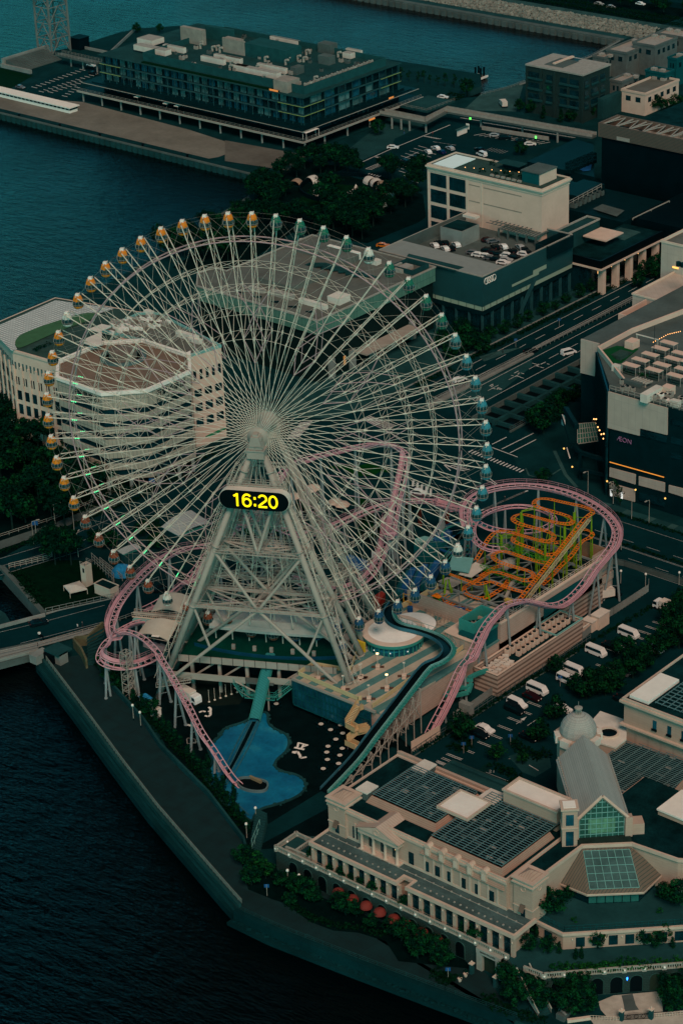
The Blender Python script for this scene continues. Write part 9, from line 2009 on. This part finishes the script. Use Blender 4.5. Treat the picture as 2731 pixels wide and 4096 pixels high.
for i in range(9): y=-chw+.6+i*(2*(chw-.6)/8); zt_=rz_-.9-(rz_-ez-.3)*abs(y)/(chw-.5); mb.box(-.25,-.13,y-.05,y+.05,16.6,zt_,CHM)
for z in (17.4,18.6,19.8,21,22.2,23.4,24.6): hw_=(chw-.5) if z<ez-.6 else (chw-.5)*max(.05,(rz_-.9-z)/(rz_-ez-.3)); mb.box(-.25,-.13,-hw_,hw_,z-.05,z+.05,CHM)
mb.build('glazing_bar',M['tealp'],WH); mb=MB(); mb.box(-.16,-.125,-2.6,2.6,17.6,20.8,CHM); mb.build('lit_pane_patch',mat('lit_pane_paint',(.10,.24,.15),.3,.4,.9),WH);  # flat pale green sheet paints the lit look of the middle gable panes
mb=MB(); mb.tube(T_(-.35,-chw-.2,ez-.5),T_(-.35,0,rz_-.2),.38,n=4);mb.tube(T_(-.35,chw+.2,ez-.5),T_(-.35,0,rz_-.2),.38,n=4); mb.build('gable_trim',trim,WH)
mb=MB(); mb.box(-.7,.7,chw-.4,chw+1.0,16,ez+.2,CHM); mb.build('gable_pier',cw,WH); mb=MB(); mb.box(-.7,.7,-chw-1.0,-chw+.4,16,ez-.2,CHM); mb.build('gable_pier',cw,WH); B('dark_terrace',M['brown'],WH,0,1,0,1,0,1) if 0 else None
MB().box(-3,-.2,-chw-.6,chw+.4,UZ+.1,UZ+.25,CHM).build('brown_flat_roof',mat('dark_brown_roof',(.045,.033,.025),.85,.3,.4),WH)
MB().box(-.2,2.6,-chw-3.4,-chw-.5,16,19,CHM).build('side_bay',cw,WH)
dx,dy=91.4,-8.4; o=MB().lathe([(4.4,9),(4.4,22.0),(4.7,22.1),(4.7,22.6),(3.8,22.8)],(dx,dy,0),8,rot=.39).build('dome_drum',cw,WH)
MB().lathe([(3.65,22.7),(3.75,23.4),(3.6,24.4),(3.15,25.4),(2.4,26.3),(1.5,26.9),(.7,27.15)],(dx,dy,0),16).build('dome',MATS['pale_slate'],o)
mb=MB()
for i in range(8): a=i*math.pi/4; mb.tube((dx+.55*math.cos(a),dy+.55*math.sin(a),27.1),(dx+.55*math.cos(a),dy+.55*math.sin(a),28.3),.09,n=5)
mb.lathe([(.8,28.3),(.85,28.6),(.4,28.75)],(dx,dy,0),12); mb.lathe([(.75,27.0),(.75,27.2)],(dx,dy,0),12); mb.tube((dx,dy,28.7),(dx,dy,30),.04,n=4); mb.build('lantern',M['unit'],o)
for a in (-2.2,-.9,.6): MB().gable(-1,1,-.9,.9,0,1.2,'x').build('x',cw,o) if 0 else None
for i in range(5):
 a=-2.36+i*math.pi/4; m_=Matrix.LocRotScale(Vector((dx+4.3*math.cos(a),dy+4.3*math.sin(a),21.2)),Euler((0,0,a)),None); MB().box(-.6,.5,-1.1,1.1,0,1.6,m_).build('drum_gablet',M['offwhite'],o)
EO=[Vector((109.3,-40.5,11.9)),Vector((116.3,-40.2,11.9)),Vector((124.3,-33.0,11.9)),Vector((123.8,-25.6,11.9))]; Bk=[Vector((117.4,-27.6,16.2)),Vector((110.4,-33.8,16.2))]
mb=MB(); mb.quad(EO[1],EO[2],Bk[0],Bk[1]); mb.quad(EO[0],EO[1],Bk[1]); mb.quad(EO[2],EO[3],Bk[0]); mb.build('pavilion_roof',stripes('bronze_standing_seam',(.135,.105,.08),(.075,.058,.045),.55,.8,0),WH)
mb=MB(); 
for a,b_ in zip(EO,EO[1:]): mb.quad(a-ZW*.5,b_-ZW*.5,b_,a); mb.tube(a-ZW*.1,b_-ZW*.1,.16,n=4)
mb.build('pavilion_eave',trim,WH)
n_=(EO[2]-EO[1]).cross(Bk[0]-EO[1]).normalized(); n_=n_ if n_.z>0 else -n_
A1=EO[1].lerp(EO[2],.06).lerp(Bk[1].lerp(Bk[0],.06),.10)+n_*.12; A2=EO[1].lerp(EO[2],.94).lerp(Bk[1].lerp(Bk[0],.94),.10)+n_*.12; A3=EO[1].lerp(EO[2],.94).lerp(Bk[1].lerp(Bk[0],.97),.95)+n_*.12; A4=EO[1].lerp(EO[2],.06).lerp(Bk[1].lerp(Bk[0],.03),.95)+n_*.12
mb=MB(); mb.quad(A1,A2,A3,A4); mb.build('skylight',mat('skylight_glass',(.055,.105,.10),.08,.3,.3,spec=.8),WH)
mb=MB()
for i in range(7): f_=i/6; mb.tube(A1.lerp(A2,f_),A4.lerp(A3,f_),.06,n=4)
for i in range(6): f_=i/5; mb.tube(A1.lerp(A4,f_),A2.lerp(A3,f_),.06,n=4)
mb.build('skylight_bar',M['tealp'],WH)
wl=[(110.2,-39.4),(115.9,-39.1),(123.0,-32.7),(122.6,-26.5),(117,-27.8),(110.6,-33.8)]; MB().prism(wl,8.92,11.6).build('pavilion_wall',M['glass'],WH)
mb=MB(); a_=Vector((115.95,-39.2,0));b_=Vector((123.1,-32.75,0)); mb.quad((a_.x,a_.y,9.1),(b_.x,b_.y,9.1),(b_.x,b_.y,11.5),(a_.x,a_.y,11.5)); mb.build('green_glass_front',mat('green_tinted_glass',(.02,.115,.10),.15,.2,.3,spec=.5),WH); mb=MB()
for i in range(7): p=a_.lerp(b_,i/6); mb.box(p.x-.06,p.x+.06,p.y-.1,p.y,8.95,11.6)
mb.build('mullion',M['dark2'],WH)
for i,(fr,x,y,s_,l) in enumerate((('q',750,490,1.0,'big round tree on the roof garden left of the glass pavilion'),('q',1520,430,1.1,'big round tree on the roof garden right of the glass pavilion'),('q',1450,400,.7,'smaller tree at the right corner of the glass pavilion'),('q',700,460,.75,'smaller tree against the corner tower'),('q',840,400,.5,'shrub at the left corner of the glass pavilion'))): q=P(fr,x,y,8.9); tree(q.x,q.y,s_,'round',l,8.9,'roof garden trees')
for i,(x,y) in enumerate(((885,535),(1422,480))): q=P('q',x,y,9); o=MB(); tag(leafcrown(i+50,.55,1.1,10,.3,[0]*2).build('clipped_bush',[M['leafB'],M['leafC']]),'small bright clipped bush on the pavilion terrace, '+('left' if i==0 else 'right'),'bush'); bpy.data.objects['clipped_bush' if i==0 else 'clipped_bush.001'].location=(q.x,q.y,9)
gp=[(180,600,'cone'),(385,650,'cone'),(270,640,'round'),(40,515,'cone'),(90,540,'cone'),(600,720,'round'),(720,735,'round'),(790,740,'cone'),(650,640,'cone'),(893,770,'cone'),(930,770,'cone'),(1030,700,'round'),(1320,680,'round'),(1400,690,'round'),(1500,700,'cone'),(640,600,'round'),(1440,660,'round')]
for i,(x,y,k) in enumerate(gp): q=P('q',x,y,TZ); tree(q.x,q.y,.55 if k=='cone' else .62,k,f'small {"conical" if k=="cone" else "round"} garden tree on the balustraded terrace, {ORD[i]} of seventeen',TZ,'terrace garden trees')
gp=[(390,520),(500,610),(540,600),(575,640),(640,665),(690,690),(770,735),(840,740),(890,760),(960,820),(1010,800),(1090,860),(1165,890),(1210,905),(1290,950),(1440,1010),(1520,1040)]
for i,(x,y) in enumerate(gp): q=P('p',x,y,TZ); tree(q.x,max(q.y,-57.3),.32 if i%3 else .42,'cone' if i in(12,13,14) else 'round',f'potted shrub along the terrace before the dark windows, {ORD[i]} from the left',TZ,'potted terrace shrubs')
hb=hedge('terrace_hedge',[Vector(v) for v in ((121.3,-55.0,0),(128,-48.5,0),(136,-40.5,0),(150,-26,0))],2.6,1.2,'bright green clipped hedge behind the right balustrade',TZ,M['leafC']); hedge('terrace_hedge',[(118.8,-55.5),(125,-50.5),(130,-44)],1.6,1.0,'darker hedge row behind the bright clipped hedge',TZ,M['leafB'])
gd=PP('p',[(-10,720),(140,782),(215,805),(380,925),(520,978),(680,992),(850,1045),(930,1170),(1400,1220),(1300,1120),(1000,1000),(600,830),(330,720),(150,560),(-60,520)])
struct(sheet('garden_bed',gd,.07,M['dirt'])); hedge('garden_hedge',PP('p',[(230,800),(390,905),(560,955),(700,965),(860,1020)]),2.0,.7,'low green planting edge beside the bottom promenade')
for i,(x,y,s_,k) in enumerate([(40,620,1.3,'light'),(100,650,1.1,'light'),(10,690,1.1,'round'),(290,740,1.0,'round'),(350,780,1.1,'round'),(400,800,.9,'round'),(560,850,1.1,'round'),(600,880,1.0,'round'),(680,880,.9,'round'),(950,1040,1.1,'round'),(1010,1060,1.1,'round'),(1080,1100,1.2,'round'),(1130,1140,1.1,'round'),(1200,1120,1.1,'round'),(200,700,.9,'round'),(250,820,.7,'round'),(760,960,.8,'round'),(880,1000,.9,'round'),(-40,560,1.2,'round'),(1050,1150,1.1,'round')]): q=P('p',x,y); tree(q.x,min(q.y,-60.2),s_*.72,k,f'{"yellow-green" if k=="light" else "dark"} garden tree below the arcade, {ORD[i]} of twenty',0,'trees below the arcade')
for i,(x,y,s_) in enumerate([(430,930,1.0),(480,960,1.0),(540,1000,1.1),(600,960,1.0),(620,1040,1.1),(680,1080,1.0),(760,1000,1.2),(860,1010,1.2),(930,1040,1.2),(780,1090,1.0),(850,1120,1.1),(950,1110,1.1),(450,1030,.9),(520,1070,1.0),(60,820,.9),(20,780,.9),(1480,1010,1.1),(1530,1050,1.1),(1560,980,1.1),(1500,1100,1.0)]): q=P('q',x,y); tree(q.x,q.y,s_*.85,'round' if i%3 else 'sparse',f'dark tree between the stone gateway and the iron gates, {ORD[i]} of twenty',0,'trees near the iron gates')
hedge('gate_hedge',PP('q',[(0,850),(130,900),(100,930),(0,880)]),2.2,.8,'green bed left of the stone gateway by the promenade'); hedge('gate_hedge',PP('q',[(350,1000),(360,1060),(700,1170)]),3,1.0,'dark hedge beside the drive right of the gateway')
struct(sheet('gate_forecourt',PP('q',[(1035,1040),(1130,1000),(1400,975),(1430,1010),(1440,1100),(1090,1135),(1050,1090)]),.09,M['sand'])); ground('carpet_path','q',[(1180,1000),(1250,990),(1270,1060),(1290,1090),(1200,1100),(1195,1060)],M['greym'],.11)
struct(sheet('street_paving',PP('q',[(980,1140),(1440,1105),(1600,1090),(1600,1250),(1050,1250)]),.08,M['sand']))
t=thing('iron_gate','double wrought iron gate between pale lantern piers','gate',(136,-53,0)); a_=P('q',1180,1155,0);b_=P('q',1365,1145,0)
for p in (a_,b_): MB().box(p.x-.35,p.x+.35,p.y-.35,p.y+.35,0,2.2).build('pier',M['greyd'],t); MB().box(p.x-.45,p.x+.45,p.y-.45,p.y+.45,2.2,2.4).build('cap',M['cream2'],t); MB().lathe([(.08,2.4),(.16,2.6),(.03,2.9)],(p.x,p.y,0),7).build('finial',M['cream2'],t)
mb=MB(); N=26
for i in range(N+1):
 p=a_.lerp(b_,i/N); h=1.3+.5*math.sin(math.pi*i/N); mb.tube(p+ZW*.1,p+ZW*h,.03,n=4)
for z in (.2,1.2): mb.tube(a_+ZW*z,b_+ZW*z,.05,n=4)
for f_ in (.25,.5,.75): c=a_.lerp(b_,f_)+ZW*.75; d=(b_-a_).normalized(); mb.path([c+d*(.4*math.cos(k*.45))+ZW*(.4*math.sin(k*.45)) for k in range(14)],.04,4,True)
mb.build('gate_leaf',M['black'],t)
mb=MB(); rail(mb,[P('q',985,1150),P('q',1165,1160)],0,1.0,.5,.04,2); rail(mb,[P('q',1380,1140),P('q',1600,1120)],0,1.0,.5,.04,2); mb.ribbon([P('q',840,1165),P('q',985,1145)],.6,0,.6); tag(mb.build('iron_fence',M['cream2']),'low fence either side of the iron gates at the bottom edge','fence')
t=thing('garden_stair','small stone stair going down toward the bottom edge','stair',tuple(P('q',830,1100,0))); mb=MB()
for i in range(6): p=P('q',800+i*12,1150-i*14,0); mb.box(p.x-.9,p.x+.9,p.y-.3,p.y+.3,0,1.2-.18*i)
mb.build('steps',M['greym'],t); MB().ribbon([P('q',790,1110),P('q',830,1150)],.4,0,1.3).build('side_wall',M['grey'],t)
t=thing('plaza_stair','steep stone stair between railings at the lower tip of the pool','stair',tuple(P('p',60,400,0))); mb=MB()
for i in range(16):
 a=P('p',20+i*3.0,470-i*11.5,.0); z=.0+.18*i; mb.box(a.x-1.0,a.x+1.8,a.y-.25,a.y+.35,0,.12+z)
mb.build('steps',M['greyd'],t); mb=MB(); rail(mb,[P('p',15,475,.5),P('p',60,285,3)],0,3.2,2,.06,2); mb.build('railing',M['tealp'],t)
for i,(x,y) in enumerate(((40,255),(240,700),(312,730))): lamp('globe','p',(x,y+50 if i==0 else y),['twin globe lamp post at the head of the pool stair','white globe lamp left in the garden below the arcade','white globe lamp right in the garden below the arcade'][i],0)
RB=thing('banquet_hall','tall cream hall at the right edge with louvred roof and dark shop-name letters','building',(100,10,0))
o=MB().box(93.6,140,5.6,60,0,19.0).build('lower_wall',stripes('pilastered_cream',(.40,.28,.22),(.35,.245,.195),3.1,.82,0),RB); MB().box(93.2,140,5.2,60,19.0,24.2).build('upper_wall',cw,RB)
mb=MB(); mb.box(92.6,140,4.5,60,18.7,19.1); mb.box(92.5,140,4.4,60.3,24.2,24.7); mb.box(92.8,140,4.8,60.2,23.8,24.2); mb.build('cornice',trim,RB); mb=MB(); parapet(mb,92.9,140,4.8,60,24.7,.5,.4); mb.build('parapet',trim,RB); B('roof',M['roofd'],RB,93.3,139,5.2,59,24.7,24.8)
a0,a1,b0,b1=rectpx('o',(1215,180),(1440,125),25.6); B('white_roof',M['white'],RB,93.8,98.4,6.2,17.5,24.8,25.5); mb=MB()
for i in range(40): y=7+i*1.3; mb.box(99.5,130,y,y+.12,25.4,25.55)
for i in range(20): x=99.5+i*1.5; mb.box(x,x+.1,7,59,25.2,25.4)
mb.build('louvre_slats',mat('pergola_slats',(.13,.19,.185)),RB)
for i in range(14): acunit(RB,rr.uniform(101,125),rr.uniform(8,50),24.8,1.4,.9,.25,M['unit'])
text('ANNIVERSAIRE',1.55,(wallpt('o',1472,352,5.1).x,5.12,wallpt('o',1472,352,5.1).z),RX,M['dark'],RB,'wall_lettering',.05,.02)
for x,y in ((1388,395),(1480,430),(1568,462)): q=wallpt('o',x,y,5.15); o=B('window',M['glassb'],RB,q.x-.45,q.x+.45,5.1,5.3,q.z-1.0,q.z+1.1); B('balconette',M['dark'],o,q.x-.6,q.x+.6,4.85,5.1,q.z-1.25,q.z-.8)
t=thing('octagon_annexe','flat white polygonal roof with a round dark opening behind the dome','annexe',(90,4,0)); pts=PP('u',[(975,158),(1050,73),(1208,128),(1205,242),(1140,292),(1040,262)],17); MB().prism(pts,0,16.6).build('wall',cw,t); MB().prism(outset(pts,.2),16.6,17).build('roof',M['offwhite'],t); c=P('u',1100,210,17); MB().lathe([(2.15,17.0),(2.15,17.35),(1.75,17.35),(1.75,17.05)],(c.x,c.y,0),28).build('opening_rim',M['cream2'],t); MB().lathe([(1.75,17.02),(1.75,17.06)],(c.x,c.y,0),28).build('opening',M['black'],t)
LR=thing('louvred_hall','dark louvred flat roof of the hall right of the chapel','building',(105,-5,0)); pts=PP('u',[(1085,345),(1205,250),(1568,365),(1650,400),(1480,600),(1330,775),(1215,680)],16); MB().prism(pts,0,15.6).build('wall',cw,LR); MB().prism(outset(pts,-.3),15.6,15.7).build('roof',M['roofd'],LR)
mb=MB(); xx0=min(p.x for p in pts);xx1=max(p.x for p in pts)
import itertools
def clipx(pts,y):
 xs=[]; n=len(pts)
 for i in range(n):
  a=pts[i];b_=pts[(i+1)%n]
  if (a.y-y)*(b_.y-y)<0: xs.append(a.x+(b_.x-a.x)*(y-a.y)/(b_.y-a.y))
 return sorted(xs)
ys=[p.y for p in pts]; y=min(ys)+.3
while y<max(ys):
 c=clipx(pts,y)
 if len(c)>=2: mb.box(c[0],c[-1],y,y+.1,16.0,16.12)
 y+=.62
mb.build('louvre_slats',mat('pergola_slats',(.13,.19,.185)),LR); mb=MB(); ptsT=[Vector((p.y,p.x,0)) for p in pts]; x=min(p.x for p in pts)+.3
while x<max(p.x for p in pts):
 c=clipx(ptsT,x)
 if len(c)>=2: mb.box(x,x+.1,c[0],c[-1],15.8,16.0)
 x+=1.9
mb.build('louvre_beams',mat('pergola_beams',(.10,.16,.155)),LR)
for i in range(16):
 q=P('u',rr.uniform(1150,1480),rr.uniform(340,640),16); B('roof_unit',M['unit'] if i%2 else M['greym'],LR,q.x,q.x+rr.uniform(.6,2),q.y,q.y+.5,15.7,15.9)
MB().prism(outset(PP('u',[(1410,680),(1560,565),(1700,620),(1700,800),(1568,745)],18),0),0,17.6).build('side_wall',cw,LR); MB().prism(outset(PP('u',[(1410,680),(1560,565),(1700,620),(1700,800),(1568,745)],18),.2),17.6,18).build('side_roof',M['white'],LR)
